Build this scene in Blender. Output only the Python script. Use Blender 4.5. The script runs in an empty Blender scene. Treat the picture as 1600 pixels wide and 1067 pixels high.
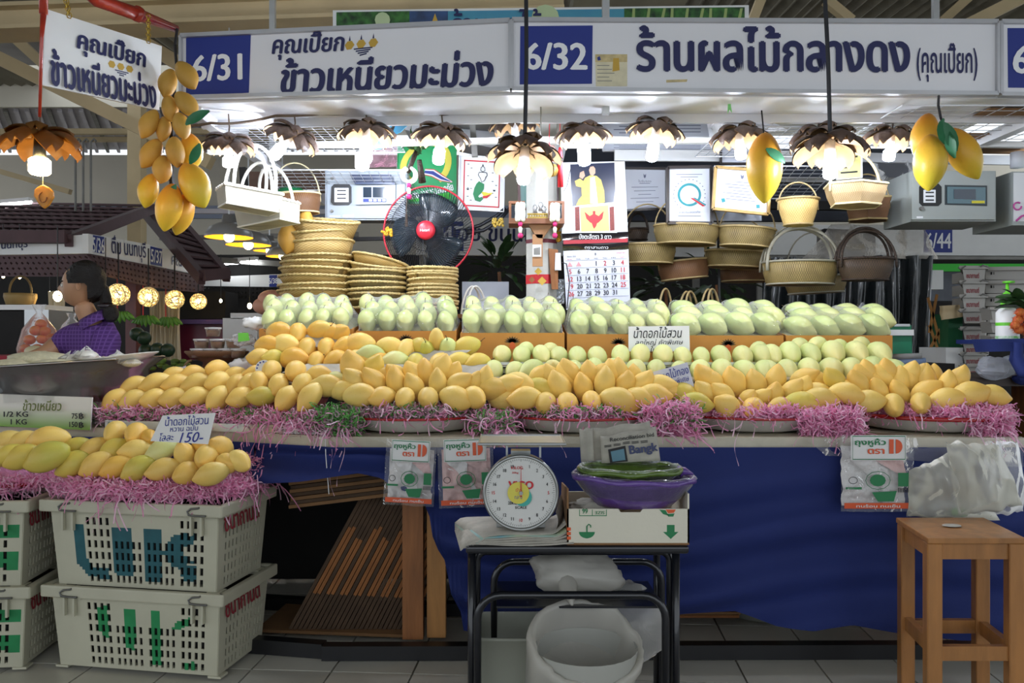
import bpy,math,random
from mathutils import Vector,Matrix,Euler,noise
random.seed(7)
C=bpy.context.scene.collection
SC=bpy.context.scene
R=math.radians
# ---------------- camera ----------------
CAMZ,F,CY=1.21,1280.0,533.5
cam=bpy.data.cameras.new('camera');camo=bpy.data.objects.new('camera',cam);C.objects.link(camo)
camo.location=(0,0,CAMZ);camo.rotation_euler=(R(90),0,0)
cam.sensor_width=36;cam.lens=28.8;cam.clip_start=.05;cam.clip_end=200
SC.camera=camo
# ---------------- world, exposure ----------------
w=bpy.data.worlds.new('sky');SC.world=w;w.use_nodes=True
bg=w.node_tree.nodes['Background'];bg.inputs[0].default_value=(.86,.93,1,1);bg.inputs[1].default_value=.75
SC.view_settings.view_transform='Standard';SC.view_settings.look='None'
SC.view_settings.gamma=1;SC.view_settings.use_curve_mapping=False
SC.view_settings.exposure=0.95
SC.cycles.max_bounces=8;SC.cycles.transparent_max_bounces=14
SC.cycles.sample_clamp_indirect=4
SC.cycles.use_denoising=True
BULB=95.0          # emission of the cool white bulbs
# skylight-like hall lamps high under the market roof (real fluorescent battens, built below)
HALL=9.0
# ---------------- helpers ----------------
def S(px,py,Y):
    """point on the ray of a picture position at depth Y"""
    return Vector(((px-800)/F*Y,Y,CAMZ-(py-CY)/F*Y))
MATS={}
def srgb(h):
    if isinstance(h,tuple): c=h
    else: c=tuple(int(h[i:i+2],16)/255 for i in (0,2,4))
    return tuple((x/12.92 if x<=.04045 else ((x+.055)/1.055) ** 2.4) for x in c)
def mat(name,col,rough=.5,metal=0,var=0,vs=8,bump=0,bs=60,rnd=0,emit=0,alpha=1,coat=0,trans=0,spec=.5,col2=None,stretch=None,wave=0,wdir='X',tl=0):
    if name in MATS: return MATS[name]
    m=bpy.data.materials.new(name);m.use_nodes=True;nt=m.node_tree;N=nt.nodes;L=nt.links
    b=N['Principled BSDF'];c=srgb(col)
    b.inputs['Base Color'].default_value=(*c,1);b.inputs['Roughness'].default_value=rough
    b.inputs['Metallic'].default_value=metal;b.inputs['Alpha'].default_value=alpha
    b.inputs['Coat Weight'].default_value=coat;b.inputs['Transmission Weight'].default_value=trans
    b.inputs['Specular IOR Level'].default_value=spec
    if emit:
        b.inputs['Emission Color'].default_value=(*c,1);b.inputs['Emission Strength'].default_value=emit
    out=None
    if var or col2 or bump or rnd or wave:
        tc=N.new('ShaderNodeTexCoord');mp=N.new('ShaderNodeMapping');L.new(tc.outputs['Object'],mp.inputs[0])
        if stretch: mp.inputs['Scale'].default_value=stretch
    if var or col2:
        nz=N.new('ShaderNodeTexNoise');nz.inputs['Scale'].default_value=vs;nz.inputs['Detail'].default_value=5;L.new(mp.outputs[0],nz.inputs['Vector'])
        rp=N.new('ShaderNodeValToRGB');L.new(nz.outputs['Fac'],rp.inputs[0])
        e=rp.color_ramp.elements;e[0].position=.32;e[1].position=.68
        c2=srgb(col2) if col2 else tuple(x*(1-var) for x in c)
        e[0].color=(*c2,1);e[1].color=(*c,1);out=rp.outputs[0]
    if rnd:
        oi=N.new('ShaderNodeObjectInfo');hs=N.new('ShaderNodeHueSaturation')
        mr=N.new('ShaderNodeMapRange');mr.inputs[3].default_value=1-rnd;mr.inputs[4].default_value=1+rnd
        L.new(oi.outputs['Random'],mr.inputs[0]);L.new(mr.outputs[0],hs.inputs['Value'])
        if out: L.new(out,hs.inputs['Color'])
        else: hs.inputs['Color'].default_value=(*c,1)
        out=hs.outputs[0]
    if out: L.new(out,b.inputs['Base Color'])
    if bump or wave:
        bp=N.new('ShaderNodeBump');bp.inputs['Strength'].default_value=bump or wave;bp.inputs['Distance'].default_value=.01
        if wave:
            t=N.new('ShaderNodeTexWave');t.inputs['Scale'].default_value=bs;t.bands_direction=wdir;t.inputs['Distortion'].default_value=.6
        else:
            t=N.new('ShaderNodeTexNoise');t.inputs['Scale'].default_value=bs;t.inputs['Detail'].default_value=4
        L.new(mp.outputs[0],t.inputs['Vector']);L.new(t.outputs[0],bp.inputs['Height']);L.new(bp.outputs[0],b.inputs['Normal'])
    if tl:
        ad=N.new('ShaderNodeMixShader');tr=N.new('ShaderNodeBsdfTranslucent');ad.inputs[0].default_value=tl
        tr.inputs[0].default_value=(*c,1)
        L.new(b.outputs[0],ad.inputs[1]);L.new(tr.outputs[0],ad.inputs[2]);L.new(ad.outputs[0],N['Material Output'].inputs[0])
    MATS[name]=m;return m
def film_mat(name,tint='FFFFFF',white=.06,gloss=1.0,rough=.08,bump=.35,bs=35):
    if name in MATS: return MATS[name]
    m=bpy.data.materials.new(name);m.use_nodes=True;nt=m.node_tree;N=nt.nodes;L=nt.links
    b=N['Principled BSDF'];b.inputs['Base Color'].default_value=(*srgb(tint),1);b.inputs['Roughness'].default_value=rough
    b.inputs['Specular IOR Level'].default_value=.8
    tr=N.new('ShaderNodeBsdfTransparent');mx=N.new('ShaderNodeMixShader')
    fr=N.new('ShaderNodeFresnel');fr.inputs[0].default_value=1.45
    ma=N.new('ShaderNodeMath');ma.operation='MULTIPLY_ADD';ma.inputs[1].default_value=gloss;ma.inputs[2].default_value=white;ma.use_clamp=True
    L.new(fr.outputs[0],ma.inputs[0]);L.new(ma.outputs[0],mx.inputs[0]);L.new(tr.outputs[0],mx.inputs[1]);L.new(b.outputs[0],mx.inputs[2])
    L.new(mx.outputs[0],N['Material Output'].inputs[0])
    tc=N.new('ShaderNodeTexCoord');nz=N.new('ShaderNodeTexNoise');nz.inputs['Scale'].default_value=bs;nz.inputs['Detail'].default_value=3
    nz.inputs['Distortion'].default_value=1.5
    bp=N.new('ShaderNodeBump');bp.inputs['Strength'].default_value=bump;bp.inputs['Distance'].default_value=.02
    L.new(tc.outputs['Object'],nz.inputs['Vector']);L.new(nz.outputs[0],bp.inputs['Height']);L.new(bp.outputs[0],b.inputs['Normal']);L.new(bp.outputs[0],fr.inputs['Normal'])
    MATS[name]=m;return m
def weave_mat(name,c1,c2,scale=60,bump=.8,rnd=.12,rough=.6):
    """basketwork: crossed strands over and under, real fine relief"""
    if name in MATS: return MATS[name]
    m=bpy.data.materials.new(name);m.use_nodes=True;nt=m.node_tree;N=nt.nodes;L=nt.links
    b=N['Principled BSDF'];b.inputs['Roughness'].default_value=rough
    uv=N.new('ShaderNodeUVMap');ck=N.new('ShaderNodeTexChecker');ck.inputs['Scale'].default_value=scale
    nz=N.new('ShaderNodeTexNoise');nz.inputs['Scale'].default_value=18;tc=N.new('ShaderNodeTexCoord');L.new(tc.outputs['Object'],nz.inputs['Vector'])
    L.new(uv.outputs[0],ck.inputs['Vector']);mx=N.new('ShaderNodeMix');mx.data_type='RGBA'
    mx.inputs['A'].default_value=(*srgb(c1),1);mx.inputs['B'].default_value=(*srgb(c2),1)
    ad=N.new('ShaderNodeMath');ad.operation='MULTIPLY_ADD';ad.inputs[1].default_value=.55
    mm=N.new('ShaderNodeMath');mm.operation='MULTIPLY';mm.inputs[1].default_value=.6;L.new(nz.outputs[0],mm.inputs[0]);L.new(mm.outputs[0],ad.inputs[2])
    L.new(ck.outputs['Fac'],ad.inputs[0]);L.new(ad.outputs[0],mx.inputs['Factor'])
    oi=N.new('ShaderNodeObjectInfo');hs=N.new('ShaderNodeHueSaturation');mr=N.new('ShaderNodeMapRange');mr.inputs[3].default_value=1-rnd;mr.inputs[4].default_value=1+rnd
    L.new(oi.outputs['Random'],mr.inputs[0]);L.new(mr.outputs[0],hs.inputs['Value']);L.new(mx.outputs['Result'],hs.inputs['Color']);L.new(hs.outputs[0],b.inputs['Base Color'])
    bp=N.new('ShaderNodeBump');bp.inputs['Strength'].default_value=bump;bp.inputs['Distance'].default_value=.006
    L.new(ck.outputs['Fac'],bp.inputs['Height']);L.new(bp.outputs[0],b.inputs['Normal'])
    MATS[name]=m;return m

class B:
    """collects faces of ONE mesh"""
    def __init__(s): s.v=[];s.f=[];s.m=[];s.uv=[];s.hasuv=False
    def add(s,vs,fs,mi=0,uvs=None):
        n=len(s.v);s.v+=[tuple(v) for v in vs];s.f+=[tuple(i+n for i in f) for f in fs];s.m+=[mi]*len(fs)
        if uvs: s.hasuv=True
        s.uv+=[tuple(u) for u in uvs] if uvs else [(0,0)]*len(vs)
        return s
    def box(s,c,d,rot=None,mi=0):
        c=Vector(c);h=Vector(d)/2;M=Euler(rot).to_matrix() if rot else Matrix.Identity(3)
        vs=[c+M @ Vector((x*h.x,y*h.y,z*h.z)) for x in (-1,1) for y in (-1,1) for z in (-1,1)]
        return s.add(vs,[(0,1,3,2),(4,6,7,5),(0,4,5,1),(2,3,7,6),(0,2,6,4),(1,5,7,3)],mi)
    def beam(s,a,b,wd,ht,up=(0,0,1),mi=0):
        a=Vector(a);b=Vector(b);d=(b-a).normalized();u=Vector(up);sd=d.cross(u).normalized();u=sd.cross(d)
        vs=[p+sd*x*wd/2+u*z*ht/2 for p in (a,b) for x,z in ((-1,-1),(1,-1),(1,1),(-1,1))]
        return s.add(vs,[(3,2,1,0),(4,5,6,7),(0,1,5,4),(1,2,6,5),(2,3,7,6),(3,0,4,7)],mi)
    def tube(s,pts,r,n=6,closed=False,cap=True,mi=0,flat=1,ref=(0,0,1)):
        pts=[Vector(p) for p in pts];k=len(pts);rs=r if isinstance(r,(list,tuple)) else [r]*k;vs=[];us=[]
        u=None
        for i,p in enumerate(pts):
            if closed: d=pts[(i+1) % k]-pts[i-1]
            else: d=pts[min(i+1,k-1)]-pts[max(i-1,0)]
            d.normalize()
            if u is None:
                u=Vector(ref);u=u-d*u.dot(d)
                if u.length<1e-3: u=Vector((1,0,0))-d*d.x
            else: u=u-d*u.dot(d)
            u.normalize();w_=d.cross(u)
            for j in range(n):
                a=2*math.pi*j/n
                vs.append(p+(u*math.cos(a)*flat+w_*math.sin(a))*rs[i]);us.append((i/max(k-1,1)*4,j/n))
        fs=[]
        for i in range(k if closed else k-1):
            i2=(i+1) % k
            for j in range(n):
                j2=(j+1) % n;fs.append((i*n+j,i*n+j2,i2*n+j2,i2*n+j))
        if cap and not closed: fs+=[tuple(range(n))[::-1],tuple((k-1)*n+j for j in range(n))]
        return s.add(vs,fs,mi,us)
    def lathe(s,prof,n=24,M=None,a0=0,a1=2*math.pi,mi=0,sx=1,sy=1):
        M=M or Matrix.Identity(4);full=abs(a1-a0-2*math.pi)<1e-6;vs=[];us=[];k=len(prof);m=n if full else n+1
        ln=[0]
        for i in range(1,k): ln.append(ln[-1]+math.dist(prof[i],prof[i-1]))
        for j in range(m):
            a=a0+(a1-a0)*j/n
            for i,(r,z) in enumerate(prof):
                vs.append(M @ Vector((r*math.cos(a)*sx,r*math.sin(a)*sy,z)));us.append((a/6.283,ln[i]/max(.15,ln[-1])))
        fs=[]
        for j in range(n):
            j2=(j+1) % m
            for i in range(k-1): fs.append((j*k+i,j2*k+i,j2*k+i+1,j*k+i+1))
        return s.add(vs,fs,mi,us)
    def cyl(s,a,b,r,n=12,mi=0): return s.tube([a,b],r,n,mi=mi)
    def ball(s,c,r,n=12,k=8,sc=(1,1,1),mi=0):
        vs=[];fs=[];c=Vector(c)
        for i in range(k+1):
            t=math.pi*i/k
            for j in range(n):
                a=2*math.pi*j/n
                vs.append(c+Vector((math.sin(t)*math.cos(a)*sc[0],math.sin(t)*math.sin(a)*sc[1],math.cos(t)*sc[2]))*r)
        for i in range(k):
            for j in range(n):
                j2=(j+1) % n;fs.append((i*n+j,(i+1)*n+j,(i+1)*n+j2,i*n+j2))
        return s.add(vs,fs,mi)
    def grid(s,fn,nu,nv,mi=0):
        vs=[fn(i/nu,j/nv) for i in range(nu+1) for j in range(nv+1)]
        us=[(i/nu,j/nv) for i in range(nu+1) for j in range(nv+1)]
        fs=[(i*(nv+1)+j,(i+1)*(nv+1)+j,(i+1)*(nv+1)+j+1,i*(nv+1)+j+1) for i in range(nu) for j in range(nv)]
        return s.add(vs,fs,mi,us)
    def prism(s,pts,off,mi=0):
        """flat outline pts pushed by vector off"""
        n=len(pts);off=Vector(off);pts=[Vector(p) for p in pts]
        fs=[tuple(range(n)),tuple(range(2*n-1,n-1,-1))]+[(i,i+n,(i+1) % n+n,(i+1) % n) for i in range(n)]
        return s.add(pts+[p+off for p in pts],fs,mi)
def data(name,b,ms,smooth=False,angle=None):
    me=bpy.data.meshes.new(name);me.from_pydata(b.v,[],b.f)
    ms=ms if isinstance(ms,(list,tuple)) else [ms]
    for m in ms: me.materials.append(m)
    if len(ms)>1: me.polygons.foreach_set('material_index',b.m)
    if b.hasuv:
        ul=me.uv_layers.new(name='UVMap');vi=[0]*len(me.loops);me.loops.foreach_get('vertex_index',vi)
        fl=[]
        for i in vi: fl+=b.uv[i]
        ul.data.foreach_set('uv',fl)
    if smooth: me.polygons.foreach_set('use_smooth',[True]*len(me.polygons))
    me.update();return me
def obj(name,b,m,parent=None,smooth=False,W=True,label=None,kind=None):
    """link ONE mesh; with W its coordinates are world ones and the parent stands unrotated"""
    off=Vector((0,0,0));q=parent
    while q is not None: off+=q.location;q=q.parent
    if isinstance(b,B):
        if W and parent is not None: b.v=[(x-off.x,y-off.y,z-off.z) for x,y,z in b.v]
        me=data(name,b,m,smooth)
    else: me=b
    o=bpy.data.objects.new(name,me);C.objects.link(o);o.parent=parent
    if label: o['label']=label
    if kind: o['kind']=kind
    return o
def tag(o,label,cat,group=None,kind=None):
    o['label']=label;o['category']=cat
    if group: o['group']=group
    if kind: o['kind']=kind
    return o
def thing(name,label,cat,loc=(0,0,0),group=None,rot=None,kind=None):
    o=bpy.data.objects.new(name,None);C.objects.link(o);o.location=loc;o.empty_display_size=.05
    if rot: o.rotation_euler=rot
    return tag(o,label,cat,group,kind)
def one(name,b,m,label,cat,group=None,smooth=False):
    """thing of a single mesh given in world coordinates: its origin goes to the middle of its base"""
    xs=[v[0] for v in b.v];ys=[v[1] for v in b.v];zs=[v[2] for v in b.v]
    c=Vector(((min(xs)+max(xs))/2,(min(ys)+max(ys))/2,min(zs)))
    b.v=[(x-c.x,y-c.y,z-c.z) for x,y,z in b.v]
    o=obj(name,b,m,None,smooth);o.location=c;return tag(o,label,cat,group)
def struct(name,b,m,parent=None,smooth=False):
    o=obj(name,b,m,parent,smooth)
    if parent is None: o['kind']='structure'
    return o
def kids(o,all_): return [c for c in all_ if c.parent==o]
def dup(root,loc,rot=None,label=None,sc=None):
    r=root.copy();C.objects.link(r);r.location=loc
    if rot is not None: r.rotation_euler=rot
    if label: r['label']=label
    if sc: r.scale=(sc,sc,sc) if not isinstance(sc,tuple) else sc
    for ch in root.children:
        c=ch.copy();C.objects.link(c);c.parent=r
        for g in ch.children:
            d=g.copy();C.objects.link(d);d.parent=c
    return r
ORD='first second third fourth fifth sixth seventh eighth ninth tenth eleventh twelfth thirteenth fourteenth fifteenth sixteenth seventeenth eighteenth nineteenth twentieth'.split()
ORD+=['twenty-'+x for x in ORD[:9]]
def text(body,c,wd,m,parent,ht=None,rot=(math.pi/2,0,0),bold=0,shear=0,name='lettering',W=True,align='C',font=None,space=1):
    cu=bpy.data.curves.new('t','FONT');cu.body=body;cu.shear=shear;cu.resolution_u=3;cu.fill_mode='FRONT';cu.space_line=.85
    cu.align_x={'C': 'CENTER','L': 'LEFT','R': 'RIGHT'}[align];cu.space_character=space
    o=bpy.data.objects.new('t',cu);C.objects.link(o)
    me=bpy.data.meshes.new_from_object(o.evaluated_get(bpy.context.evaluated_depsgraph_get()))
    bpy.data.objects.remove(o)
    vs=[v.co.copy() for v in me.vertices];ps=[(list(p.vertices),p.normal.z) for p in me.polygons];bpy.data.meshes.remove(me)
    x0=min(v.x for v in vs);x1=max(v.x for v in vs);y0=min(v.y for v in vs);y1=max(v.y for v in vs)
    sx=wd/(x1-x0);sy=ht/(y1-y0) if ht else sx
    if ht and len(body)<4 and not body.strip('0123456789'): sx=sy*.85
    if not wd: sx=sy
    Mr=Euler(rot).to_matrix() if not isinstance(rot,Matrix) else rot
    b=B();c=Vector(c);k=0
    offs=[(0,0)] if not bold else [(0,0),(bold,0),(-bold,0),(0,bold*.5),(0,-bold*.5)]
    ax={'C': (x0+x1)/2,'L': x0,'R': x1}[align]
    for n,(dx,dy) in enumerate(offs):
        for q,nz in ps:
            if nz<0: q=q[::-1]
            k+=1;zo=n*8e-5+(k % 7)*1.1e-5+2e-4
            b.add([c+Mr @ Vector(((vs[i].x+dx-ax)*sx,(vs[i].y+dy-(y0+y1)/2)*sy,zo)) for i in q],[tuple(range(len(q)))])
    return obj(name,b,m,parent,W=W)
def yawm(yaw,tilt=0,roll=0):
    """orientation of flat print that faces the camera, turned by yaw about Z and by roll in its own plane"""
    return Matrix.Rotation(yaw,3,'Z') @ Matrix.Rotation(math.pi/2+tilt,3,'X') @ Matrix.Rotation(roll,3,'Z')
def flat(pts,Y,m,parent,name,off=0,th=.001,W=True):
    """printed or cut flat shape on an upright board at depth Y"""
    b=B();b.prism([S(x,y,Y)-Vector((0,off,0)) for x,y in pts],(0,th,0));return obj(name,b,m,parent,W=W)
def panelbox(x0,y0,x1,y1,Y,th):   # box from picture extents at depth Y, thickness backwards
    a=S(x0,y0,Y);c=S(x1,y1,Y);b=B();b.box(((a.x+c.x)/2,Y+th/2,(a.z+c.z)/2),(abs(c.x-a.x),th,abs(a.z-c.z)));return b
# ================= structure =================
m_tan=mat('tan_paint','C9B48C',.6,var=.15,vs=3,bump=.05)
m_steel=mat('old_steel','8F8D88',.55,metal=.3,var=.35,vs=5)
m_roofm=mat('roof_metal','9A9484',.6,metal=.2,var=.3,vs=1.5)
m_roofl=mat('roof_light','D6D2DA',.6,var=.15,vs=2)
m_wallp=mat('wall_plaster','CFC8B8',.8,var=.08,vs=1.2)
m_white=mat('white_paint','EEEEEC',.45,var=.05,vs=6)
m_alu=mat('aluminium','C9CBCC',.35,metal=.7,var=.1)
m_black=mat('black_paint','17171A',.4,var=.3,vs=9)
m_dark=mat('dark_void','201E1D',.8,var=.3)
m_wood=mat('worn_wood','9C6232',.55,var=.4,vs=5,stretch=(6,6,.8),bump=.15,bs=20)
m_wood2=mat('pale_wood','B98246',.55,var=.3,vs=5,stretch=(6,6,.8),bump=.15,bs=20)
m_blue=mat('sign_blue','1B2F86',.5)
m_navy=mat('lettering_navy','1D2156',.5)
m_redt=mat('red_tape','C03A26',.3,var=.3,vs=20,bump=.4,bs=30,coat=.6)
m_brownl=mat('lattice_brown','5A4044',.65,var=.25,vs=6)
m_ink=mat('ink_black','1A1A1E',.6)
m_inkb=mat('ink_blue','26308A',.6)
m_red=mat('print_red','C4232C',.5)
m_green=mat('print_green','1C7A48',.5)
# floor: tiles laid as parts
b=B();b.box((0,8,-.03),(36,26,.03));floor=struct('floor',b,mat('grout','3A3632',.9))
tm=mat('tile_cream','C9C6BA',.35,var=.18,vs=3,rnd=.06)
b=B();b.box((0,0,0),(.293,.293,.014));tme=data('tile',b,tm)
for i in range(-9,11):
    for j in range(8):
        o=obj('tile',tme,None,floor,W=False)
        q=Matrix.Rotation(R(-4),3,'Z') @ Vector((i*.3-.12,2.5+j*.3,0));o.location=(q.x,q.y,-.007);o.rotation_euler=(0,0,R(-4))
b=B();b.box((0,10.9,-.012),(30,12.2,.012));b.box((0,.3,-.012),(30,4.0,.012));obj('far_paving',b,mat('floor_plain','A9A397',.5,var=.3,vs=.8),floor,W=False)
# roof of corrugated sheets (each a part), with open skylights
def corr(wd,ln,n,amp):
    b=B();k=n*4
    b.grid(lambda u,v: Vector(((u-.5)*wd,(v-.5)*ln,amp*(math.sin(u*n*2*math.pi)))),k,1);return b
b=B();b.box((0,14.9,5.9),(20,7.4,.02));roof=struct('roof',b,m_roofm)
rme=data('roof_sheet',corr(1.25,2.0,8,.025),m_roofm)
holes=set()
for x,y in ((480,29),(1045,3),(25,75),(40,60),(2,92),(262,92),(255,105)):
    for Y in [k*.05 for k in range(60,240)]:
        z=4.2+.055*Y
        if abs(CAMZ-(y-CY)/F*Y-z)<.03: holes.add((round((x-800)/F*Y/1.2),int((Y+3) // 1.9)))
for i in range(-9,10):
    for j in range(0,8):
        if (i,j) in holes: continue
        Y=-3+1.9*j+.95
        o=obj('roof_sheet',rme,None,roof,W=False);o.location=(i*1.2,Y,4.2+.055*Y+(i % 2)*.012);o.rotation_euler=(math.atan(.055),0,0)
def rbeam(x0,y0,x1,y1,Y,wd,ht,m=m_tan,Y2=None,name='roof_beam',flange=0):
    b=B();a=S(x0,y0,Y);c=S(x1,y1,Y2 or Y);b.beam(a,c,wd,ht)
    if flange:
        for s in (-1,1): b.beam(a+Vector((0,0,s*ht/2)),c+Vector((0,0,s*ht/2)),wd*2.4,.025)
    return struct(name,b,m,roof)
rbeam(-260,45,880,5,5.2,.10,.14,flange=1)
rbeam(-160,-30,720,-10,5.6,.12,.16)
rbeam(-60,62,330,255,6.2,.10,.10)
rbeam(95,-10,330,130,6.0,.08,.10)
rbeam(-20,20,90,120,7.0,.08,.08)
rbeam(270,150,560,345,7.0,.08,.09,m_roofl)
rbeam(300,25,330,60,7.2,.07,.08)
rbeam(1290,0,1330,33,7.5,.08,.08)
rbeam(1470,35,1520,-10,7.6,.08,.08)
rbeam(1500,45,1640,-25,7.0,.10,.10)
rbeam(1165,60,1200,-30,7.2,.08,.08)
for y in (205,217): rbeam(-300,y+2,560,y,12.5 if y==205 else 15,.1,.08,m_tan)
rbeam(250,330,560,331,9,.05,.05,m_roofl);rbeam(250,372,560,366,9.5,.05,.05,m_steel);rbeam(320,405,560,420,9,.05,.06,m_steel)
rbeam(-20,262,110,300,8,.06,.05,m_tan)
lo=B()
lo.add([S(-400,168,12),S(620,168,12),S(620,234,18),S(-400,234,18)],[(0,1,2,3)])
o=struct('roof_lean',lo,m_roofl,roof)
for k in range(60):
    x=-400+k*17;a=S(x,169,12)-Vector((0,0,.03));c=S(x+25,235,18)-Vector((0,0,.03))
    b=B();b.beam(a,c,.06,.05)
    if x<600: struct('roof_rib',b,m_roofl if k % 4 else m_steel,roof)
b=B();a=S(-400,103,11.6);c=S(900,168,11.6);b.box(((a.x+c.x)/2,11.6,(a.z+c.z)/2),(c.x-a.x,.06,a.z-c.z));struct('wall_upper',b,m_wallp)
b=B();b.box((0,18.1,2.66),(34,.1,5.32));wb=struct('wall_back',b,m_wallp)
b=B();b.box((0,18.0,4.05),(33,.06,.28));struct('wall_band',b,mat('band_blue','8C93A6',.7),wb)
b=B();b.beam(S(214,150,9.8),(S(214,0,9.8).x,9.8,0),.16,.16,up=(0,1,0));struct('pillar_steel',b,m_tan)
for x in (118,130,142):
    b=B();b.tube([S(x+8,221,8),S(x+5,217,8),S(x,222,8),S(x,330,8)],.012,6);o=struct('trim_%d' % ((x-106) // 12),b,m_steel);
# roof battens: working fluorescent tubes of the hall
def hall(x,Y,z,ln=1.2,rz=0,nm='white fluorescent tube light under the market roof',grp='hall tube lights'):
    t=thing('tube_light',nm,'light',(x,Y,z),rot=(0,0,rz),group=grp)
    b=B();b.box((0,0,.03),(ln,.06,.04));obj('housing',b,m_white,t,W=False)
    b=B();b.cyl((-ln/2,0,0),(ln/2,0,0),.018,8);obj('tube',b,mat('tube_glow','F4FAFF',emit=HALL*1.6),t,W=False)
for (px,py,Y,rz,nm) in ((22,318,9,-.35,'slim bright tube light above the brown slatted roof'),
        (375,410,9,-.5,'slim tube light glowing beyond the aluminium lamps'),(398,343,10,-.4,'small tube light behind the hanging white baskets'),
        (135,395,8.6,-.6,'short tube light just behind the slatted roof edge')):
    p=S(px,py,Y);hall(p.x,p.y,p.z,.5,rz,nm)
# ================= far stalls =================
def fascia(pts,Ys,name,label,cat='sign',th=.05,m=m_white,posts=True):
    """white stall board between two picture positions: pts = (x0,ytop,ybot),(x1,ytop,ybot)"""
    (x0,t0,b0),(x1,t1,b1)=pts;Y0,Y1=Ys
    P=[S(x0,t0,Y0),S(x1,t1,Y1),S(x1,b1,Y1),S(x0,b0,Y0)]
    loc=(P[2]+P[3])/2;t=thing(name,label,cat,loc)
    n=(P[1]-P[0]).cross(P[2]-P[1]).normalized()
    if n.y>0: n=-n
    b=B();b.prism(P,-n*th);obj('board',b,m,t)
    for u in ((.02,.98) if posts else ()):
        q=P[0].lerp(P[1],u)-n*(th+.03);b=B();b.beam((q.x,q.y,0),(q.x,q.y,q.z),.05,.05,up=(0,1,0));obj('post',b,m_steel,t)
    yaw=math.atan2(P[1].y-P[0].y,P[1].x-P[0].x);pitch=math.atan2((P[1].z-P[0].z),(P[1]-P[0]).xy.length)
    return t,P,n,yaw,pitch
def board_text(t,P,n,yaw,pitch,body,u,v,wd,ht=None,m=m_navy,bold=.02,shear=0):
    p=P[0].lerp(P[1],u).lerp(P[3].lerp(P[2],u),v)+n*.004
    return text(body,p,wd,m,t,ht,rot=yawm(yaw) @ Matrix.Rotation(pitch,3,'Z'),bold=bold,shear=shear)
def board_rect(t,P,n,u0,u1,v0,v1,m,name='number_panel',off=.002):
    g=lambda u,v: P[0].lerp(P[1],u).lerp(P[3].lerp(P[2],u),v)+n*off
    b=B();b.prism([g(u0,v0),g(u1,v0),g(u1,v1),g(u0,v1)],-n*.0015);return obj(name,b,m,t)
m_wlet=mat('lettering_white','F2F3F5',.5)
# slatted pergola roofs on the left
def slatroof(A,Bp,Cp,D,n,label,name='slatted_roof'):
    """A-B far edge, D-C near edge"""
    loc=(Cp+D)/2;t=thing(name,label,'roof',loc,group='brown slatted stall roofs')
    for i in range(n):
        u=i/(n-1);b=B();b.beam(A.lerp(Bp,u),D.lerp(Cp,u),.05,.03);obj('slat',b,m_brownl,t)
    for i in range(9):
        v=i/8;b=B();b.beam(A.lerp(D,v)+Vector((0,0,.03)),Bp.lerp(Cp,v)+Vector((0,0,.03)),.055 if i<8 else .09,.02 if i<8 else .1);obj('slat' if i<8 else 'edge_board',b,m_brownl,t)
    for p,q in ((A,D),(Bp,Cp)):
        b=B();b.beam(p,q,.06,.1);obj('edge_board',b,m_brownl,t)
    return t
slatroof(S(-150,318,9.6),S(238,326,8.6),S(106,376,6.6),S(-190,376,6.8),26,'brown slatted roof sloping over the far-left stall')
slatroof(S(225,330,8.8),S(291,357,8.8),S(355,432,7.4),S(316,436,7.2),9,'brown slatted roof end hanging beyond the mango bundle')
def lattice(P0,P1,P2,P3,nx,nz,t,m=m_brownl):
    """board with diamond holes between corners P0 P1 (top) P2 P3 (bottom)"""
    b=B();g=lambda u,v: P0.lerp(P1,u).lerp(P3.lerp(P2,u),v);n=(P1-P0).cross(P2-P1).normalized()
    for i in range(nx):
        for j in range(nz):
            u0,u1,v0,v1=i/nx,(i+1)/nx,j/nz,(j+1)/nz;um,vm=(u0+u1)/2,(v0+v1)/2;a=.27
            du,dv=(u1-u0)*a,(v1-v0)*a
            o_=[(u0,v0),(um,v0),(u1,v0),(u1,vm),(u1,v1),(um,v1),(u0,v1),(u0,vm)]
            h=[(um,vm-dv),(um+du,vm),(um,vm+dv),(um-du,vm)]
            b.add([g(*q) for q in o_+h],[(0,1,8,11,7),(1,2,3,9,8),(3,4,5,10,9),(5,6,7,11,10)])
    o=obj('lattice_panel',b,m,t);md=o.modifiers.new('s','SOLIDIFY');md.thickness=.02;return o
t,P,n,yw,pt=fascia(((-60,381,399),(138,366,396)),(6.9,6.6),'stall_sign','white stall sign with half hidden blue lettering below the slatted roof',posts=False)
board_text(t,P,n,yw,pt,'นนทบุรี',.43,.35,.26)
lattice(S(-60,400,6.95),S(138,397,6.62),S(170,432,6.62),S(-60,432,6.95),24,4,t)
t,P,n,yw,pt=fascia(((138,365,396),(234,382,414)),(6.6,7.6),'stall_sign','white stall sign numbered 5/36 with a blue number panel',posts=False)
board_rect(t,P,n,.05,.23,.03,.88,m_blue);board_text(t,P,n,yw,pt,'5/36',.14,.5,.17,.12,m_wlet)
board_text(t,P,n,yw,pt,'ติ๋ม นนทบุรี',.63,.42,.58,.2)
lattice(S(138,397,6.62),S(234,415,7.62),S(234,449,7.62),S(150,428,6.7),14,4,t)
t,P,n,yw,pt=fascia(((234,383,414),(313,402,430)),(7.6,8.6),'stall_sign','white stall sign numbered 5/37 at the end of the far row',posts=False)
board_rect(t,P,n,.01,.22,.05,.95,m_blue);board_text(t,P,n,yw,pt,'5/37',.115,.5,.2,.12,m_wlet)
board_text(t,P,n,yw,pt,'คุณแป๋ว',.62,.5,.45,.17)
lattice(S(234,415,7.62),S(316,434,8.62),S(316,458,8.62),S(234,449,7.62),12,4,t)
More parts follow.
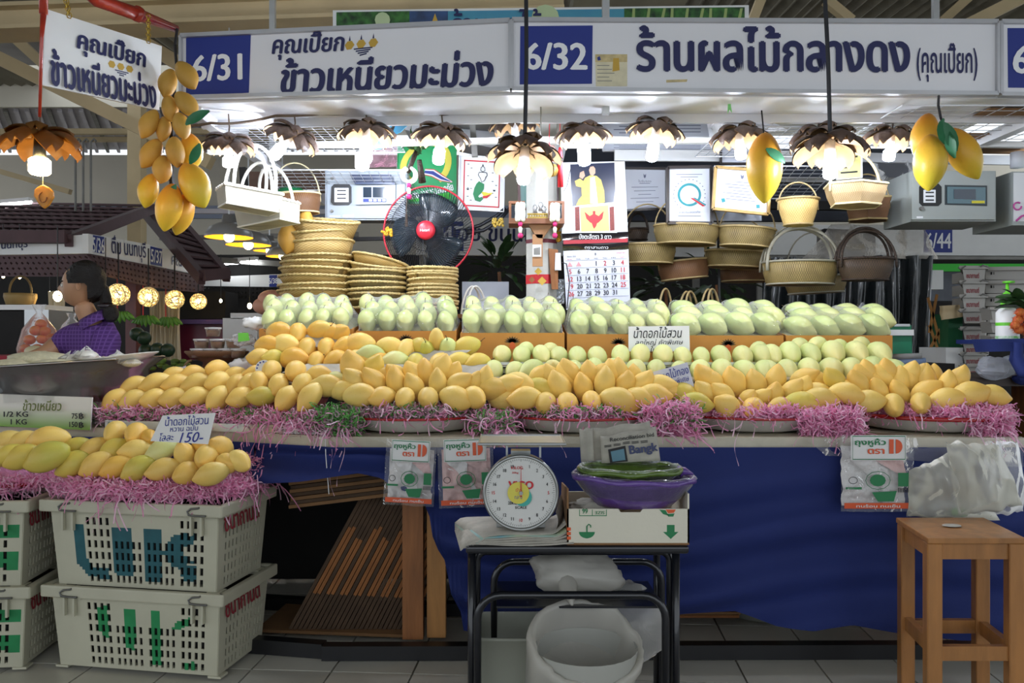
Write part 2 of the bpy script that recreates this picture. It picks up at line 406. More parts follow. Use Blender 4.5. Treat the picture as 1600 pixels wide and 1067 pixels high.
b=B();b.beam(S(208,440,7.8),(S(208,0,7.8).x,7.8,0),.10,.10,up=(0,1,0));one('stall_post',b,mat('maroon_paint','6B3A3C',.4,var=.2),'maroon square post under sign 5/37 between the globe lamps','post')
# globe lamps
m_glob=mat('rattan_cream','E8DDB8',.6);m_warm=mat('warm_bulb','FFE2A6',emit=22);m_warm2=mat('globe_glow','FFF1C8',emit=2.0,alpha=1)
for i,(x,y,r,Y) in enumerate(((185,460,17,6.9),(232,464,15.5,7.2),(273,468,14.5,7.6),(310,471,12.5,8.1))):
    c=S(x,y,Y);rr=r/F*Y
    t=thing('globe_lamp',f'woven cream ball lamp, {ORD[i]} from the woman along the lattice','lamp',c-Vector((0,0,rr)),'woven ball lamps')
    rng=random.Random(i);
    b=B()
    for k in range(34):
        ax=Vector((rng.gauss(0,1),rng.gauss(0,1),rng.gauss(0,1))).normalized();u=ax.orthogonal().normalized();v=ax.cross(u);off=ax*rr*rng.uniform(-.5,.5);q=math.sqrt(rr*rr-off.length_squared)
        b.tube([c+off+(u*math.cos(a*.5236)+v*math.sin(a*.5236))*q for a in range(12)],rr*.035,3,closed=True)
    obj('woven_ball',b,m_glob,t)
    b=B();b.ball(c,rr*.9,14,10);obj('inner_shade',b,film_mat('globe_film','FFF1D0',.45,.3,.6),t)
    b=B();b.ball(c,rr*.32,10,8);obj('bulb',b,m_warm,t)
    b=B();b.cyl(c+Vector((0,0,rr)),c+Vector((0,0,rr+.34)),.006,5);obj('cord',b,m_black,t)
# green banana bunches
m_ban=mat('banana_green','5F9A3C',.45,var=.3,vs=10)
for i,(x,y,Y) in enumerate(((232,503,7.6),(267,505,7.9),(192,497,7.4))):
    c=S(x,y,Y);t=thing('banana_bunch',['green banana bunch hanging left of the cream curtain','green banana bunch hanging before the cream curtain','green banana bunch hanging beside the maroon post'][i],'bananas',c-Vector((0,0,.08)))
    for k in range(8):
        a=-1.1+k*.28;b=B();p=[]
        for s in range(6):
            q=s/5;p.append(c+Vector((math.sin(a)*.1*q+.02*k-.08,-.02*math.cos(a*3)-.01*k,.06-.11*q+.05*q*q*abs(math.sin(a)))))
        b.tube(p,[.006,.016,.02,.02,.015,.004],6);obj('banana',b,m_ban,t,True)
    b=B();b.cyl(c+Vector((-.05,0,.06)),c+Vector((-.05,0,.55)),.005,5);obj('string',b,m_red,t)
# far-left stall goods
b=B();b.box(S(30,520,6.3)+Vector((0,.15,0)),(.4,.35,.42));
t=thing('display_cabinet','grey-white counter cabinet behind the woman with a basket on top','cabinet',S(20,640,6.0))
for (x0,y0,x1,y1,nm,mm) in ((-60,476,70,484,'top',m_white),(38,484,76,640,'side_panel',m_alu),(-60,486,38,640,'door',m_dark)):
    obj(nm,panelbox(x0,y0,x1,y1,5.4,.35 if nm != 'door' else .3),mm,t)
def arch_handle(b,c,wx,hz,r,n=14,yoff=0,M=None,flat=1):
    b.tube([c+Vector((-wx/2*math.cos(math.pi*i/n),yoff,hz*math.sin(math.pi*i/n) ** .8)) for i in range(n+1)],r,6,flat=flat)
wv_tan=weave_mat('weave_tan','C2A66A','8A6A36',100)
c=S(32,476,5.5);t=thing('handled_basket','small tan basket with arched handle on the cabinet top','basket',c)
b=B();b.lathe([(0,0),(.085,0),(.1,.05),(.098,.075),(.09,.07),(.08,.01),(0,.008)],20,Matrix.Translation(c));obj('body',b,wv_tan,t,True)
b=B();arch_handle(b,c+Vector((0,0,.07)),.15,.12,.008);obj('handle',b,wv_tan,t,True)
# bag of apples
m_app=mat('apple_red','C8452E',.35,col2='D9893F',vs=14)
c=S(58,545,4.95)
for k,(dx,dz) in enumerate(((-.07,0),(-.01,0),(.05,.01),(-.045,.055),(.02,.06),(.06,.065),(-.01,.11),(.035,.105),(0,.15),(-.06,-.03),(.01,-.035))):
    b=B();b.ball(c+Vector((dx,(k % 3)*.02,dz)),.034,12,8,(1,1,.9));one('apple',b,m_app,f'red apple, {ORD[k]} counted up from the bottom of the clear bag','apple','apples in a clear bag',True)
b=B();b.lathe([(0,-.08),(.11,-.07),(.12,0),(.09,.12),(.04,.19),(.015,.22),(.04,.27)],14,Matrix.Translation(c+Vector((0,.02,0))));one('plastic_bag',b,film_mat('bag_clear','FFFFFF',.05,1),'knotted clear plastic bag holding red apples','bag',smooth=True)
c=S(112,520,4.95)
b=B();b.lathe([(0,-.08),(.06,-.07),(.07,0),(.05,.05),(.015,.09),(.03,.12)],14,Matrix.Translation(c));one('plastic_bag',b,MATS['bag_clear'],'smaller clear bag of goods beside the apples','bag',smooth=True)
b=B();b.ball(S(54,549,4.8),.05,14,10,(1.1,1,.7));one('melon',b,mat('melon_pale','D9CFA8',.5),'pale round melon in front of the apples','melon',smooth=True)
b=B();b.box(S(20,560,4.9),(1.3,.5,.04));one('red_table',b,mat('red_cloth','A02838',.7),'low table with red cloth behind the woman','table')
# bulb by her face, more small lights
for i,(x,y,Y,r) in enumerate(((90,463,5.6,.028),(390,478,8,.022),(345,470,8.2,.014),(31,433,7.2,.012),(5,432,7.2,.012),(78,457,7.5,.01),(165,459,6.8,.016))):
    b=B();b.ball(S(x,y,Y),r,10,8,(1,1,1.3))
    o=one('warm_bulb',b,m_warm,['bare warm bulb glowing beside the woman’s face','warm bulb beyond the white cartons','tiny bulb in the dark stall right of the ball lamps','tiny fairy bulb under the lattice near the pillar','tiny fairy bulb at the far-left edge','tiny white bulb left of the warm bulb','white bulb beside the woman’s bun'][i],'bulb','bare bulbs in the far stalls',True)
    cc=B();cc.cyl(S(x,y,Y)+Vector((0,0,r)),S(x,y,Y)+Vector((0,0,r+.45)),.004,5);obj('cord',cc,m_black,o)
# cream curtains, maroon cabinet
def curtain(x0,x1,y0,y1,Y,m,name,label,amp=.02,waves=9,cat='curtain',th=0):
    a=S(x0,y0,Y);c=S(x1,y1,Y);b=B()
    b.grid(lambda u,v: Vector((a.x+(c.x-a.x)*u+.01*math.sin(v*5+u*9),Y+amp*math.sin(u*waves*6.28+v*1.5)+amp*.5*math.sin(u*waves*2.7),a.z+(c.z-a.z)*v)),waves*8,8)
    return one(name,b,m,label,cat,smooth=True)
curtain(232,282,455,590,8.2,mat('cream_cloth','CFC5AE',.8),'curtain','cream pleated curtain behind the banana bunches')
curtain(75,100,455,770,6.2,MATS['cream_cloth'],'curtain','narrow cream curtain strip beside the grey cabinet',waves=3)
t=thing('maroon_cabinet','dark maroon cabinet beyond the pyramid of cups','cabinet',S(315,600,8.4))
obj('body',panelbox(276,505,352,600,8.4,.5),mat('maroon_gloss','5C1430',.35),t);obj('ledge',panelbox(274,499,354,506,8.3,.6),mat('violet_edge','4C3A7A',.5),t)
obj('dark_upper',panelbox(276,455,352,498,8.5,.4),m_dark,t)
t=thing('lattice_frieze','dark cut-out frieze hanging over the far aisle','frieze',S(380,470,9))
lattice(S(318,447,9),S(470,449,9),S(470,470,9),S(318,466,9),26,3,t,m_dark)
t,P,n,yw,pt=fascia(((316,433,447),(470,427,450)),(9.2,9.2),'stall_sign','blank white stall board above the dark frieze')
board_rect(t,P,n,.68,.76,.05,.95,m_blue);board_text(t,P,n,yw,pt,'5/38',.72,.5,.1,.06,m_wlet)
# watermelons and lime heap
m_wm=mat('watermelon','2E4A34',.4,var=.5,vs=12)
for i,(x,y) in enumerate(((228,548),(246,546),(262,547),(225,528),(214,522))):
    b=B();b.ball(S(x,y,6.4),.055,14,10);one('watermelon',b,m_wm,f'dark green watermelon, {ORD[i]} in the heap beyond the steel basin','watermelon','watermelons beyond the basin',True)
rng=random.Random(3)
for i in range(22):
    b=B();b.ball(S(238+rng.uniform(0,55),572+rng.uniform(-9,6),5.4),.02,8,6,(1.3,1,.8));one('lime',b,mat('lime_skin','6E9440',.45,var=.4,vs=30,rnd=.3),f'small green lime, {ORD[i]} in the heap behind the steel basin','lime','limes behind the basin',True)
b=B();b.box(S(262,600,5.45),(.32,.3,.12));one('wooden_tray',b,m_wood,'dark wooden tray under the heap of limes','tray')
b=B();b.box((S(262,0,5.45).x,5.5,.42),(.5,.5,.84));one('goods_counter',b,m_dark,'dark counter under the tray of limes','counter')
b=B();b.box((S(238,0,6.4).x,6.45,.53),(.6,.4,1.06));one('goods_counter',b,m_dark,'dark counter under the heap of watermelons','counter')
# cartons left of the wrapped mangoes
for i,(x0,y0,x1,y1,Y) in enumerate(((348,497,402,560,4.9),(360,489,420,498,4.9))):
    b=panelbox(x0,y0,x1,y1,Y,.2);one('carton',b,m_white,['plain white foam box at the aisle end','white lid lying on the foam box'][i],'box')
for i,(x,y,r) in enumerate(((425,468,22),(415,478,20))):
    b=B();b.ball(S(x,y,4.7),r/F*4.7,14,10,(1,1,.7));one('pink_bag',b,mat('peach_paper','E8A88C',.6,var=.2),['peach round bundle behind the leftmost wrapped box','lower peach bundle behind the leftmost wrapped box'][i],'bundle',smooth=True)
# ---------- stalls seen behind the fruit stall ----------
t,P,n,yw,pt=fascia(((650,338,398),(1100,345,401)),(6.6,6.6),'stall_sign','long white stall sign with dark blue lettering seen behind the fan')
board_rect(t,P,n,.095,.165,.12,.9,m_blue);board_text(t,P,n,yw,pt,'47',.13,.5,.14,.16,m_wlet)
board_text(t,P,n,yw,pt,'น้อย ขนุนทอง',.3,.45,.9,.2)
t,P,n,yw,pt=fascia(((1180,350,398),(1720,356,400)),(8,8),'stall_sign','long white stall sign numbered 6/44 across the aisle')
board_rect(t,P,n,.488,.57,.1,.9,m_blue);board_text(t,P,n,yw,pt,'6/44',.53,.5,.24,.15,m_wlet)
b=B();b.beam(P[3]+Vector((0,-.02,-.03)),P[2]+Vector((0,-.02,-.03)),.1,.03);obj('rail',b,m_steel,t)
t,P,n,yw,pt=fascia(((1288,357,401),(1368,360,400)),(6,6),'black_sign','small black sign with gold lettering behind the dark basket',m=m_ink)
m_gold=mat('gold_paint','B99A3C',.45,var=.2)
board_text(t,P,n,yw,pt,'อู่ทอง\nบางลำพู',.45,.45,.26,.16,m_gold,.01)
def sheet(px,Y,m,name,label,nu=24,nv=14,amp=.03,cat='plastic sheet',fn=None,seed=0):
    """crumpled sheet over picture quad px at depth Y"""
    q=[S(x,y,Y) for x,y in px];b=B()
    def f(u,v):
        p=q[0].lerp(q[1],u).lerp(q[3].lerp(q[2],u),v);k=noise.noise(Vector((p.x*9+seed,p.z*7,seed)))+.5*noise.noise(Vector((p.x*22,p.z*19,seed+3)))
        return p+Vector((0,amp*k,.0))+(Vector((0,0,0)) if not fn else fn(u,v))
    b.grid(f,nu,nv);return one(name,b,m,label,cat,smooth=True)
sheet([(1300,350),(1440,352),(1465,405),(1255,403)],5.6,film_mat('film_old','D8D0C4',.45,.6,.2),'plastic_sheet','yellowed plastic sheet hanging over the sign beside 6/44',amp=.06)
m_dkfilm=mat('dark_plastic','2A3032',.18,var=.4,vs=3,coat=.5)
curtain(1190,1325,402,600,5.7,m_dkfilm,'plastic_curtain','dark folded plastic curtain behind the oval baskets',.05,5)
curtain(1325,1458,400,600,5.6,m_dkfilm,'plastic_curtain','glossy dark plastic curtain behind the green cooler',.05,5)
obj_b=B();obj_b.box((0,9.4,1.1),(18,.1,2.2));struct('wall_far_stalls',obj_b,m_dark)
b=panelbox(880,232,1425,345,5.3,.06);one('back_board',b,mat('slate_board','3B404E',.6,var=.3,vs=2),'long dark slate-blue board behind the framed certificates','board')
b=panelbox(380,268,520,300,6.0,.05);one('back_board',b,mat('brown_board','7A5E50',.6,var=.3),'short brown board behind the left breaker box','board')
t=thing('tarpaulin','bright green tarpaulin edge beyond the stacked grey crates','tarpaulin',S(1530,424,7));obj('cloth',panelbox(1456,412,1640,424,7,.02),mat('lime_green','3BC43A',.6,emit=0),t)
b=panelbox(1440,425,1640,470,7.4,.3);one('shelf_unit',b,mat('grey_unit','6A6E78',.6,var=.3),'grey shelf unit under the green tarpaulin','shelf')
b=panelbox(1452,422,1474,452,6.3,.1);one('white_bag',b,m_white,'small white bag hanging left of the crate stack','bag')
# potted leaves
m_leaf=mat('leaf_dark','39592F',.45,var=.5,vs=12,rnd=.2)
def leaf_mesh(L,wd):
    b=B();n=6;vs=[]
    for i in range(n+1):
        t=i/n;h=wd*math.sin(math.pi*min(1,t*.92+.04)) ** .8;z=-.25*L*t*t
        vs+=[(L*t,-h,z+.06*L*(1 if 0<i<n else 0)),(L*t,0,z),(L*t,h,z+.06*L*(1 if 0<i<n else 0))]
    fs=[(i*3+k,i*3+3+k,i*3+4+k,i*3+1+k) for i in range(n) for k in (0,1)]
    b.add(vs,fs);return b
lf=data('leaf',leaf_mesh(.16,.035),m_leaf,True)
def shrub(px,py,Y,n,r,label):
    c=S(px,py,Y);base=c.z-r;t=thing('potted_shrub',label,'plant',c-Vector((0,0,r+base)));rng=random.Random(px)
    for i in range(n):
        a=rng.uniform(0,6.28);e=rng.uniform(-.5,1.2);d=Vector((math.cos(a)*math.cos(e),math.sin(a)*math.cos(e),math.sin(e)))
        o=obj('leaf',lf,None,t,W=False);o.location=d*r*rng.uniform(.2,.9)+Vector((0,0,r+base));o.rotation_euler=d.to_track_quat('X','Z').to_euler();s=rng.uniform(.6,1.1);o.scale=(s,s,s)
    b=B();b.tube([(0,0,.1),(.01,0,base),(0,0,base+r)],.012,6);obj('stem',b,m_wood,t,W=False)
    b=B();b.lathe([(0,0),(.09,0),(.12,.18),(.1,.18),(.09,.15),(0,.15)],16);obj('pot',b,mat('terracotta','8A4A30',.8),t,W=False)
shrub(780,425,5.6,46,.2,'leafy green shrub behind the fan and the pillar');shrub(1120,445,5.8,50,.3,'dark leafy shrub behind the hanging oval baskets');shrub(1040,450,6,30,.22,'low dark shrub right of the calendar')
# box, small meter near 740-790
b=panelbox(722,440,795,482,4.55,.02);one('grey_board',b,mat('pale_grey','AEB3BC',.5),'plain pale grey board standing right of the basket stacks','board')
# crates in the right background
# ================= counter =================
TOPZ=.855
front=[(-60,3.42),(140,3.38),(340,3.25),(500,3.08),(520,3.05),(1700,3.05)]     # (picture x, depth) of the counter edge
def fy(px):
    for (a,ya),(c,yc) in zip(front,front[1:]):
        if px<=c: return ya+(yc-ya)*(px-a)/(c-a)
    return 3.05
m_top=mat('counter_board','C8BFA6',.5,var=.3,vs=6)
stand=thing('market_counter','long market counter with pale board edge carrying all the mango trays','counter',(0,3.6,0))
b=B();pts=[Vector(((x-800)/F*y,y,TOPZ)) for x,y in front[:-1]];pts+=[Vector((1.9,3.05,TOPZ)),Vector((1.9,3.62,TOPZ)),Vector((1.76,4.15,TOPZ)),Vector((-1.55,4.15,TOPZ)),Vector((-1.55,3.96,TOPZ)),Vector((-2.6,3.96,TOPZ))]
b.prism(pts,(0,0,-.045));obj('worktop',b,m_top,stand)
b=B();q=[Vector(((x-800)/F*y,y-.012,TOPZ-.022)) for x,y in front[3:]];b.beam(q[0],Vector((1.9,q[-1].y,q[-1].z)),.012,.04);obj('edge_tape',b,mat('edge_tape','D6CEB8',.45,var=.3,vs=9),stand)
# stepped boards behind the plates
def board(x0,x1,Y0,Y1,z,th=.02,m=None,nm='shelf_board',par=None):
    a=(x0-800)/F*Y0;c=(x1-800)/F*Y0;b=B();b.box(((a+c)/2,(Y0+Y1)/2,z-th/2),(c-a,Y1-Y0,th));return obj(nm,b,m or m_top,par or stand)
board(745,1420,3.37,3.56,1.025);board(745,1400,3.5,3.66,1.095)
board(400,1400,3.66,4.0,1.115);board(400,760,3.5,3.7,1.03)
b=B();
for x in (420,740,1060,1385):
    for Y in (3.62,3.98):
        b=B();p=S(x,500,Y);b.box((p.x,Y,.975),(.05,.05,.25));obj('shelf_leg',b,m_wood,stand)
for x0,x1,Y in ((630,662,3.22),(668,697,3.24)):
    a=S(x0,900,Y);c=S(x1,900,Y);b=B();b.box(((a.x+c.x)/2,Y,.43),(c.x-a.x,.05,.765));obj('leg',b,m_wood if x0==630 else m_wood2,stand)
for x in (-20,1200,1380):
    p=S(x,900,3.9);b=B();b.box((p.x,3.9,.42),(.07,.07,.76));obj('leg',b,m_wood,stand)
    p=S(x if x>0 else 10,900,3.5);b=B();b.box((p.x,3.5,.42),(.06,.06,.76));obj('leg',b,m_wood,stand)
for a,c in ((( -2.2,3.42),(-.72,3.14)),((-.72,3.12),(2.0,3.14))):
    b=B();b.beam((a[0],a[1],.03),(c[0],c[1],.03),.05,.055);obj('floor_rail',b,m_black,stand)
    b=B();b.beam((a[0],a[1]+.5,.03),(c[0],c[1]+.5,.03),.05,.055);obj('floor_rail',b,m_black,stand)
b=B();b.box((.1,4.12,.42),(3.3,.03,.8));b.box((-1.92,3.93,.42),(.76,.03,.8));obj('back_panel',b,m_dark,stand)  # dark panels stand in for the shade under the counter
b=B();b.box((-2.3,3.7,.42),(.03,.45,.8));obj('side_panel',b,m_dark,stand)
# blue cloth skirt
hem=[(395,752),(470,748),(560,738),(600,745),(640,772),(662,790),(690,880),(727,985),(800,992),(1000,975),(1065,962),(1150,958),(1210,975),(1270,984),(1330,975),(1400,990),(1500,1004),(1700,1008)]
def hemy(px):
    for (a,ya),(c,yc) in zip(hem,hem[1:]):
        if px<=c: return ya+(yc-ya)*(px-a)/(c-a)
    return hem[-1][1]
m_cloth=mat('cloth_blue','182A6C',.8,var=.12,vs=3,bump=.1,bs=180)
def cloth_fn(px0,px1,hemf,seed,yoff=-.025,fold=.075):
    def f(u,v):
        px=px0+(px1-px0)*u;Y=fy(px)+yoff
        z0=TOPZ-.035;z1=CAMZ-(hemf(px)-CY)/F*Y;z=z0+(z1-z0)*v
        x=(px-800)/F*Y;k=min(1,v*3)
        sag=math.sin(z*34+2.2*math.sin(x*1.7+seed)+.8*math.sin(x*4.1))*fold*k*(.35+.65*max(0,math.sin(x*1.3+z*2+seed)))
        return Vector((x+.01*noise.noise(Vector((x*5,z*5,seed)))*v,Y-.006+sag*.7-.03*k*noise.noise(Vector((x*1.5,z*3,seed))),z))
    return f
t=thing('counter_cloth','blue cloth skirt hanging from the counter front, gathered up toward the left','cloth',(.6,3.05,.2))
b=B();b.grid(cloth_fn(398,1640,hemy,1.3),170,40);obj('cloth',b,m_cloth,t,True)
b=B();b.grid(cloth_fn(-60,398,lambda p: 790,4.1,-.02,.012),40,14);one('counter_cloth',b,m_cloth,'blue cloth strip behind the trays on the white crates','cloth',smooth=True)
# things under the counter
m_card=mat('cardboard','8E6842',.8,var=.25,vs=7)
m_cardd=mat('cardboard_edge','54402E',.85,var=.3,vs=12)
m_cardo=mat('cardboard_orange','9A6234',.8,var=.2)
t=thing('folded_cartons','slanted row of flattened cardboard cartons leaning left under the counter','cardboard',S(540,1000,3.5),)
n=26
for i in range(n):
    u=i/(n-1);Yb=3.34
    lo_=S(452+u*178,985+u*12,Yb);hi_=S(566+u*170,776,Yb+.02)
    if hi_.x>S(627,0,Yb).x:     # the slanted sheet is cut off by the post: keep it leaning on
        pass
    d=(hi_-lo_);a1=lo_+d*.27;a2=lo_+d*(.72+.05*math.sin(i))
    b=B()
    for p,q,mi in ((lo_,a1,0),(a1,a2,1 if i % 3 else 0),(a2,hi_,0)):
        b.beam(p+Vector((0,.15,0)),q+Vector((0,.15,0)),.3,.0135,up=Vector((d.z,0,-d.x)),mi=mi)
    o=obj('carton_sheet',b,m_cardd,t);o.data.materials.append(m_cardo);o.data.polygons.foreach_set('material_index',b.m)
b=B();b.box((S(530,0,3.4).x,3.5,.03),(.62,.38,.012),(0,0,-.1));one('flat_carton',b,m_card,'brown cardboard sheet lying under the leaning cartons','cardboard')
t=thing('folded_cartons','flat pile of folded cartons tucked right under the counter top','cardboard',S(560,790,3.3))
for k in range(9):
    p=S(535,780-k*6,3.3);b=B();b.box((p.x+.004*(k % 3),3.42,p.z),(.42,.3,.013),(0,R(-7),0));obj('carton_sheet',b,m_cardd if k % 2 else m_card,t)
b=B();b.beam(S(395,800,3.28),S(395,1010,3.35),.05,.04,up=(0,1,0));obj('leg',b,m_dark,stand)
t=thing('folded_cartons','flat pile of brown cartons on the floor below the cloth hem','cardboard',S(1105,1015,3.5))
for k in range(15):
    b=B();b.box((S(1090,0,3.5).x+.006*math.sin(k*2),3.62,.045+k*.0135),(.34,.3,.011));obj('carton_sheet',b,m_card if k % 2 else m_cardo,t)
b=B();p=S(1215,0,3.5);b.lathe([(0,.012),(.16,.012),(.175,.19),(.185,.2),(.185,.21),(.17,.2),(.155,.03),(0,.025)],24,Matrix.Translation((p.x,3.6,0)),sx=1.05,sy=.7)
one('plastic_tub',b,mat('tub_clear','BFC0B6',.3,alpha=.75),'translucent plastic tub on the floor under the cloth','tub',smooth=True)
def slot_panel(b,P0,P1,P2,P3,us,vs_,paint=None,hole=None):
    """panel through corners (top-left, top-right, bottom-right, bottom-left); cells whose u and v index are both odd stay open"""
    g=lambda u,v: P0.lerp(P1,u).lerp(P3.lerp(P2,u),v)
    idx={};V=[]
    for i,u in enumerate(us):
        for j,v in enumerate(vs_): idx[i,j]=len(V);V.append(g(u,v))
    fs=[];ms=[]
    for i in range(len(us)-1):
        for j in range(len(vs_)-1):
            um,vm=(us[i]+us[i+1])/2,(vs_[j]+vs_[j+1])/2
            if hole(i,j,um,vm): continue
            fs.append((idx[i,j],idx[i,j+1],idx[i+1,j+1],idx[i+1,j]));ms.append(paint(um,vm) if paint else 0)
    n=len(b.v);b.v+=[tuple(p) for p in V];b.f+=[tuple(q+n for q in f) for f in fs];b.m+=ms;b.uv+=[(0,0)]*len(V)
m_org=mat('orange_plastic','B8481E',.45,var=.2)
t=thing('plastic_crate','orange plastic crate on the floor behind the stool legs','crate',S(1420,1010,3.7))
x0,x1=S(1340,0,3.5).x,S(1530,0,3.5).x
us=[k/24 for k in range(25)];vs_=[0,.12,.28,.36,.54,.62,.8,.88,1]
for nm,P0,P1 in (('front_panel',(x0,3.5),(x1,3.5)),('side_panel',(x0,3.85),(x0,3.5)),('side_panel',(x1,3.5),(x1,3.85)),('back_panel',(x1,3.85),(x0,3.85))):
    b=B();slot_panel(b,Vector((*P0,.24)),Vector((*P1,.24)),Vector((*P1,.012)),Vector((*P0,.012)),us,vs_,hole=lambda i,j,u,v: i % 2 and j % 2 and 1<=j<7)
    o=obj(nm,b,m_org,t);o.modifiers.new('s','SOLIDIFY').thickness=.006
b=B();b.box(((x0+x1)/2,3.675,.02),(x1-x0,.35,.01));obj('bottom',b,m_org,t)
# ================= plates, trays, shredded paper =================
m_enam=mat('enamel_white','D9D7CF',.25,var=.12,vs=8,coat=.4)
m_enred=mat('enamel_red','A01E22',.25,coat=.4)
PL=[(650,3.36,.30,'white enamel plate of mangoes left of the weighing scale',0),(905,3.36,.31,'white enamel plate of mangoes above the newspapers',0),(1172,3.36,.29,'white enamel plate of mangoes right of the gold price tag',0),(1448,3.36,.30,'red rimmed enamel plate of mangoes at the right end',1)]
for px,Y,r,lb,red in PL:
    c=Vector(((px-800)/F*Y,Y,TOPZ+.001));t=thing('enamel_plate',lb,'plate',c,'enamel plates under the ripe mangoes')
    b=B();b.lathe([(0,0),(r*.62,0),(r*.84,.012),(r*.96,.052),(r*1.0,.060),(r*.97,.058),(r*.83,.02),(r*.6,.008),(0,.008)],48,Matrix.Translation(c));obj('dish',b,m_enam if not red else m_enam,t,True)
    b=B();b.tube([c+Vector((r*math.cos(a*.13),r*math.sin(a*.13),.060)) for a in range(48)],.005 if not red else .009,5,closed=True);obj('rim',b,m_enred,t,True)
def shred(name,label,fn,n,cols,L=(.025,.06),seed=0,wd=.0046,down=0):
    """n curled paper strips whose starts come from fn(rng) -> (point, outward direction)"""
    rng=random.Random(seed);outs=[]
    for m,frac in cols:
        b=B()
        for k in range(int(n*frac)):
            p,d=fn(rng);ln=rng.uniform(*L);sg=7;st=ln/sg
            d=(Vector(d)+Vector((rng.gauss(0,1.5),rng.gauss(0,1.2),rng.gauss(0,1.1)))).normalized();w_=d.orthogonal().normalized();w_.rotate(Matrix.Rotation(rng.uniform(0,6.3),3,d))
            cv=Vector((rng.gauss(0,1),rng.gauss(0,1),rng.gauss(0,1))).normalized();ca=rng.uniform(.15,.95);vs=[];tw=rng.uniform(-.5,.5)
            for s in range(sg+1):
                vs+=[p-w_*wd/2,p+w_*wd/2]
                d.rotate(Matrix.Rotation(ca,3,cv));d=(d+Vector((0,0,-down*.25))).normalized();w_.rotate(Matrix.Rotation(tw,3,d));w_=(w_-d*w_.dot(d)).normalized();p=p+d*st
                cv.rotate(Matrix.Rotation(rng.uniform(-.9,.9),3,d))
            b.add(vs,[(2*s,2*s+1,2*s+3,2*s+2) for s in range(sg)])
        outs.append((b,m))
    return outs
m_pk=mat('shred_pink','F2A6CC',.5,var=.1,vs=30,tl=.35);m_pk2=mat('shred_pale','F6CFE2',.5,tl=.35);m_gr=mat('shred_green','5FA04E',.55,tl=.3);m_gy=mat('shred_grey','B7A3A6',.6,tl=.3)
def shred_obj(label,outs,loc):
    root=None;vv=B();ms=[]
    for b,m in outs:
        mi=len(ms);ms.append(m);vv.add(b.v,b.f,mi)
    vv.hasuv=False
    vv.v=[(x-loc.x,y-loc.y,z-loc.z) for x,y,z in vv.v]
    o=obj('shredded_paper',vv,ms,None);o.location=loc;tag(o,label,'shredded paper','shredded paper under the mangoes','stuff');return o
def arc_band(px,Y,r,z0,z1,a0,a1,rr=(.7,1.0)):
    cx=(px-800)/F*Y
    def f(rng):
        a=R(rng.uniform(a0,a1));q=r*rng.uniform(*rr);z=rng.uniform(z0,z1)
        return Vector((cx+q*math.cos(a),Y+q*math.sin(a),z)),Vector((math.cos(a)*.9,math.sin(a)*.9,-.1))
    return f
def line_band(px0,px1,dy0,dy1,z0,z1,out=(0,-.9,-.1)):
    def f(rng):
        px=rng.uniform(px0,px1);Y=fy(px)+rng.uniform(dy0,dy1);return Vector(((px-800)/F*Y,Y,rng.uniform(z0,z1))),Vector(out)
    return f
# solid bed under the shreds so that nothing shows through, in crumpled paper
m_bed=mat('shred_bed','D98DB4',.8,var=.35,vs=60,bump=.8,bs=120)
PK=[(m_pk,.62),(m_pk2,.38)];GR=[(m_gr,.6),(m_gy,.4)]
for i,(px,Y,r,lb,red) in enumerate(PL):
    c=Vector(((px-800)/F*Y,Y,TOPZ+.04))
    b=B();b.lathe([(0,.055),(r*.6,.052),(r*.84,.035),(r*.93,.01)],30,Matrix.Translation(c));bed=b
    col=[[(m_pk,.22),(m_pk2,.16),(m_gy,.32),(m_gr,.30)],[(m_pk,.5),(m_pk2,.2),(m_gr,.3)],PK,PK][i]
    outs=shred('s','',arc_band(px,Y,r,TOPZ+.068,TOPZ+.10,180,360,(.74,.93)),2300,col,seed=i)
    outs+=shred('s','',arc_band(px,Y,r,TOPZ+.068,TOPZ+.095,190,350,(.9,1.0)),110,PK,(.05,.11),seed=i+20,down=.9)
    outs+=[(bed,m_bed)]
    shred_obj(['mixed pink, grey and green shredded paper on the plate left of the scale','pink and green shredded paper on the plate above the newspapers','pink shredded paper on the plate right of the gold tag','thick pink shredded paper on the red rimmed plate'][i],outs,c)
for i,(x0,x1,z1,col,n,lb) in enumerate(((495,560,.095,[(m_gr,.65),(m_gy,.25),(m_pk,.1)],1500,'green and grey shredded paper heaped left of the first plate'),
        (745,800,.075,[(m_gr,.35),(m_gy,.35),(m_pk,.3)],1000,'mixed shredded paper between the first and second plate'),
        (1005,1090,.12,[(m_pk,.62),(m_pk2,.23),(m_gr,.15)],2400,'deep pink shredded paper heap under the gold price tag'),
        (1255,1345,.10,PK,2400,'pink shredded paper between the third and fourth plate'),(1520,1580,.09,PK,1300,'pink shredded paper spilling off the right end of the counter'))):
    p=S((x0+x1)/2,650,3.1);p.z=TOPZ
    b=B();a_,c_=S(x0,0,3.2).x,S(x1,0,3.2).x;b.lathe([(0,z1*.8),(.7,z1*.6),(1,0)],20,Matrix.Translation(((a_+c_)/2,3.23,TOPZ)),sx=(c_-a_)/2,sy=.16)
    outs=shred('s','',line_band(x0,x1,.01,.12,TOPZ+.005,TOPZ+z1),n,col,seed=40+i)+shred('s','',line_band(x0,x1,0,.05,TOPZ+.02,TOPZ+.05),60,PK,(.08,.14),seed=50+i,down=1.2)
    shred_obj(lb,outs+[(b,m_bed)],p)
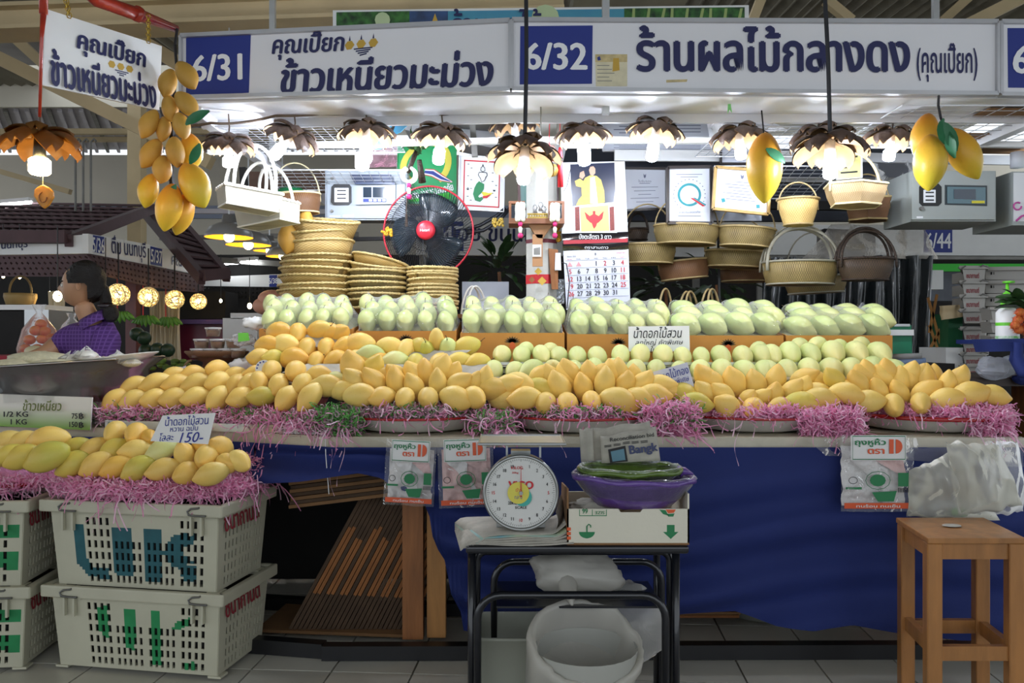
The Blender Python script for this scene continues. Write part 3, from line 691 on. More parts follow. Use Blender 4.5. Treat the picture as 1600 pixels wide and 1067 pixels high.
# stray strips hanging down the cloth
strays=[(535,672,760,3.03),(512,690,775,3.05),(1155,660,728,3.0),(868,660,715,3.0),(1570,690,715,2.98),(1300,690,712,3.0),(620,690,720,3.0),(1560,655,690,2.98)]
for i,(x,y0,y1,Y) in enumerate(strays):
    b=B();vs=[];n=14
    for s in range(n+1):
        v=s/n;p=S(x+5*math.sin(v*5+i)+(12*v if i % 2 else -4*v),y0+(y1-y0)*v,Y-.02);wv=Vector((.0013*math.cos(v*6),.0013*math.sin(v*6),0));vs+=[p-wv,p+wv]
    b.add(vs,[(2*s,2*s+1,2*s+3,2*s+2) for s in range(n)])
    one('paper_strip',b,m_pk2,f'single pale pink paper strip dangling below the counter edge, {ORD[i]} of the loose strips','paper strip','loose paper strips')
# left counter: metal tray
m_tray=mat('metal_tray','B9B9B4',.28,metal=.85,var=.15)
def lefttray():
    a=S(165,650,3.36);c=S(492,662,3.12);t=thing('metal_tray','long shallow metal tray of mangoes left of the plates','tray',((a.x+c.x)/2,3.3,TOPZ))
    for nm,o0,h,in (('front_lip',0,.032),):
        b=B();d=(c-a);d.z=0;a.z=c.z=TOPZ+h/2+.001
        b.beam(a,c,.006,h);obj(nm,b,m_tray,t)
        k=Vector((.06,.5,0));b=B();b.beam(a+k,c+k,.006,h);obj('back_lip',b,m_tray,t)
        b=B();b.add([a-Vector((0,0,h/2)),c-Vector((0,0,h/2)),c+k-Vector((0,0,h/2)),a+k-Vector((0,0,h/2))],[(0,1,2,3)]);obj('base',b,m_tray,t)
        b=B();b.beam(c,c+k,.006,h);obj('side_lip',b,m_tray,t);b=B();b.beam(a,a+k,.006,h);obj('side_lip',b,m_tray,t)
lefttray()
b=B();b.add([Vector(((x-800)/F*y,y,TOPZ+z)) for x,y,z in ((170,3.40,.04),(490,3.15,.04),(520,3.7,.13),(240,3.9,.13))],[(0,1,2,3)])
outs=shred('s','',line_band(150,500,.0,.12,TOPZ+.02,TOPZ+.085),3200,[(m_pk,.5),(m_pk2,.3),(m_gr,.2)],seed=70)+shred('s','',line_band(340,500,-.01,.03,TOPZ+.03,TOPZ+.06),130,PK,(.08,.14),seed=71,down=1.2)
shred_obj('pink shredded paper along the long metal tray',outs+[(b,m_bed)],S(330,650,3.3))
# metal tray rims below the green rows
for x0,x1,Y,yy,lb in ((757,1388,3.49,568,'long thin metal tray under the upper row of pale green mangoes'),(745,1410,3.37,591,'long white tray under the lower row of pale green mangoes')):
    a=S(x0,yy,Y);c=S(x1,yy,Y);t=thing('metal_tray',lb,'tray',((a.x+c.x)/2,Y,a.z-.02))
    b=B();b.beam(a,c,.004,.012);obj('front_lip',b,m_tray if Y>3.4 else m_enam,t)
    b=B();b.box(((a.x+c.x)/2,Y+.09,a.z-.012),(c.x-a.x,.18,.004));obj('base',b,m_tray,t)
# ================= mangoes =================
def mango_bmesh(fat=1.0,beak=1.0,bend=.10,nu=18,nv=16):
    """one mango along +X, length 1: round stem end at -x, curved pointed tip at +x"""
    prof=[(0,0),(.012,.10),(.04,.30),(.10,.52),(.18,.70),(.28,.86),(.38,.96),(.48,1.0),(.58,.975),(.68,.89),(.77,.75),(.85,.57),(.91,.40),(.955,.24),(.985,.12),(1,0)]
    b=B();vs=[];fs=[];k=len(prof)
    for i,(t,r) in enumerate(prof):
        x=t-.5;off=-bend*(t-.45) ** 2*1.6+bend*.3;rr=r*.285*fat
        if t>.8: off+=beak*.05*((t-.8)/.2) ** 2
        for j in range(nu):
            a=2*math.pi*j/nu
            vs.append((x,math.cos(a)*rr*.9,off+math.sin(a)*rr*(1.0 if math.sin(a)>0 else 1.04)))
    for i in range(k-1):
        for j in range(nu):
            j2=(j+1) % nu;fs.append((i*nu+j,(i+1)*nu+j,(i+1)*nu+j2,i*nu+j2))
    b.add(vs,fs);return b
def mango_mat(name,c_stem,c_mid,c_tip,spots=0,rough=.42,rnd=.10):
    m=bpy.data.materials.new(name);m.use_nodes=True;nt=m.node_tree;N=nt.nodes;L=nt.links
    b=N['Principled BSDF'];b.inputs['Roughness'].default_value=rough;b.inputs['Specular IOR Level'].default_value=.35
    b.inputs['Subsurface Weight'].default_value=.0
    tc=N.new('ShaderNodeTexCoord');sp=N.new('ShaderNodeSeparateXYZ');L.new(tc.outputs['Object'],sp.inputs[0])
    nz=N.new('ShaderNodeTexNoise');nz.inputs['Scale'].default_value=3;L.new(tc.outputs['Object'],nz.inputs['Vector'])
    oi=N.new('ShaderNodeObjectInfo')
    a=N.new('ShaderNodeMath');a.operation='MULTIPLY_ADD';a.inputs[1].default_value=.55;a.inputs[2].default_value=-.28;L.new(nz.outputs[0],a.inputs[0])
    a2=N.new('ShaderNodeMath');a2.operation='ADD';L.new(sp.outputs['X'],a2.inputs[0]);L.new(a.outputs[0],a2.inputs[1])
    a3=N.new('ShaderNodeMath');a3.operation='MULTIPLY_ADD';a3.inputs[1].default_value=.5;L.new(oi.outputs['Random'],a3.inputs[0]);L.new(a2.outputs[0],a3.inputs[2])
    mr=N.new('ShaderNodeMapRange');mr.inputs[1].default_value=-.5;mr.inputs[2].default_value=1.0;L.new(a3.outputs[0],mr.inputs[0])
    rp=N.new('ShaderNodeValToRGB');e=rp.color_ramp.elements;e[0].color=(*srgb(c_stem),1);e[1].color=(*srgb(c_tip),1);e[0].position=.1;e[1].position=.95
    q=e.new(.5);q.color=(*srgb(c_mid),1);L.new(mr.outputs[0],rp.inputs[0])
    hs=N.new('ShaderNodeHueSaturation');m2=N.new('ShaderNodeMapRange');m2.inputs[3].default_value=1-rnd;m2.inputs[4].default_value=1+rnd*.6
    wn=N.new('ShaderNodeTexWhiteNoise');wn.noise_dimensions='1D';L.new(oi.outputs['Random'],wn.inputs['W']);L.new(wn.outputs['Value'],m2.inputs[0]);L.new(m2.outputs[0],hs.inputs['Value'])
    L.new(rp.outputs[0],hs.inputs['Color'])
    sz=N.new('ShaderNodeTexNoise');sz.inputs['Scale'].default_value=22;sz.inputs['Detail'].default_value=6;L.new(tc.outputs['Object'],sz.inputs['Vector'])
    sr=N.new('ShaderNodeMapRange');sr.inputs[1].default_value=.64;sr.inputs[2].default_value=.76;sr.inputs[4].default_value=.35;L.new(sz.outputs[0],sr.inputs[0])
    mx=N.new('ShaderNodeMix');mx.data_type='RGBA';mx.inputs['B'].default_value=(*srgb('A8792E'),1)
    L.new(sr.outputs[0],mx.inputs['Factor']);L.new(hs.outputs[0],mx.inputs['A']);L.new(mx.outputs['Result'],b.inputs['Base Color'])
    bp=N.new('ShaderNodeBump');bp.inputs['Strength'].default_value=.06;bp.inputs['Distance'].default_value=.02;L.new(sz.outputs[0],bp.inputs['Height']);L.new(bp.outputs[0],b.inputs['Normal'])
    return m
MM={'y': mango_mat('mango_yellow','EDD37C','EDC96C','EBBB5C'),'o': mango_mat('mango_orange','E9C668','E8B955','E4AC4C'),
      'g': mango_mat('mango_green','BDCB7E','D0D68E','DDD08A'),'k': mango_mat('mango_yellowgreen','C3BF55','D6BE58','DDBB55'),
      'w': mango_mat('mango_wrapped','BFD08A','CFD796','DCDA98',rough=.24)}
TONE={'y': 'yellow','o': 'deep yellow','g': 'pale green','k': 'yellow-green','w': 'pale green'}
MV={}
for c in MM:
    MV[c]=[data('mango',mango_bmesh(f,bk,bd),MM[c],True) for f,bk,bd in ((1.10,1,.10),(1.04,1.5,.15),(1.14,.9,.07))]
m_stem=mat('stem_brown','4A3A24',.8)
sb=B();sb.tube([(-.485,0,.02),(-.53,.0,.03),(-.60,.02,.06),(-.66,.05,.07)],[.022,.012,.010,.012],5);stem_me=data('stem',sb,m_stem,True)
FILMS=[]
def row(desc,group,items,x0,y0,Yf,base=.121,name='mango',k=3.9525,grp=None):
    """items: (cx, cy, ang, tilt, scale, tone[, flags]) in the enlarged crop of the photo that starts at x0, y0"""
    its=[]
    for it in items:
        cx,cy,ang,tilt,s,tone=(list(it)+[1,'y'][len(it)-4:])[:6] if len(it)<6 else it[:6]
        its.append((x0+cx/k,y0+cy/k,ang,tilt,s,tone,it[6] if len(it)>6 else ''))
    its.sort();out=[];same={}
    for px,py,ang,tilt,s,tone,fl in its: same[tone]=same.get(tone,0)+1
    for n,(px,py,ang,tilt,s,tone,fl) in enumerate(its):
        Y=Yf(px) if callable(Yf) else Yf
        p=S(px,py,Y);a=R(ang);t=R(tilt)
        ax=Vector((math.cos(t)*math.cos(a),-math.sin(t),math.cos(t)*math.sin(a)))
        rg=random.Random(int(px*31+py*7));L_=base*s
        o=bpy.data.objects.new(name,MV[tone][rg.randrange(3)]);C.objects.link(o);o.location=p
        qd=ax.to_track_quat('X','Z');roll=rg.uniform(-.5,.5)+(math.pi if 'r' in fl else 0)
        o.rotation_mode='QUATERNION';o.rotation_quaternion=qd @ Euler((roll,0,0)).to_quaternion();o.scale=(L_,L_,L_)
        tag(o,f'{TONE[tone]} mango, {ORD[n]} from left, {desc[4:] if desc[:4] == "the " else desc}','mango',group)
        if 's' in fl: obj('stem',stem_me,None,o,W=False)
        if 't' in fl:   # small round sticker
            b=B();b.lathe([(0,0),(.09,0),(.09,.006),(0,.006)],14,Matrix.Translation((0.02,-.02,.285)),sx=1.2);obj('sticker',b,m_white,o,W=False)
        out.append((p,ax,L_))
    return out
Fd=lambda dy: (lambda px: fy(px)+dy)
# --- front left, tray on the far-left crates ---
row('the bottom row on the far-left crate tray','mangoes on the far-left crate tray',[(-20,850,205,20),(60,832,205,25,.95,'k'),(130,848,212,20,1.1,'k'),(290,850,207,15,1.4,'k')],0,500,2.98)
row('the upper row on the far-left crate tray','mangoes on the far-left crate tray',[(-30,760,190,25),(45,757,200,20,1.1),(150,752,195,20,1.05),(295,748,190,10,1.4,'y'),(470,792,200,25,1,'k')],0,500,3.10)
g1='mangoes on the tray with the 150 price note'
row('the bottom row below the 150 price note',g1,[(450,890,215,18,1.15,'k'),(595,895,215,22,1.1,'y'),(720,912,205,20,1.05,'o'),(855,918,212,20,1.1,'k'),(1010,928,195,35,1.1,'y'),(1155,948,200,60,1.05,'y'),(1305,955,198,22,1.1,'y')],0,500,lambda x: 3.03-(x-110)*.0006)
row('the second row below the 150 price note',g1,[(580,802,215,35,1.1,'y'),(708,805,210,42,1.1,'k'),(840,810,185,18,1.1,'y'),(1000,812,205,35,1.1,'g'),(1140,835,95,35,1.05,'y','s'),(1275,850,270,80,1.15,'y'),(1400,890,0,40,1,'y'),(1480,872,330,30,.95,'y')],0,500,lambda x: 3.10-(x-110)*.0006)
row('the top row behind the 150 price note',g1,[(712,697,260,72,1.1,'y'),(845,706,270,78,1.1,'y'),(925,735,0,60,.95,'o'),(1240,770,0,60,.9,'y'),(1360,792,120,55,1.12,'y')],0,500,lambda x: 3.16-(x-110)*.0006)
# --- left counter tray (from crops A and B) ---
g2='mangoes on the long metal tray'
A2=lambda l: [(x+1581,*r) for x,*r in l]
row('the bottom row of the long metal tray',g2,[(710,500,232,30,1.1),(830,495,205,40,1.1),(955,490,195,48,1.1),(1075,485,195,42,1.1),(1210,480,195,40,1.15),(1350,485,235,50,1.2),(1490,480,200,40,1.1)]+A2([(35,475,180,35,1.05,'k'),(190,485,235,40,1.1),(335,480,235,28,1.2)]),0,500,Fd(.07))
row('the second row of the long metal tray',g2,[(830,410,205,38,1.1),(962,395,200,28,1.2),(1090,397,195,40,1.1),(1215,398,200,32,1.2),(1350,385,200,55,1.15),(1460,403,250,60,1.1),(1555,392,200,50,1.1)]+A2([(20,385,300,60,1.1),(140,405,255,55,1.1),(285,400,240,62,1.1),(440,408,5,12,1.15),(545,440,5,15,1.1),(390,420,20,15)]),0,500,Fd(.15))
row('the third row of the long metal tray',g2,[(1070,347,200,35),(1135,372,180,40),(1190,335,190,50),(1345,312,165,62,1.15),(1450,345,190,40),(1545,360,200,50)]+A2([(100,316,250,72,1.12),(245,320,230,72,1.12),(385,346,8,22,1.1),(490,372,10,30,.9,'g'),(0,335,180,45,1)]),0,500,Fd(.23))
# --- plates ---
gp='ripe mangoes fanned out on the enamel plates'
row('the front ring of the plate left of the scale',gp,[(645,468,3,12,1.25),(780,480,195,45,1.1),(920,490,250,75,1.12),(1065,485,200,80,1.1),(1235,488,342,22,1.25),(1350,480,335,52,1.1)],400,500,Fd(.10))
row('the upright row of the plate left of the scale',gp,[(612,378,130,20,1.1),(728,385,125,18,1.2),(860,385,97,15,1.18),(975,415,115,20,1.1),(1122,398,92,15,1.15),(1255,400,38,20,1.15),(1358,385,75,30,.9),(1415,362,80,18,.95)],400,500,Fd(.17))
row('the back fan of the plate left of the scale',gp,[(600,300,108,10,1.35),(725,300,60,15,1.1,'k'),(790,362,140,15,1.15),(870,350,130,18,1.1),(978,350,118,12,1.2),(1045,340,95,12,1.2),(1150,305,72,12,1.15),(1212,342,60,18,1.1)],400,500,Fd(.26))
row('the low pair between the first and second plate',gp,[(1460,430,5,15,1.25),(1560,405,20,15,1.1),(1540,490,5,15,1.2)],400,500,Fd(.16))
row('the front ring of the plate above the newspapers',gp,[(80,490,185,15,1.25),(210,517,200,65,1.1),(345,520,220,72,1.15),(495,508,270,78,1.12),(665,507,342,12,1.4,'y','t'),(795,495,335,30,1.2),(880,468,355,15,1.2)],800,500,Fd(.10))
row('the upright row of the plate above the newspapers',gp,[(40,400,350,15,1.25),(170,428,345,15,1.15,'k'),(290,420,112,14,1.3),(440,425,105,18,1.2),(575,398,88,12,1.3),(706,410,80,16,1.15),(805,405,58,14,1.2),(915,412,5,15,1.2),(945,440,0,15,1.15)],800,500,Fd(.18))
row('the back fan of the plate above the newspapers',gp,[(170,352,50,15,1.1),(235,368,110,16,1.2),(335,365,118,12,1.25),(350,330,115,12,1.15),(475,340,100,18,1.1),(495,385,95,40,.9),(625,345,108,10,1.25),(660,335,95,12,1.2),(755,355,100,18,1.0),(540,335,60,20,.9)],800,500,Fd(.27))
row('the front ring of the plate right of the gold tag',gp,[(1140,518,350,15,1.15,'k'),(1330,535,150,20,1.15),(1490,550,200,45,1.1),(1655,545,185,25,1.1),(1801,522,350,15,1.25,'k'),(1911,490,350,20,1.15)],800,500,Fd(.10))
row('the upright row of the plate right of the gold tag',gp,[(1050,463,355,12,1.25,'k'),(1190,455,130,18,1.1),(1300,468,135,16,1.15),(1455,495,70,45,1.0),(1540,490,50,30,1.0),(1621,465,85,25,1.0),(1731,445,60,25,1.1),(1796,425,75,25,1.0),(1891,462,350,15,1.2),(1981,485,345,20,1)],800,500,Fd(.18))
row('the back fan of the plate right of the gold tag',gp,[(1050,430,0,15,1.1,'k'),(1195,368,125,12,1.25),(1240,395,120,14,1.2),(1370,388,112,12,1.25),(1385,430,95,45,.9),(1505,402,110,12,1.2),(1631,375,85,14,1.2),(1806,368,30,18,1.15),(1860,372,345,15,1.15),(1895,432,350,10,1.2),(1960,420,350,15,1.1)],800,500,Fd(.27))
row('the front ring of the red rimmed plate',gp,[(490,462,345,15,1.2),(620,505,5,20,1.15),(775,532,230,68,1.2),(940,522,220,66,1.15),(1105,495,15,20,1.2),(1250,463,15,12,1.3),(1390,470,345,18,1.1)],1200,500,Fd(.10))
row('the upright row of the red rimmed plate',gp,[(410,375,130,14,1.1,'k'),(455,420,0,30,.9),(550,400,120,14,1.15),(680,445,118,18,1.1),(812,460,120,16,1.15),(980,450,40,18,1.2),(1110,415,92,14,1.2),(1180,372,70,14,1.1)],1200,500,Fd(.18))
row('the back fan of the red rimmed plate',gp,[(590,350,130,15,1.1),(610,325,110,14,1.0),(670,390,130,14,1.15),(712,360,125,14,1.15),(735,322,110,14,1.05),(812,395,93,12,1.3),(878,392,100,20,1.1),(880,335,75,16,1.0),(965,390,88,12,1.4),(930,350,70,16,1.0),(1030,365,98,14,1.1)],1200,500,Fd(.27))
# --- pale green rows ---
gg='pale green mangoes on the thin metal trays'
X=lambda off,l: [(x+off,*r) for x,*r in l]
up=[(-60,220,200,70),(60,222,230,72),(185,222,300,68,1.05),(290,225,200,70,.95),(405,228,250,75),(528,230,260,72,1.05),(670,225,260,70,1.1),(790,220,250,70,1.1),(930,222,270,74,1.08),(1055,232,250,72,1.02),(1168,232,260,72),(1290,230,290,68,1.12),(1425,230,260,74,1.1),(1545,222,260,72,1.1)]
up=[(*u[:4],(u[4] if len(u)>4 else 1.0),'g') for u in up]
up2=[(x+1581,y,a,70,s,'g') for x,y,a,s in ((20,225,280,1.15),(135,212,260,1.2),(265,216,270,1.15),(400,210,260,1.25),(545,212,280,1.25),(680,216,290,1.25))]
row('the upper pale green row',gg,up+up2,800,500,3.56,base=.138)
row('the back of the upper pale green row',gg,[(80,190,200,60,.9,'g'),(240,195,180,60,.9,'g'),(1520,195,200,60,1.0,'g'),(1780,178,200,55,1.1,'g'),(1881,172,180,55,1.15,'g'),(2011,185,180,55,1.1,'g'),(2151,172,180,55,1.1,'g')],800,500,3.63,base=.138)
lw=[(-110,315,250,70,1),(20,318,200,60,.95),(118,318,200,45,1.15),(255,312,90,60,1),(385,315,270,70,1.0),(508,305,250,70,1.05),(632,320,250,60,1.2),(765,318,280,70,1.1),(892,312,250,70,1.0),(1030,320,250,70,1.0),(1162,320,260,72,1.1),(1295,320,280,66,1.15),(1435,322,310,62,1.1),(1552,320,250,72,1.1)]
lw2=[(x+1581,y,a,t,s) for x,y,a,t,s in ((0,320,260,70,1.05),(118,320,270,72,1.15),(250,315,260,72,1.2),(385,313,270,72,1.2),(512,312,240,60,1.15),(645,305,250,60,1.15),(775,320,320,50,1.15))]
row('the lower pale green row',gg,[(*u,'g') for u in lw+lw2],800,500,3.45,base=.138)
# --- stemmed stacks on newspaper (crop B) ---
gs='stemmed mangoes stacked on newspaper'
row('the top of the stemmed stack at the left',gs,[(145,78,0,25,1.2,'o','s'),(262,80,100,-60,1.1,'o','s'),(385,72,200,-25,1.2,'o','s'),(450,78,10,30,1.1,'o'),(510,92,30,30,1.15,'o','s')],400,500,3.60)
row('the middle of the stemmed stack at the left',gs,[(75,160,5,20,1.15,'o','s'),(180,160,355,18,1.3,'y'),(316,176,90,-58,1.15,'o','s'),(440,172,90,-62,1.1,'o','s'),(555,162,200,40,1.1,'o','s'),(635,150,182,12,1.25,'y','s')],400,500,3.54)
row('the bottom of the stemmed stack at the left',gs,[(25,235,180,40,1.05,'y'),(108,238,180,50,1.0,'k'),(235,242,0,20,1.25,'o','s'),(373,255,90,-66,1.05,'o','s'),(495,250,200,45,1.1,'o','s')],400,500,3.48)
row('the stemmed stack in the middle',gs,[(1115,128,270,-20,1.0,'y','s'),(835,175,350,15,1.25,'y','s'),(930,186,60,-55,1.2,'y','s'),(1012,170,0,40,1.1,'k'),(1056,203,270,-50,1.15,'k','s'),(1186,182,270,-55,1.15,'g','s'),(1298,168,200,15,1.15,'k','s')],400,500,3.55)
row('the bottom of the stemmed stack in the middle',gs,[(625,252,180,20,1.2,'y'),(705,215,180,20,1.1,'g'),(748,250,30,-40,.95,'o','s'),(860,257,180,30,1.15,'g','s'),(985,268,270,70,1.05,'k','s'),(1125,272,60,-40,1.1,'y','s'),(1252,265,190,20,1.15,'k','s'),(1370,268,190,35,1.1,'k','s'),(690,240,180,30,1,'y')],400,500,3.47)
# --- newspaper sheets under the stacks ---
m_news=mat('newsprint','B9B4A8',.85,var=.25,vs=25,bump=.2,bs=40)
for i,(q,Y) in enumerate((([(440,527),(540,518),(590,545),(420,540)],3.56),([(590,552),(665,548),(738,547),(690,565)],3.5),([(480,568),(780,570),(745,592),(440,582)],3.40))):
    pts=[S(x,y,Y+(.03 if k<2 else -.03)) for k,(x,y) in enumerate(q)];b=B()
    b.grid(lambda u,v: pts[0].lerp(pts[1],u).lerp(pts[3].lerp(pts[2],u),v)+Vector((0,0,.008*noise.noise(Vector((u*9,v*4,i))))),16,5)
    one('newspaper_sheet',b,m_news,['crumpled newspaper between the upper stemmed mangoes','crumpled newspaper in the middle stemmed stack','long newspaper sheet spread under the stemmed stacks'][i],'newspaper',smooth=True)
# --- orange cartons of film wrapped mangoes ---
m_cart=mat('carton_orange','C98A3A',.65,var=.1,vs=5)
m_cartd=mat('print_dark','4B3A22',.7);m_film=film_mat('cling_film','FFFFFF',.0,1.1,.07,.22,20)
BX=[(405,551,514,501,487,476,5,283),(556,713,517,503,490,479,5,285),(719,882,520,505,492,482,5,290),(886,1046,522,507,494,484,5,296),(1051,1224,524,509,497,487,4,322),(1228,1394,524,511,500,491,4,330)]
place=['behind the yellow stemmed stack','behind the middle stemmed stack','left of the handwritten white note','behind the handwritten white note','right of the handwritten white note','beside the green cooler']
short=['behind yellow stemmed stack','behind middle stemmed stack','left of white note','behind white note','right of white note','beside green cooler']
for bi,(x0,x1,yt,f1,f2,f3,n,ang) in enumerate(BX):
    Y=3.70;a=S(x0,yt,Y);c=S(x1,yt,Y);cx=(a.x+c.x)/2;w_=c.x-a.x;zt=a.z;zb=1.117;dp=.40
    t=thing('mango_carton',f'open orange cardboard carton of wrapped mangoes {place[bi]}','box',(cx,Y+dp/2,zb),'orange cartons of wrapped mangoes')
    b=B();b.box((cx,Y,(zt+zb)/2),(w_,.006,zt-zb));obj('front_panel',b,m_cart,t)
    for s in (-1,1):
        xx=cx+s*(w_/2-.003);b=B();b.prism([(xx,Y,zb),(xx,Y+dp,zb),(xx,Y+dp,zt+.05),(xx,Y,zt)],(s*-.004,0,0));obj('side_panel',b,m_cart,t)
    b=B();b.box((cx,Y+dp,(zt+.05+zb)/2),(w_,.006,zt+.05-zb));obj('back_panel',b,m_cart,t)
    b=B();b.box((cx,Y+dp/2,zb+.004),(w_-.012,dp,.006));obj('bottom',b,m_cart,t)
    b=B();b.add([(cx-w_/2+.01,Y+.01,zt-.015),(cx+w_/2-.01,Y+.01,zt-.015),(cx+w_/2-.01,Y+dp-.01,zt+.075),(cx-w_/2+.01,Y+dp-.01,zt+.075)],[(0,1,2,3)]);obj('paper_liner',b,mat('liner','B9B48A',.8),t)
    # printed sprig of leaves with a fruit on the front
    lx=x0+(.5 if bi else .75)*(x1-x0);b=B();ly=yt+14
    for k in range(9):
        an=R(180+180*k/8);e=(lx+13*math.cos(an),ly+9*math.sin(an));w1=(lx+5*math.cos(an+.5),ly+4*math.sin(an+.5));w2=(lx+5*math.cos(an-.5),ly+4*math.sin(an-.5))
        b.add([S(*p,Y)-Vector((0,.0045,0)) for p in ((lx,ly+3),w1,e,w2)],[(0,1,2,3)])
    obj('printed_leaves',b,m_cartd,t)
    b=B();b.add([S(lx+5*math.cos(k*.785),ly+6+6*math.sin(k*.785),Y)-Vector((0,.005,0)) for k in range(8)],[tuple(range(8))]);obj('printed_fruit',b,mat('print_orange','D9622A',.6),t)
    spheres=[]
    for r_,(fyv,Yr,dn) in enumerate(((f1,3.79,'front'),(f2,3.88,'middle'),(f3,3.97,'back'))):
        pitch=(x1-x0)/(n+.25);its=[]
        for k in range(n):
            rg=random.Random(bi*100+r_*10+k)
            px=x0+pitch*(k+.62+(.25 if r_ % 2 else 0)-(.1 if n==4 else 0))*1.0
            its.append((px+rg.uniform(-2,2),fyv+rg.uniform(-2.5,2.5),ang+rg.uniform(-8,8),40+rg.uniform(-6,8),(1.1 if n==5 else 1.26)*rg.uniform(.94,1.06),'w','s' if rg.random()<.45 else ''))
        spheres+=row(f'the {dn} row of carton {short[bi]}',f'wrapped mangoes in the carton {place[bi]}',its,0,0,Yr,k=1,base=.132)
    # cling film drawn over the carton
    balls=[]
    for p,ax,L_ in spheres:
        for s in (-.36,-.2,0,.2,.36): balls.append((p+ax*L_*s,.285*L_*(1-1.9*s*s)+.004))
    nx,ny=56,44;X0,X1,Y0,Y1=cx-w_/2+.002,cx+w_/2-.002,Y+.004,Y+dp-.004;H=[]
    base=lambda y: zt-.01+(y-Y)/dp*.07
    for i in range(nx+1):
        x=X0+(X1-X0)*i/nx
        col=[]
        for j in range(ny+1):
            y=Y0+(Y1-Y0)*j/ny;z=base(y)
            for c_,r in balls:
                d2=(x-c_.x) ** 2+(y-c_.y) ** 2
                if d2<r*r*.8: z=max(z,c_.z+math.sqrt(r*r-d2))
            col.append(z)
        H.append(col)
    H0=[c_[:] for c_ in H]
    for it in range(40):
        for i in range(1,nx):
            for j in range(1,ny):
                H[i][j]=max(H0[i][j]-.012,(H[i-1][j]+H[i+1][j]+H[i][j-1]+H[i][j+1])/4)
    b=B();b.grid(lambda u,v: Vector((X0+(X1-X0)*u,Y0+(Y1-Y0)*v,H[round(u*nx)][round(v*ny)]+.002)),nx,ny)
    obj('cling_film',b,m_film,t,True)
# ================= sign boards and canopy =================
m_sign=mat('sign_face','EEEEF2',.22,var=.03,vs=2,coat=.5)
m_frame=mat('sign_frame','BFC0C4',.35,metal=.5,var=.1)
def stallsign(x0,t0,b0,Y0,x1,t1,b1,Y1,label):
    P=[S(x0,t0,Y0),S(x1,t1,Y1),S(x1,b1,Y1),S(x0,b0,Y0)]
    loc=(P[2]+P[3])/2+Vector((0,.08,0));t=thing('stall_sign',label,'sign',loc)
    n=(P[1]-P[0]).cross(P[2]-P[1]).normalized()
    if n.y>0: n=-n
    b=B();b.prism(P,-n*.16);obj('light_box',b,m_sign,t)
    for a,c in ((P[0],P[1]),(P[3],P[2])):
        b=B();b.beam(a+n*.002,c+n*.002,.03,.016,up=(0,0,1));obj('frame',b,m_frame,t)
    for a,c in ((P[0],P[3]),(P[1],P[2])):
        b=B();b.beam(a+n*.002,c+n*.002,.012,.03,up=n);obj('frame',b,m_frame,t)
    yaw=math.atan2(P[1].y-P[0].y,P[1].x-P[0].x);pitch=math.atan2(P[1].z-P[0].z,(P[1]-P[0]).xy.length)
    def uv(px,py):    # picture position -> u, v on the board (approximately linear)
        u=(px-x0)/(x1-x0);Yx=Y0*Y1/(Y1+(Y0-Y1)*u);uu=(S(px,0,Yx).x-P[0].x)/(P[1].x-P[0].x)
        tt=t0+(t1-t0)*u;bb=b0+(b1-b0)*u;return uu,(py-tt)/(bb-tt)
    def g(px,py,off=.001):
        u,v=uv(px,py);return P[0].lerp(P[1],u).lerp(P[3].lerp(P[2],u),v)+n*off
    def rect(q,m,name,off=.0015):
        b=B();b.prism([g(x,y,off) for x,y in q],-n*.001);return obj(name,b,m,t)
    def txt(body,q,m=m_navy,bold=.03,shear=0,off=.003,sq=1):
        xa,ya,xb,yb=q;a=g(xa,ya);c=g(xb,yb);m_=(g(xa,yb)-g(xa,ya)).length
        return text(body,(a+c)/2+n*off,(g(xb,ya)-g(xa,ya)).length,m,t,m_,rot=yawm(yaw) @ Matrix.Rotation(pitch,3,'Z'),bold=bold,shear=shear)
    return t,rect,txt,g
m_prgold=mat('print_gold','C9A23C',.5);m_tape=mat('old_tape','D8C48E',.5,var=.3,vs=40);m_paperold=mat('old_label','E2D9B8',.6,var=.15,vs=30)
t,rect,txt,g=stallsign(284,57,153,3.43,797,33,140,3.3,'white lit sign box numbered 6/31 with ornate dark blue Thai lettering')
rect([(291,58),(392,55),(389,145),(291,151)],m_blue,'number_panel');txt('6/31',(302,86,378,126),m_wlet,.03)
txt('คุณเปี๊ยก',(426,50,538,92),m_navy,.035,.15);txt('ข้าวเหนียวมะม่วง',(441,86,769,140),m_navy,.045,.12)
for i,(x,y) in enumerate(((546,71),(564,69),(583,67))):
    rect([(x-7+0,y),(x-3,y-6),(x+4,y-7),(x+8,y-1),(x+3,y+6),(x-4,y+7)],m_prgold,'printed_fruit')
    rect([(x-1,y-7),(x+1,y-15),(x+2,y-7)],m_navy,'printed_stem')
for k in range(4):
    rect([(553+3*k,76+3.2*k),(582-3*k,73+3.2*k),(582-3*k,75+3.2*k),(553+3*k,78+3.2*k)],m_navy,'printed_stand')
t,rect,txt,g=stallsign(800,32,140,3.3,1557,35,147,3.35,'white lit sign box numbered 6/32 with bold dark blue Thai lettering')
rect([(813,41),(926,40),(925,131),(812,132)],m_blue,'number_panel');txt('6/32',(821,68,916,109),m_wlet,.03)
txt('ร้านผลไม้กลางดง',(996,42,1419,112),m_navy,.04);txt('(คุณเปี๊ยก)',(1432,68,1526,128),m_navy,.02)
rect([(930,85),(980,85),(980,135),(931,135)],m_paperold,'old_label',.0012);rect([(930,85),(980,85),(980,97),(930,97)],m_tape,'label_band',.0016)
for k in range(5): rect([(933,102+6*k),(952+4*(k % 3),102+6*k),(952+4*(k % 3),103+6*k),(933,103+6*k)],m_steel,'label_line',.0016)
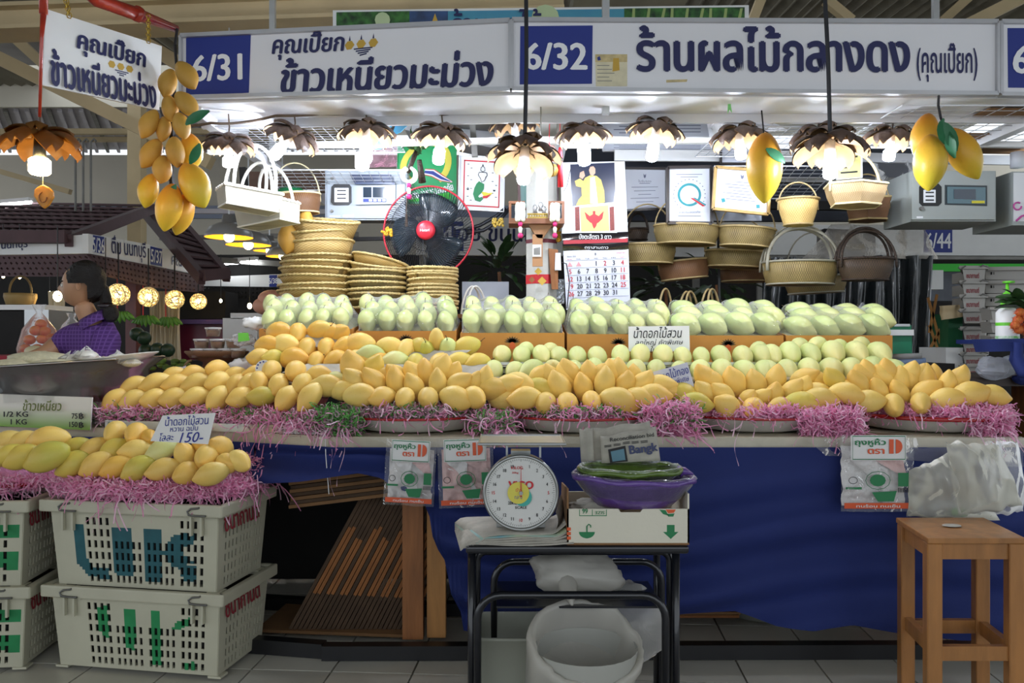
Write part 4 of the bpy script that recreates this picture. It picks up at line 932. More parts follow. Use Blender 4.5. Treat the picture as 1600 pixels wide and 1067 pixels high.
rect([(958,91),(967,91),(968,110),(957,112)],m_prgold,'tape_piece',.0019);rect([(1041,125),(1074,124),(1073,128),(1041,129)],m_tape,'tape_piece');rect([(933,90),(937,88),(939,94),(934,95)],m_blue,'label_mark',.0018)
t,rect,txt,g=stallsign(1562,35,148,3.35,1760,36,150,3.36,'next white sign box cut off at the far-right edge with a blue number')
rect([(1574,44),(1690,44),(1690,138),(1575,137)],m_blue,'number_panel');txt('6/33',(1583,73,1678,115),m_wlet,.03)
# soffit: white underside with a lower lip
can=thing('canopy','white canopy underside behind the sign boxes from which the lamps hang','canopy',(0,3.5,2.2))
m_soff=mat('soffit_white','E9EAEE',.35,var=.06,vs=2,coat=.3)
def slab(q,z0,th,nm,m=m_soff):
    b=B();b.prism([Vector((x,y,z0)) for x,y in q],(0,0,th));return obj(nm,b,m,can)
xl=S(284,0,3.43).x;xr=2.35
slab([(xl,3.45),(0,3.33),(xr,3.38),(xr,3.62),(0,3.62),(xl-.02,3.72)],2.21,.02,'soffit')
b=B();b.prism([(xl-.02,3.70,2.235),(0,3.60,2.235),(xr,3.60,2.235),(xr,3.60,2.172),(0,3.60,2.172),(xl-.02,3.70,2.172)],(0,.02,0));obj('rear_lip',b,m_soff,can)
b=B();b.prism([(xl-.02,3.46,2.22),(xl-.02,4.3,2.22),(xl-.02,4.3,2.50),(xl-.02,3.46,2.50)],(.02,0,0));obj('side_panel',b,m_soff,can)
for x,Y0,Y1,z in ((xl+.03,3.5,4.7,2.19),(2.3,3.4,4.7,2.19)):
    b=B();b.beam((x,Y0,z),(x,Y1,z),.05,.05);obj('side_rail',b,m_soff,can)
# posts that carry canopy
for x,Y in ((-1.3,4.45),(2.3,4.45),(2.3,3.5),(.4,3.5)):
    b=B();b.box((x,Y,3.28),(.03,.03,2.2));obj('hanger_rod',b,m_alu,can)
# back rails
def rail(x0,y0,x1,y1,Y,wd,ht,m,nm='rail',par=None,Y2=None):
    b=B();b.beam(S(x0,y0,Y),S(x1,y1,Y2 or Y),wd,ht);return obj(nm,b,m,par or can)
rail(452,227,830,219,4.02,.03,.028,m_white);rail(830,219,1160,220,4.02,.03,.028,m_white);rail(1160,220,1640,227,4.02,.03,.028,m_white)
rail(960,243,1290,245,4.5,.02,.06,m_white);rail(1290,245,1640,252,4.5,.02,.05,m_soff);rail(620,262,700,236,4.8,.04,.05,m_soff)
rail(1200,281,1420,283,4.7,.04,.03,m_steel);rail(1180,320,1420,324,4.9,.05,.05,m_dark);rail(480,375,640,372,4.6,.03,.02,m_dark)
rail(738,190,742,245,4.2,.03,.03,m_steel);rail(1532,240,1532,275,4.3,.05,.03,m_alu);rail(1330,352,1330,400,5.0,.02,.02,m_steel)
rail(705,185,870,200,4.9,.05,.1,m_steel);rail(640,200,880,250,5.1,.3,.1,m_soff);rail(1440,330,1640,345,5.2,.1,.14,m_wallp)
rail(380,262,384,330,4.5,.035,.035,m_dark);rail(1120,262,1125,520,4.6,.012,.012,m_black)
# wire grids
m_wire=mat('white_wire','D5D7DC',.4,metal=.3)
def wiregrid(x0,x1,Y0,Y1,z0,z1,label,step=.05,m=m_wire,lx=None):
    t=thing('wire_grid',label,'wire grid',((x0+x1)/2,(Y0+Y1)/2,min(z0,z1)),'wire grids under the canopy');b=B();r=.0018
    n=int((x1-x0)/step);k=int(abs(Y1-Y0)/step)
    for i in range(n+1):
        x=x0+(x1-x0)*i/n;b.tube([(x,Y0,z0),(x,Y1,z1)],r,3,cap=False)
    for j in range(k+1):
        u=j/k;b.tube([(x0,Y0+(Y1-Y0)*u,z0+(z1-z0)*u),(x1,Y0+(Y1-Y0)*u,z0+(z1-z0)*u)],r,3,cap=False)
    o=obj('mesh_wires',b,m,t);o['kind']='stuff'
    b=B();b.tube([(x0,Y0,z0),(x1,Y0,z0),(x1,Y1,z1),(x0,Y1,z1)],.004,5,closed=True);obj('frame',b,m,t)
wiregrid(-1.35,-.55,3.66,4.22,2.17,2.185,'white wire grid lying above the lamps at the left');wiregrid(-1.3,-.55,4.25,4.6,2.10,2.06,'lower wire grid above the left breaker box')
wiregrid(.95,1.75,3.66,4.25,2.17,2.17,'white wire grid above the lamps beside the single hanging mango');wiregrid(1.05,1.7,4.25,4.7,2.12,2.03,'lower wire grid above the hexagonal basket');wiregrid(1.62,2.5,3.4,4.05,2.19,2.19,'wire grid at the right end above the three hanging mangoes',.08)
for i,(q,lb) in enumerate(((((1540,3.5),(1700,3.5)),'brown cardboard lying on the right wire grid'),(((1360,3.9),(1560,3.9)),'second brown cardboard lying on the wire grid'),(((1490,4.1),(1640,4.1)),'small brown cardboard over the right wire grid'))):
    a=S(q[0][0],0,q[0][1]);c=S(q[1][0],0,q[1][1]);b=B();b.box(((a.x+c.x)/2,a.y+.1,2.2),(c.x-a.x,.22,.006),(0,0,.05));one('flat_carton',b,m_card,lb,'cardboard')
# ---- banner of jungle print behind the boxes ----
t=thing('banner','printed banner with green leaves and fruit behind the sign boxes','banner',S(844,48,3.75))
bb=B();q=[S(520,16,3.75),S(1170,8,3.75),S(1170,60,3.75),S(520,62,3.75)];bb.prism(q,(0,.02,0));obj('frame',bb,m_white,t)
q2=[(526,20),(1163,12),(1163,58),(526,60)]
flat(q2,3.75,mat('banner_teal','5FB3B8',.5,col2='3D86B0',vs=1.5),t,'print',.004)
m_jung=mat('jungle_print','3F7A33',.5,col2='14301A',vs=26)
flat([(526,20),(640,18),(640,60),(526,60)],3.75,m_jung,t,'leaf_print',.006);flat([(975,14),(1163,12),(1163,58),(975,60)],3.75,m_jung,t,'leaf_print',.006)
flat([(640,18),(700,18),(700,60),(640,60)],3.75,mat('night_print','3A5A8C',.5,col2='2A3A58',vs=12),t,'night_print',.006)
for i,(x,y,r) in enumerate(((598,32,12),(852,30,22))):
    flat([(x+r*math.cos(a*.524),y+r*math.sin(a*.524)) for a in range(12)],3.75,mat('print_fruit_pale','BFD0A0',.5),t,'printed_fruit',.008)
flat([(675,36),(680,22),(685,36)],3.75,MATS['print_gold'],t,'printed_fruit',.008)
text('ร้านผลไม้กลางดง',S(840,36,3.735),.78,m_navy,t,.13,bold=.01)
for k in range(9): flat([(985+k*20,60),(988+k*20+(k % 3)*4,14),(992+k*20+(k % 3)*4,14),(991+k*20,60)],3.75,mat('print_stalk','9CB06A',.5),t,'printed_stalk',.0075)
# ---- hanging white board at left with red pole and red arm ----
t,rect,txt,g=None,None,None,None
P=[S(72,14,2.74),S(253,72,3.2),S(249,172,3.2),S(66,133,2.74)]
t=thing('hanging_sign','white hanging board with ornate dark blue Thai lettering beside the red pole','sign',(P[2]+P[3])/2)
n=(P[1]-P[0]).cross(P[2]-P[1]).normalized();n=-n if n.y>0 else n
b=B();b.prism(P,-n*.012);obj('board',b,m_white,t)
yaw=math.atan2(P[1].y-P[0].y,P[1].x-P[0].x);pitch=math.atan2(P[1].z-P[0].z,(P[1]-P[0]).xy.length)
def bg_(u,v,off=.001): return P[0].lerp(P[1],u).lerp(P[3].lerp(P[2],u),v)+n*off
rotb=yawm(yaw) @ Matrix.Rotation(pitch,3,'Z');Lb=(P[1]-P[0]).length
text('คุณเปี๊ยก',bg_(.54,.30,.004),Lb*.60,m_navy,t,.095,rot=rotb,bold=.04,shear=.15)
text('ข้าวเหนียวมะม่วง',bg_(.5,.74,.004),Lb*.90,m_navy,t,.12,rot=rotb,bold=.05,shear=.1)
for i,u in enumerate((.54,.62,.70)):
    b=B();b.prism([bg_(u+.032*math.cos(a*1.05),.49+.055*math.sin(a*1.05),.002) for a in range(6)],-n*.001);obj('printed_fruit',b,MATS['print_gold'],t)
for k in range(3):
    b=B();b.prism([bg_(.57+.02*k,.55+.028*k,.0022),bg_(.69-.02*k,.55+.028*k,.0022),bg_(.69-.02*k,.565+.028*k,.0022),bg_(.57+.02*k,.565+.028*k,.0022)],-n*.001);obj('printed_stand',b,m_navy,t)
m_chain=mat('brass_chain','C2A23C',.35,metal=.8)
for u,top in ((.17,S(98,-20,2.78)),(.86,S(232,25,3.12))):
    a=bg_(u,.03,.004);b=B()
    k=9
    for i in range(k):
        p=a.lerp(top,i/k);b.tube([p+Vector((.006*math.cos(s*1.05),0 if i % 2 else .006*math.cos(s*1.05),.01+.011*math.sin(s*1.05))) if not i % 2 else p+Vector((0,.006*math.cos(s*1.05),.01+.011*math.sin(s*1.05))) for s in range(6)],.0018,4,closed=True)
    obj('chain',b,m_chain,t)
t=thing('red_bracket','thick bracket arm wrapped in red tape reaching to the sign box','bracket',S(275,60,3.3))
b=B();b.tube([S(118,-30,2.9),S(150,0,2.95),S(208,20,3.12),S(275,45,3.35)],[.022,.024,.026,.016],10);obj('arm',b,m_redt,t,True)
b=B();b.tube([S(212,20,3.12),S(218,24,3.14)],.03,10);obj('knot',b,m_redt,t,True)
b=B();b.tube([S(68,-60,2.72),S(68,22,2.72)],[.015,.014],8);b.tube([S(68,22,2.72),S(65,60,2.72),S(62,183,2.72)],[.010,.006,.005],8)
one('red_pole',b,m_redt,'thin red taped rod along the left edge of the white hanging board','pole',smooth=True)
b=B();b.tube([S(277,45,3.33),S(273,70,3.33),S(276,105,3.33),S(272,150,3.3)],.006,6);one('cable',b,m_black,'black cord at the left end of sign 6/31','cord')
# ---- lamps ----
m_cool=mat('cool_bulb','E6EFFF',emit=BULB);m_warmb=mat('amber_bulb','FFDF9A',emit=26)
m_pet=mat('petal_dark','43342F',.5,var=.35,vs=22,col2='6E5A50',bump=.5,bs=50);m_peti=mat('petal_inside','8E6E48',.55,var=.2,vs=25)
m_peta=mat('petal_amber','8A5A22',.55,var=.3,vs=20,tl=.35);m_sock=mat('socket_white','D9DBE0',.35)
def petal(inner):
    """carved wooden petal: outer face dark, inner face pale, serrated tip"""
    b=B();n=9;L_=.105;vs=[]
    for i in range(n+1):
        u=i/n;wd=.036*math.sin(math.pi*(u*.84+.1)) ** .7;x=.022+L_*math.sin(u*1.4)*1.02;z=.012-.058*u*u
        for j in range(5):
            v=j/4*2-1;xx=x+(.006*math.cos(v*9) if i==n else 0)
            vs.append((xx,v*wd,z-.011*abs(v) ** 1.5+.004*math.cos(v*9.4)))
    fs=[(i*5+j,i*5+5+j,i*5+6+j,i*5+1+j) for i in range(n) for j in range(4)]
    b.add(vs,fs,0);b.add([(x-.002,y*.96,z-.004) for x,y,z in vs],[f[::-1] for f in fs],1)
    return b
pet_me={}
for k,(a,c) in {'cool': (m_pet,m_peti),'warm': (m_peta,m_peta)}.items():
    pet_me[k]=data('petal',petal(0),[a,c],True)
def cfl(b,c,ax,L_,r,n=10):
    ax=Vector(ax).normalized();b.tube([c+ax*L_*t for t in (0,.04,.15,.8,.93,1.0)],[r*.6,r*.8,r,r,r*.8,r*.3],n)
def lamp(px,py,Y,label,r=1.0,tilt=(0,0),bl=.085,br=.026,cordtop=None,kind='cool',rot0=0,hang=.040,n=8,bax=(0,0,-1),group='carved flower lamps over the mangoes',extra=None,cord_m=None):
    c=S(px,py,Y);t=thing('flower_lamp',label,'lamp',c,group)
    Mt=Euler((tilt[0],tilt[1],0)).to_matrix().to_4x4()
    for i in range(n):
        for lay in (0,1):
            if lay and i % 2: continue
            o=obj('petal',pet_me[kind],None,t,W=False);s=r*(1 if not lay else .72)
            M=Mt @ Matrix.Translation((0,0,.012*lay*r)) @ Matrix.Rotation(rot0+(i+.5*lay)*2*math.pi/n,4,'Z') @ Matrix.Rotation((.05 if i % 2 else -.08)-.25*lay,4,'Y') @ Matrix.Diagonal((s,s*1.25,s,1))
            o.matrix_basis=M
    bx=Mt.to_3x3() @ Vector(bax)
    b=B();b.tube([Vector((0,0,0))+bx*-.005,bx*(.035+hang)],[.016*r,.020*r],10);obj('socket',b,m_sock if kind=='cool' else m_black,t,True,W=False)
    b=B();cfl(b,bx*(.033+hang),bx,bl,br);obj('bulb',b,m_cool if kind=='cool' else m_warmb,t,True,W=False)
    b=B();top=(cordtop or S(px,178,Y))-c;b.tube([Vector((0,0,.012)),top*.5+Vector((.004,0,0)),top],.0035 if not cord_m else .008,5);obj('cord',b,cord_m or mat('rope_brown','6A5848',.8,var=.3,bump=.5,bs=200),t,W=False)
    return t
LY=3.62
lamp(357,219,3.58,'flower lamp above the white wicker baskets, first from the hanging mango bundle',.95,(.15,.05),.045,.026)
lamp(460,207,LY,'tilted flower lamp whose bulb points left, over the wire grid',.98,(0.1,.42),.075,.026,bax=(-.35,0,-1))
lamp(572,200,LY,'flower lamp with two stacked bulbs over the left breaker box',1.0,(0,0),.085,.027)
b=B();cfl(b,S(566,238,4.0),(0,0,-1),.09,.034);o=one('bare_bulb',b,m_cool,'round bare bulb just behind the lamp over the left breaker box','bulb',smooth=True)
cc=B();cc.cyl(S(566,238,4.0),S(566,215,4.0),.012,8);obj('socket',cc,m_sock,o)
lamp(690,205,LY,'flower lamp over the green poster and fan',1.02,(.1,.12),.075,.026)
lamp(803,188,3.72,'unlit flower lamp half hidden above the big middle lamp',.9,(.1,-.1),.03,.018)
lamp(911,203,LY,'flower lamp just right of the red tassels',.98,(.05,-.05),.085,.029)
lamp(1026,197,LY,'flower lamp between the long certificates',1.0,(.05,.15),.085,.026)
lamp(1154,206,LY,'flower lamp left of the single hanging mango',1.0,(0,-.1),.05,.025)
lamp(1278,205,3.66,'flower lamp hidden behind the big right lamp',1.0,(.05,-.15),.085,.024)
lamp(1394,208,LY,'flower lamp left of the three hanging mangoes',.95,(.1,.1),.05,.026)
m_cable=mat('cable_black','1B1D24',.45)
lamp(820,233,3.06,'big flower lamp on a black cable in front of sign 6/32',1.08,(-.25,.05),.075,.024,S(822,-40,3.04),hang=.035,cord_m=m_cable)
lamp(1297,220,3.06,'big flower lamp on a black cable beside the hexagonal basket',1.12,(-.12,.05),.08,.026,S(1287,-40,3.04),hang=.035,cord_m=m_cable)
t=lamp(62,212,2.72,'amber flower lamp glowing below the red rod at the far left',1.02,(0,0),.06,.034,S(62,183,2.72),'warm',group='amber flower lamp')
c=S(67,306,2.72)
b=B();b.tube([S(67,262,2.72),S(67,290,2.72)],.0015,4);o=None
t=thing('hanging_ornament','carved heart-shaped amber ornament hanging under the amber lamp','ornament',S(67,326,2.72))
obj('thread',b,m_tan,t)
b=B();hs=[(0,-18),(9,-13),(15,-8),(16,2),(9,14),(1,20),(-8,12),(-15,0),(-14,-10),(-8,-15)]
for s in (0,1):
    pass
b.prism([S(67+x,306+y,2.71) for x,y in hs],(0,.012,0));o=obj('carved_leaf',b,mat('amber_wood','E0A23C',.4,var=.35,vs=50,tl=.3),t);md=o.modifiers.new('b','BEVEL');md.width=.004;md.segments=2
b=B();b.tube([S(67+6*math.cos(a*.5),308+8*math.sin(a*.5),2.708) for a in range(10)],.002,5);obj('carving',b,m_wood,t)
# rope that carries the lamps
b=B();rp=[(285,197,3.5),(330,192,3.5),(372,192,3.56),(430,181,3.6),(500,178,3.62),(570,176,3.62),(640,173,3.62),(676,172,3.62),(690,179,3.62),(740,171,3.62),(800,170,3.62),(858,181,3.62),(875,180,3.62),(911,171,3.62),(1024,170,3.62),(1130,172,3.62),(1152,177,3.62),(1200,173,3.62),(1278,179,3.62),(1300,174,3.62),(1394,175,3.62),(1480,178,3.62),(1560,172,3.62)]
pts=[]
for (x0,y0,Y0),(x1,y1,Y1) in zip(rp,rp[1:]):
    for k in range(6): u=k/6;pts.append(S(x0+(x1-x0)*u,y0+(y1-y0)*u+1.2*math.sin(u*3.14),Y0+(Y1-Y0)*u))
pts.append(S(*rp[-1]))
b.tube(pts,.006,6);one('lamp_rope',b,MATS['rope_brown'],'brown wrapped cable strung along the canopy carrying the lamps','cable',smooth=True)
# ---- decorative mango bundle and hanging mango props ----
def prop_mat(): return mango_mat('mango_prop','E08A2E','EAB23A','D8C23A',rough=.38,rnd=.05),mango_mat('mango_prop_tan','D6A850','C99A44','C08E3C',rough=.5,rnd=.08)
m_prop,m_ptan=prop_mat()
PM=[data('mango',mango_bmesh(f,.4,bd),m_prop,True) for f,bd in ((1.0,.08),(.95,.12))];PT=[data('mango',mango_bmesh(f,1.1,bd),m_ptan,True) for f,bd in ((1.08,.06),(1.0,.12))]
def prop(px,py,ang,Lpx,Y,label,group,big=0,tilt=12):
    p=S(px,py,Y);a=R(ang);t=R(tilt);ax=Vector((math.cos(t)*math.cos(a),-math.sin(t),math.cos(t)*math.sin(a)))
    o=bpy.data.objects.new('mango',(PM if big else PT)[int(px) % 2]);C.objects.link(o);o.location=p;o.rotation_mode='QUATERNION'
    o.rotation_quaternion=ax.to_track_quat('X','Z') @ Euler((px % 3-1,0,0)).to_quaternion();L_=Lpx/F*Y;o.scale=(L_,)*3
    return tag(o,label,'mango',group)
bd_=[(291,118,302,56),(263,130,262,50),(291,163,310,54),(265,170,285,48),(233,194,250,52),(255,202,268,44),(284,197,288,48),(236,240,245,54),(275,238,282,54),(254,265,272,48)]
for i,(x,y,a,L_) in enumerate(bd_): prop(x,y,a,L_,3.14+.03*(i % 2),f'tan decorative mango, {ORD[i]} down the bundle hanging left of sign 6/31','tan mangoes of the hanging bundle')
for i,(x,y,a,L_,Y,w1) in enumerate(((297,238,278,66,3.22,'orange mango tucked behind the middle of the hanging bundle'),(304,290,298,84,3.12,'big orange mango at the right side of the hanging bundle'),(233,298,262,58,3.18,'yellow mango at the lower left of the hanging bundle'),(264,324,264,80,3.10,'largest yellow mango at the bottom of the hanging bundle'),(285,334,258,72,3.16,'yellow mango behind the lowest one of the bundle'))):
    prop(x,y,a,L_,Y,w1,'glossy mangoes of the hanging bundle',1)
b=B();b.tube([S(273,150,3.2),S(270,200,3.2),S(266,260,3.2),S(270,300,3.2),S(272,345,3.2)],.012,6);t=one('twig',b,m_black,'black cord core running down the hanging mango bundle','cord')
m_leafp=mat('leaf_fabric','2F7A4E',.5,var=.3,vs=20)
lfm=data('leaf',leaf_mesh(.10,.02),m_leafp,True)
def propleaf(px,py,Y,ang,s,par):
    off=Vector((0,0,0));
    o=obj('leaf',lfm,None,par,W=False);o.location=S(px,py,Y)-par.location;a=R(ang);o.rotation_mode='QUATERNION'
    ax=Vector((math.cos(a),-.1,math.sin(a)));o.rotation_quaternion=ax.to_track_quat('X','Y');o.scale=(s,)*3
for x,y,a,s in ((290,195,35,1.0),(312,224,250,.9),(275,288,240,.7)): propleaf(x,y,3.08,a,s,t)
prop(1195,262,268,114,3.2,'single orange-yellow mango prop hanging with a green leaf','hanging mango props at the right',1,4)
t=one('wire_hook',(lambda b: b.tube([S(1190,173,3.25),S(1193,205,3.2),S(1192,228,3.17)],.003,5) or b)(B()),m_black,'thin wire holding the single hanging mango','wire');propleaf(1197,232,3.12,325,.9,t)
prop(1447,218,262,86,3.22,'orange mango prop at the back of the hanging trio','hanging mango props at the right',1,5)
prop(1452,254,266,92,3.13,'orange mango prop at the front of the hanging trio','hanging mango props at the right',1,5)
prop(1506,240,297,92,3.17,'yellow mango prop at the right of the hanging trio','hanging mango props at the right',1,5)
t=one('twig',(lambda b: b.tube([S(1467,150,3.3),S(1466,165,3.22),S(1470,185,3.15),S(1478,205,3.1)],.005,5) or b)(B()),m_black,'dark twisted stem above the hanging trio of mangoes','stem')
for x,y,a,s in ((1470,190,300,1.25),(1475,185,255,1.1),(1482,205,275,1.0)): propleaf(x,y,3.06,a,s,t)
# ================= inside the stall: baskets, boxes, frames, fan =================
wv_lt=weave_mat('weave_light','DCC282','B08C4C',78,1.0);wv_gold=weave_mat('weave_gold','D9BC76','A07A38',90,1.0)
wv_wh=weave_mat('weave_white','DAD5C4','A8A290',90,.8,.03);wv_ol=weave_mat('weave_olive','A8935C','5E4C2A',102,1.2);wv_br=weave_mat('weave_brown','8C6440','5E3E26',102,1.0)
wv_dk=weave_mat('weave_dark','5A4632','2E2218',90,1.0);wv_pk=weave_mat('weave_pale','C7AE86','9C8058',90,1.0)
m_rim=mat('cane_rim','D8BE80',.5,var=.2,vs=20,bump=.5,bs=90,rnd=.1)
# round tray baskets in three stacks
def tray_basket(label,r,h,loc,tl,grp,style,rot=0):
    t=thing('tray_basket',label,'basket',loc,grp,rot=tl)
    b=B();b.lathe([(0,0),(r*.84,0),(r*.92,h*.5),(r,h),(r*.985,h),(r*.90,h*.5),(r*.82,.006),(0,.006)],40);obj('body',b,style,t,True,W=False)
    b=B();n=72
    for k in (0,1):
        b.tube([(r*(1+.014*math.cos(a*2*math.pi/n*26+k*math.pi))*math.cos(a*2*math.pi/n),r*(1+.014*math.cos(a*2*math.pi/n*26+k*math.pi))*math.sin(a*2*math.pi/n),h+.0035*math.sin(a*2*math.pi/n*26+k*math.pi)) for a in range(n)],.0055,5,closed=True)
    obj('braided_rim',b,m_rim,t,True,W=False);return t
st=((500,356,4.25,.19,12,[(498,463),(496,452),(497,441),(498,430),(499,420),(500,409),(501,401),(503,390),(504,380),(504,370),(502,362)],wv_gold,'tall left stack of round baskets'),)
B0=S(500,475,4.25).z
shelf=thing('basket_shelf','plain shelf behind the wrapped mangoes bearing the round basket stacks','shelf',(-.4,4.35,0))
b=B();b.box((-.62,4.28,1.335),(1.1,.5,.02));obj('top',b,m_wood,shelf)
for x in (-1.14,-.1):
    for Y in (4.2,4.5): b=B();b.box((x,Y,.66),(.04,.04,1.33));obj('leg',b,m_wood,shelf)
z0=1.346
def stack(px,Y,ws,hs,lean,style,desc,grp):
    z=z0;n=len(ws)
    for i,(w_,h) in enumerate(zip(ws,hs)):
        r=w_/F*Y/2;x=(px-800)/F*Y+lean*i
        tl=(R(random.uniform(-2,2)),R(random.uniform(-2,2)),random.uniform(0,6))
        nm='bottom' if i==0 else 'top' if i==n-1 else ORD[i]
        tray_basket(f'round woven basket, {nm + " one" if i in (0, n - 1) else nm + " from the bottom"} of the {desc}',r,max(h*1.3,.035),(x,Y,z),tl,grp,style);z+=h
    return z
stack(495,4.27,[124,122,120,118,118,117,113,110],[.034,.036,.04,.036,.038,.04,.036,.03],.0012,wv_gold,'tall left stack','round baskets in the tall left stack')
zt=z0+.29;Yq=4.27
for i,(w_,h) in enumerate(((108,.05),(109,.055),(112,.05))):
    tray_basket(f'deeper round basket tilted to the right, {("third from the top", "second from the top", "topmost")[i]} of the tall left stack',w_/F*Yq/2,.085,(-1.0+.006*i,Yq,zt+.06*i+.0),(0,R(-4-3.5*i),i),'round baskets in the tall left stack',wv_lt)
stack(590,4.23,[92,92,91,92,92,91,90],[.030,.032,.033,.03,.03,.028,.03],0,wv_ol,'middle stack','round baskets in the middle stack')
for i,(w_,dz) in enumerate(((90,.215),(88,.238))):
    tray_basket(f'round basket slanting down to the right, {("second", "topmost")[i]} on the middle stack',w_/F*Yq/2,.05,(S(590,0,Yq).x+.004*i,Yq,z0+dz),(R(8),R(7+4*i),i),'round baskets in the middle stack',wv_gold)
stack(676,4.22,[78,78,79,78,79,78,78,77,78,78,77],[.020,.018,.021,.017,.019,.02,.018,.035,.018,.017,.018],0,wv_gold,'right stack','round baskets in the right stack')
# --- white wicker baskets ---
def rect_basket(name,label,c,wx,wy,h,yaw,style,hands,flare=1.1,hh=.2,hr=.008,hc=None,roll=0,grp=None):
    """rectangular basket hanging: c is the middle of its bottom"""
    t=thing(name,label,'basket',c,grp,rot=(0,roll,yaw));b=B();k=10;pts=[]
    def ring(s,z):
        a,d=wx/2*s,wy/2*s;o=[]
        for (x0,y0,x1,y1) in ((-a,-d,a,-d),(a,-d,a,d),(a,d,-a,d),(-a,d,-a,-d)):
            for i in range(k): o.append(Vector((x0+(x1-x0)*i/k,y0+(y1-y0)*i/k,z)))
        return o
    rings=[ring(.98,0),ring(1.0,.004),ring((1+flare)/2,h*.5),ring(flare,h),ring(flare-.03,h),ring(.97,.008)]
    m=4*k;vs=[p for r_ in rings for p in r_];us=[(j/m*2.2*(wx+wy)/.3,z_) for z_ in (0,.02,.25,.5,.52,1) for j in range(m)]
    fs=[(i*m+j,i*m+(j+1) % m,(i+1)*m+(j+1) % m,(i+1)*m+j) for i in range(len(rings)-1) for j in range(m)];fs+=[tuple(range(m))[::-1],tuple((len(rings)-1)*m+j for j in range(m))]
    b.add(vs,fs,0,us);obj('body',b,style,t,W=False)
    b=B();rg=ring(flare,h);b.tube([p+Vector((0,0,.003*math.sin(i*3.1))) for i,p in enumerate(rg)],.007,5,closed=True);b2=ring(1.0,.002);b.tube(b2,.005,5,closed=True);obj('rim',b,hc or m_whc,t,W=False)
    for s in hands:
        b=B();a=wx/2*flare*.72;d=s*wy/2*flare
        b.tube([(-a*math.cos(math.pi*i/16),d*(1-.5*math.sin(math.pi*i/16)),h+hh*math.sin(math.pi*i/16) ** .75) for i in range(17)],hr,7);obj('handle',b,hc or m_whc,t,True,W=False)
    return t
m_whc=mat('cane_white','F0EDE2',.45,var=.06,vs=20,bump=.3,bs=60)
c=S(388,328,3.78);rect_basket('wicker_basket','white rectangular wicker basket with two tall arched handles, nearer of the pair',c,.235,.15,.085,R(33),wv_wh,(-1,1),1.12,.21,roll=R(5))
c=S(420,352,4.0);rect_basket('wicker_basket','white rectangular wicker basket hanging just behind and below the nearer one',c,.25,.15,.10,R(-22),wv_wh,(-1,1),1.08,.20,roll=R(-6))
def oval_basket(label,c,rx,ry,h,style,hh,hr,hc,grp=None,rot=(0,0,0),flare=1.15,nh=1,name='handled_basket',hflat=1,seg=32,foot=False):
    t=thing(name,label,'basket',c,grp,rot=rot);b=B();f0=1/flare
    b.lathe([(0,0),(f0*.98,0),(f0,.004),((1+f0)/2+.03,h*.5),(1,h),(.965,h),((1+f0)/2,h*.5),(f0*.96,.01),(0,.01)],seg,sx=rx,sy=ry);
    b.uv=[(u*(rx+ry)*3.14/.5,v_) for u,v_ in b.uv]
    obj('body',b,style,t,seg>8,W=False)
    b=B();n=seg*2 if seg>8 else seg
    b.tube([(rx*math.cos(a*6.2832/n),ry*math.sin(a*6.2832/n),h) for a in range(n)],.006,6,closed=True);b.tube([(rx*f0*math.cos(a*6.2832/n),ry*f0*math.sin(a*6.2832/n),.002) for a in range(n)],.005,5,closed=True)
    obj('rim',b,hc,t,seg>8,W=False)
    for k in range(nh):
        yo=0 if nh==1 else (k/(nh-1)-.5)*ry*.9;b=B();m=20
        b.tube([(-rx*.98*math.cos(math.pi*i/m),yo*(1-.6*math.sin(math.pi*i/m)),h*.6+hh*(1-.08*abs(k-(nh-1)/2))*math.sin(math.pi*i/m) ** .8) for i in range(m+1)],hr,6,flat=hflat);obj('handle',b,hc,t,True,W=False)
    return t
m_cane=mat('cane_tan','B7A070',.5,var=.25,vs=25,bump=.2,bs=80);m_canel=mat('cane_pale','E2D3A6',.5,var=.1,vs=20)
m_caned=mat('cane_dark','3C2C20',.55,var=.4,vs=40,bump=.8,bs=120);m_canegr=mat('cane_greyed','9B9684',.55,var=.2,vs=15)
oval_basket('brown round basket with thin pale hoop handle behind the white baskets',S(465,334,4.35),.125,.10,.10,wv_br,.21,.004,m_canel,flare=1.12,rot=(0,R(-4),R(10)))
sb_=S(455,305,4.6);b=B();b.ball(sb_,.07,12,8,(1.2,1,.8));one('green_bundle',b,m_green,'dark green cloth bundle seen between the basket handles','bundle',smooth=True)
prop(452,372,268,54,4.15,'dull tan mango prop hanging below the brown round basket, left one','tan mango props by the stacked baskets');prop(477,345,272,40,4.3,'dull tan mango prop hanging below the brown round basket, right one','tan mango props by the stacked baskets')
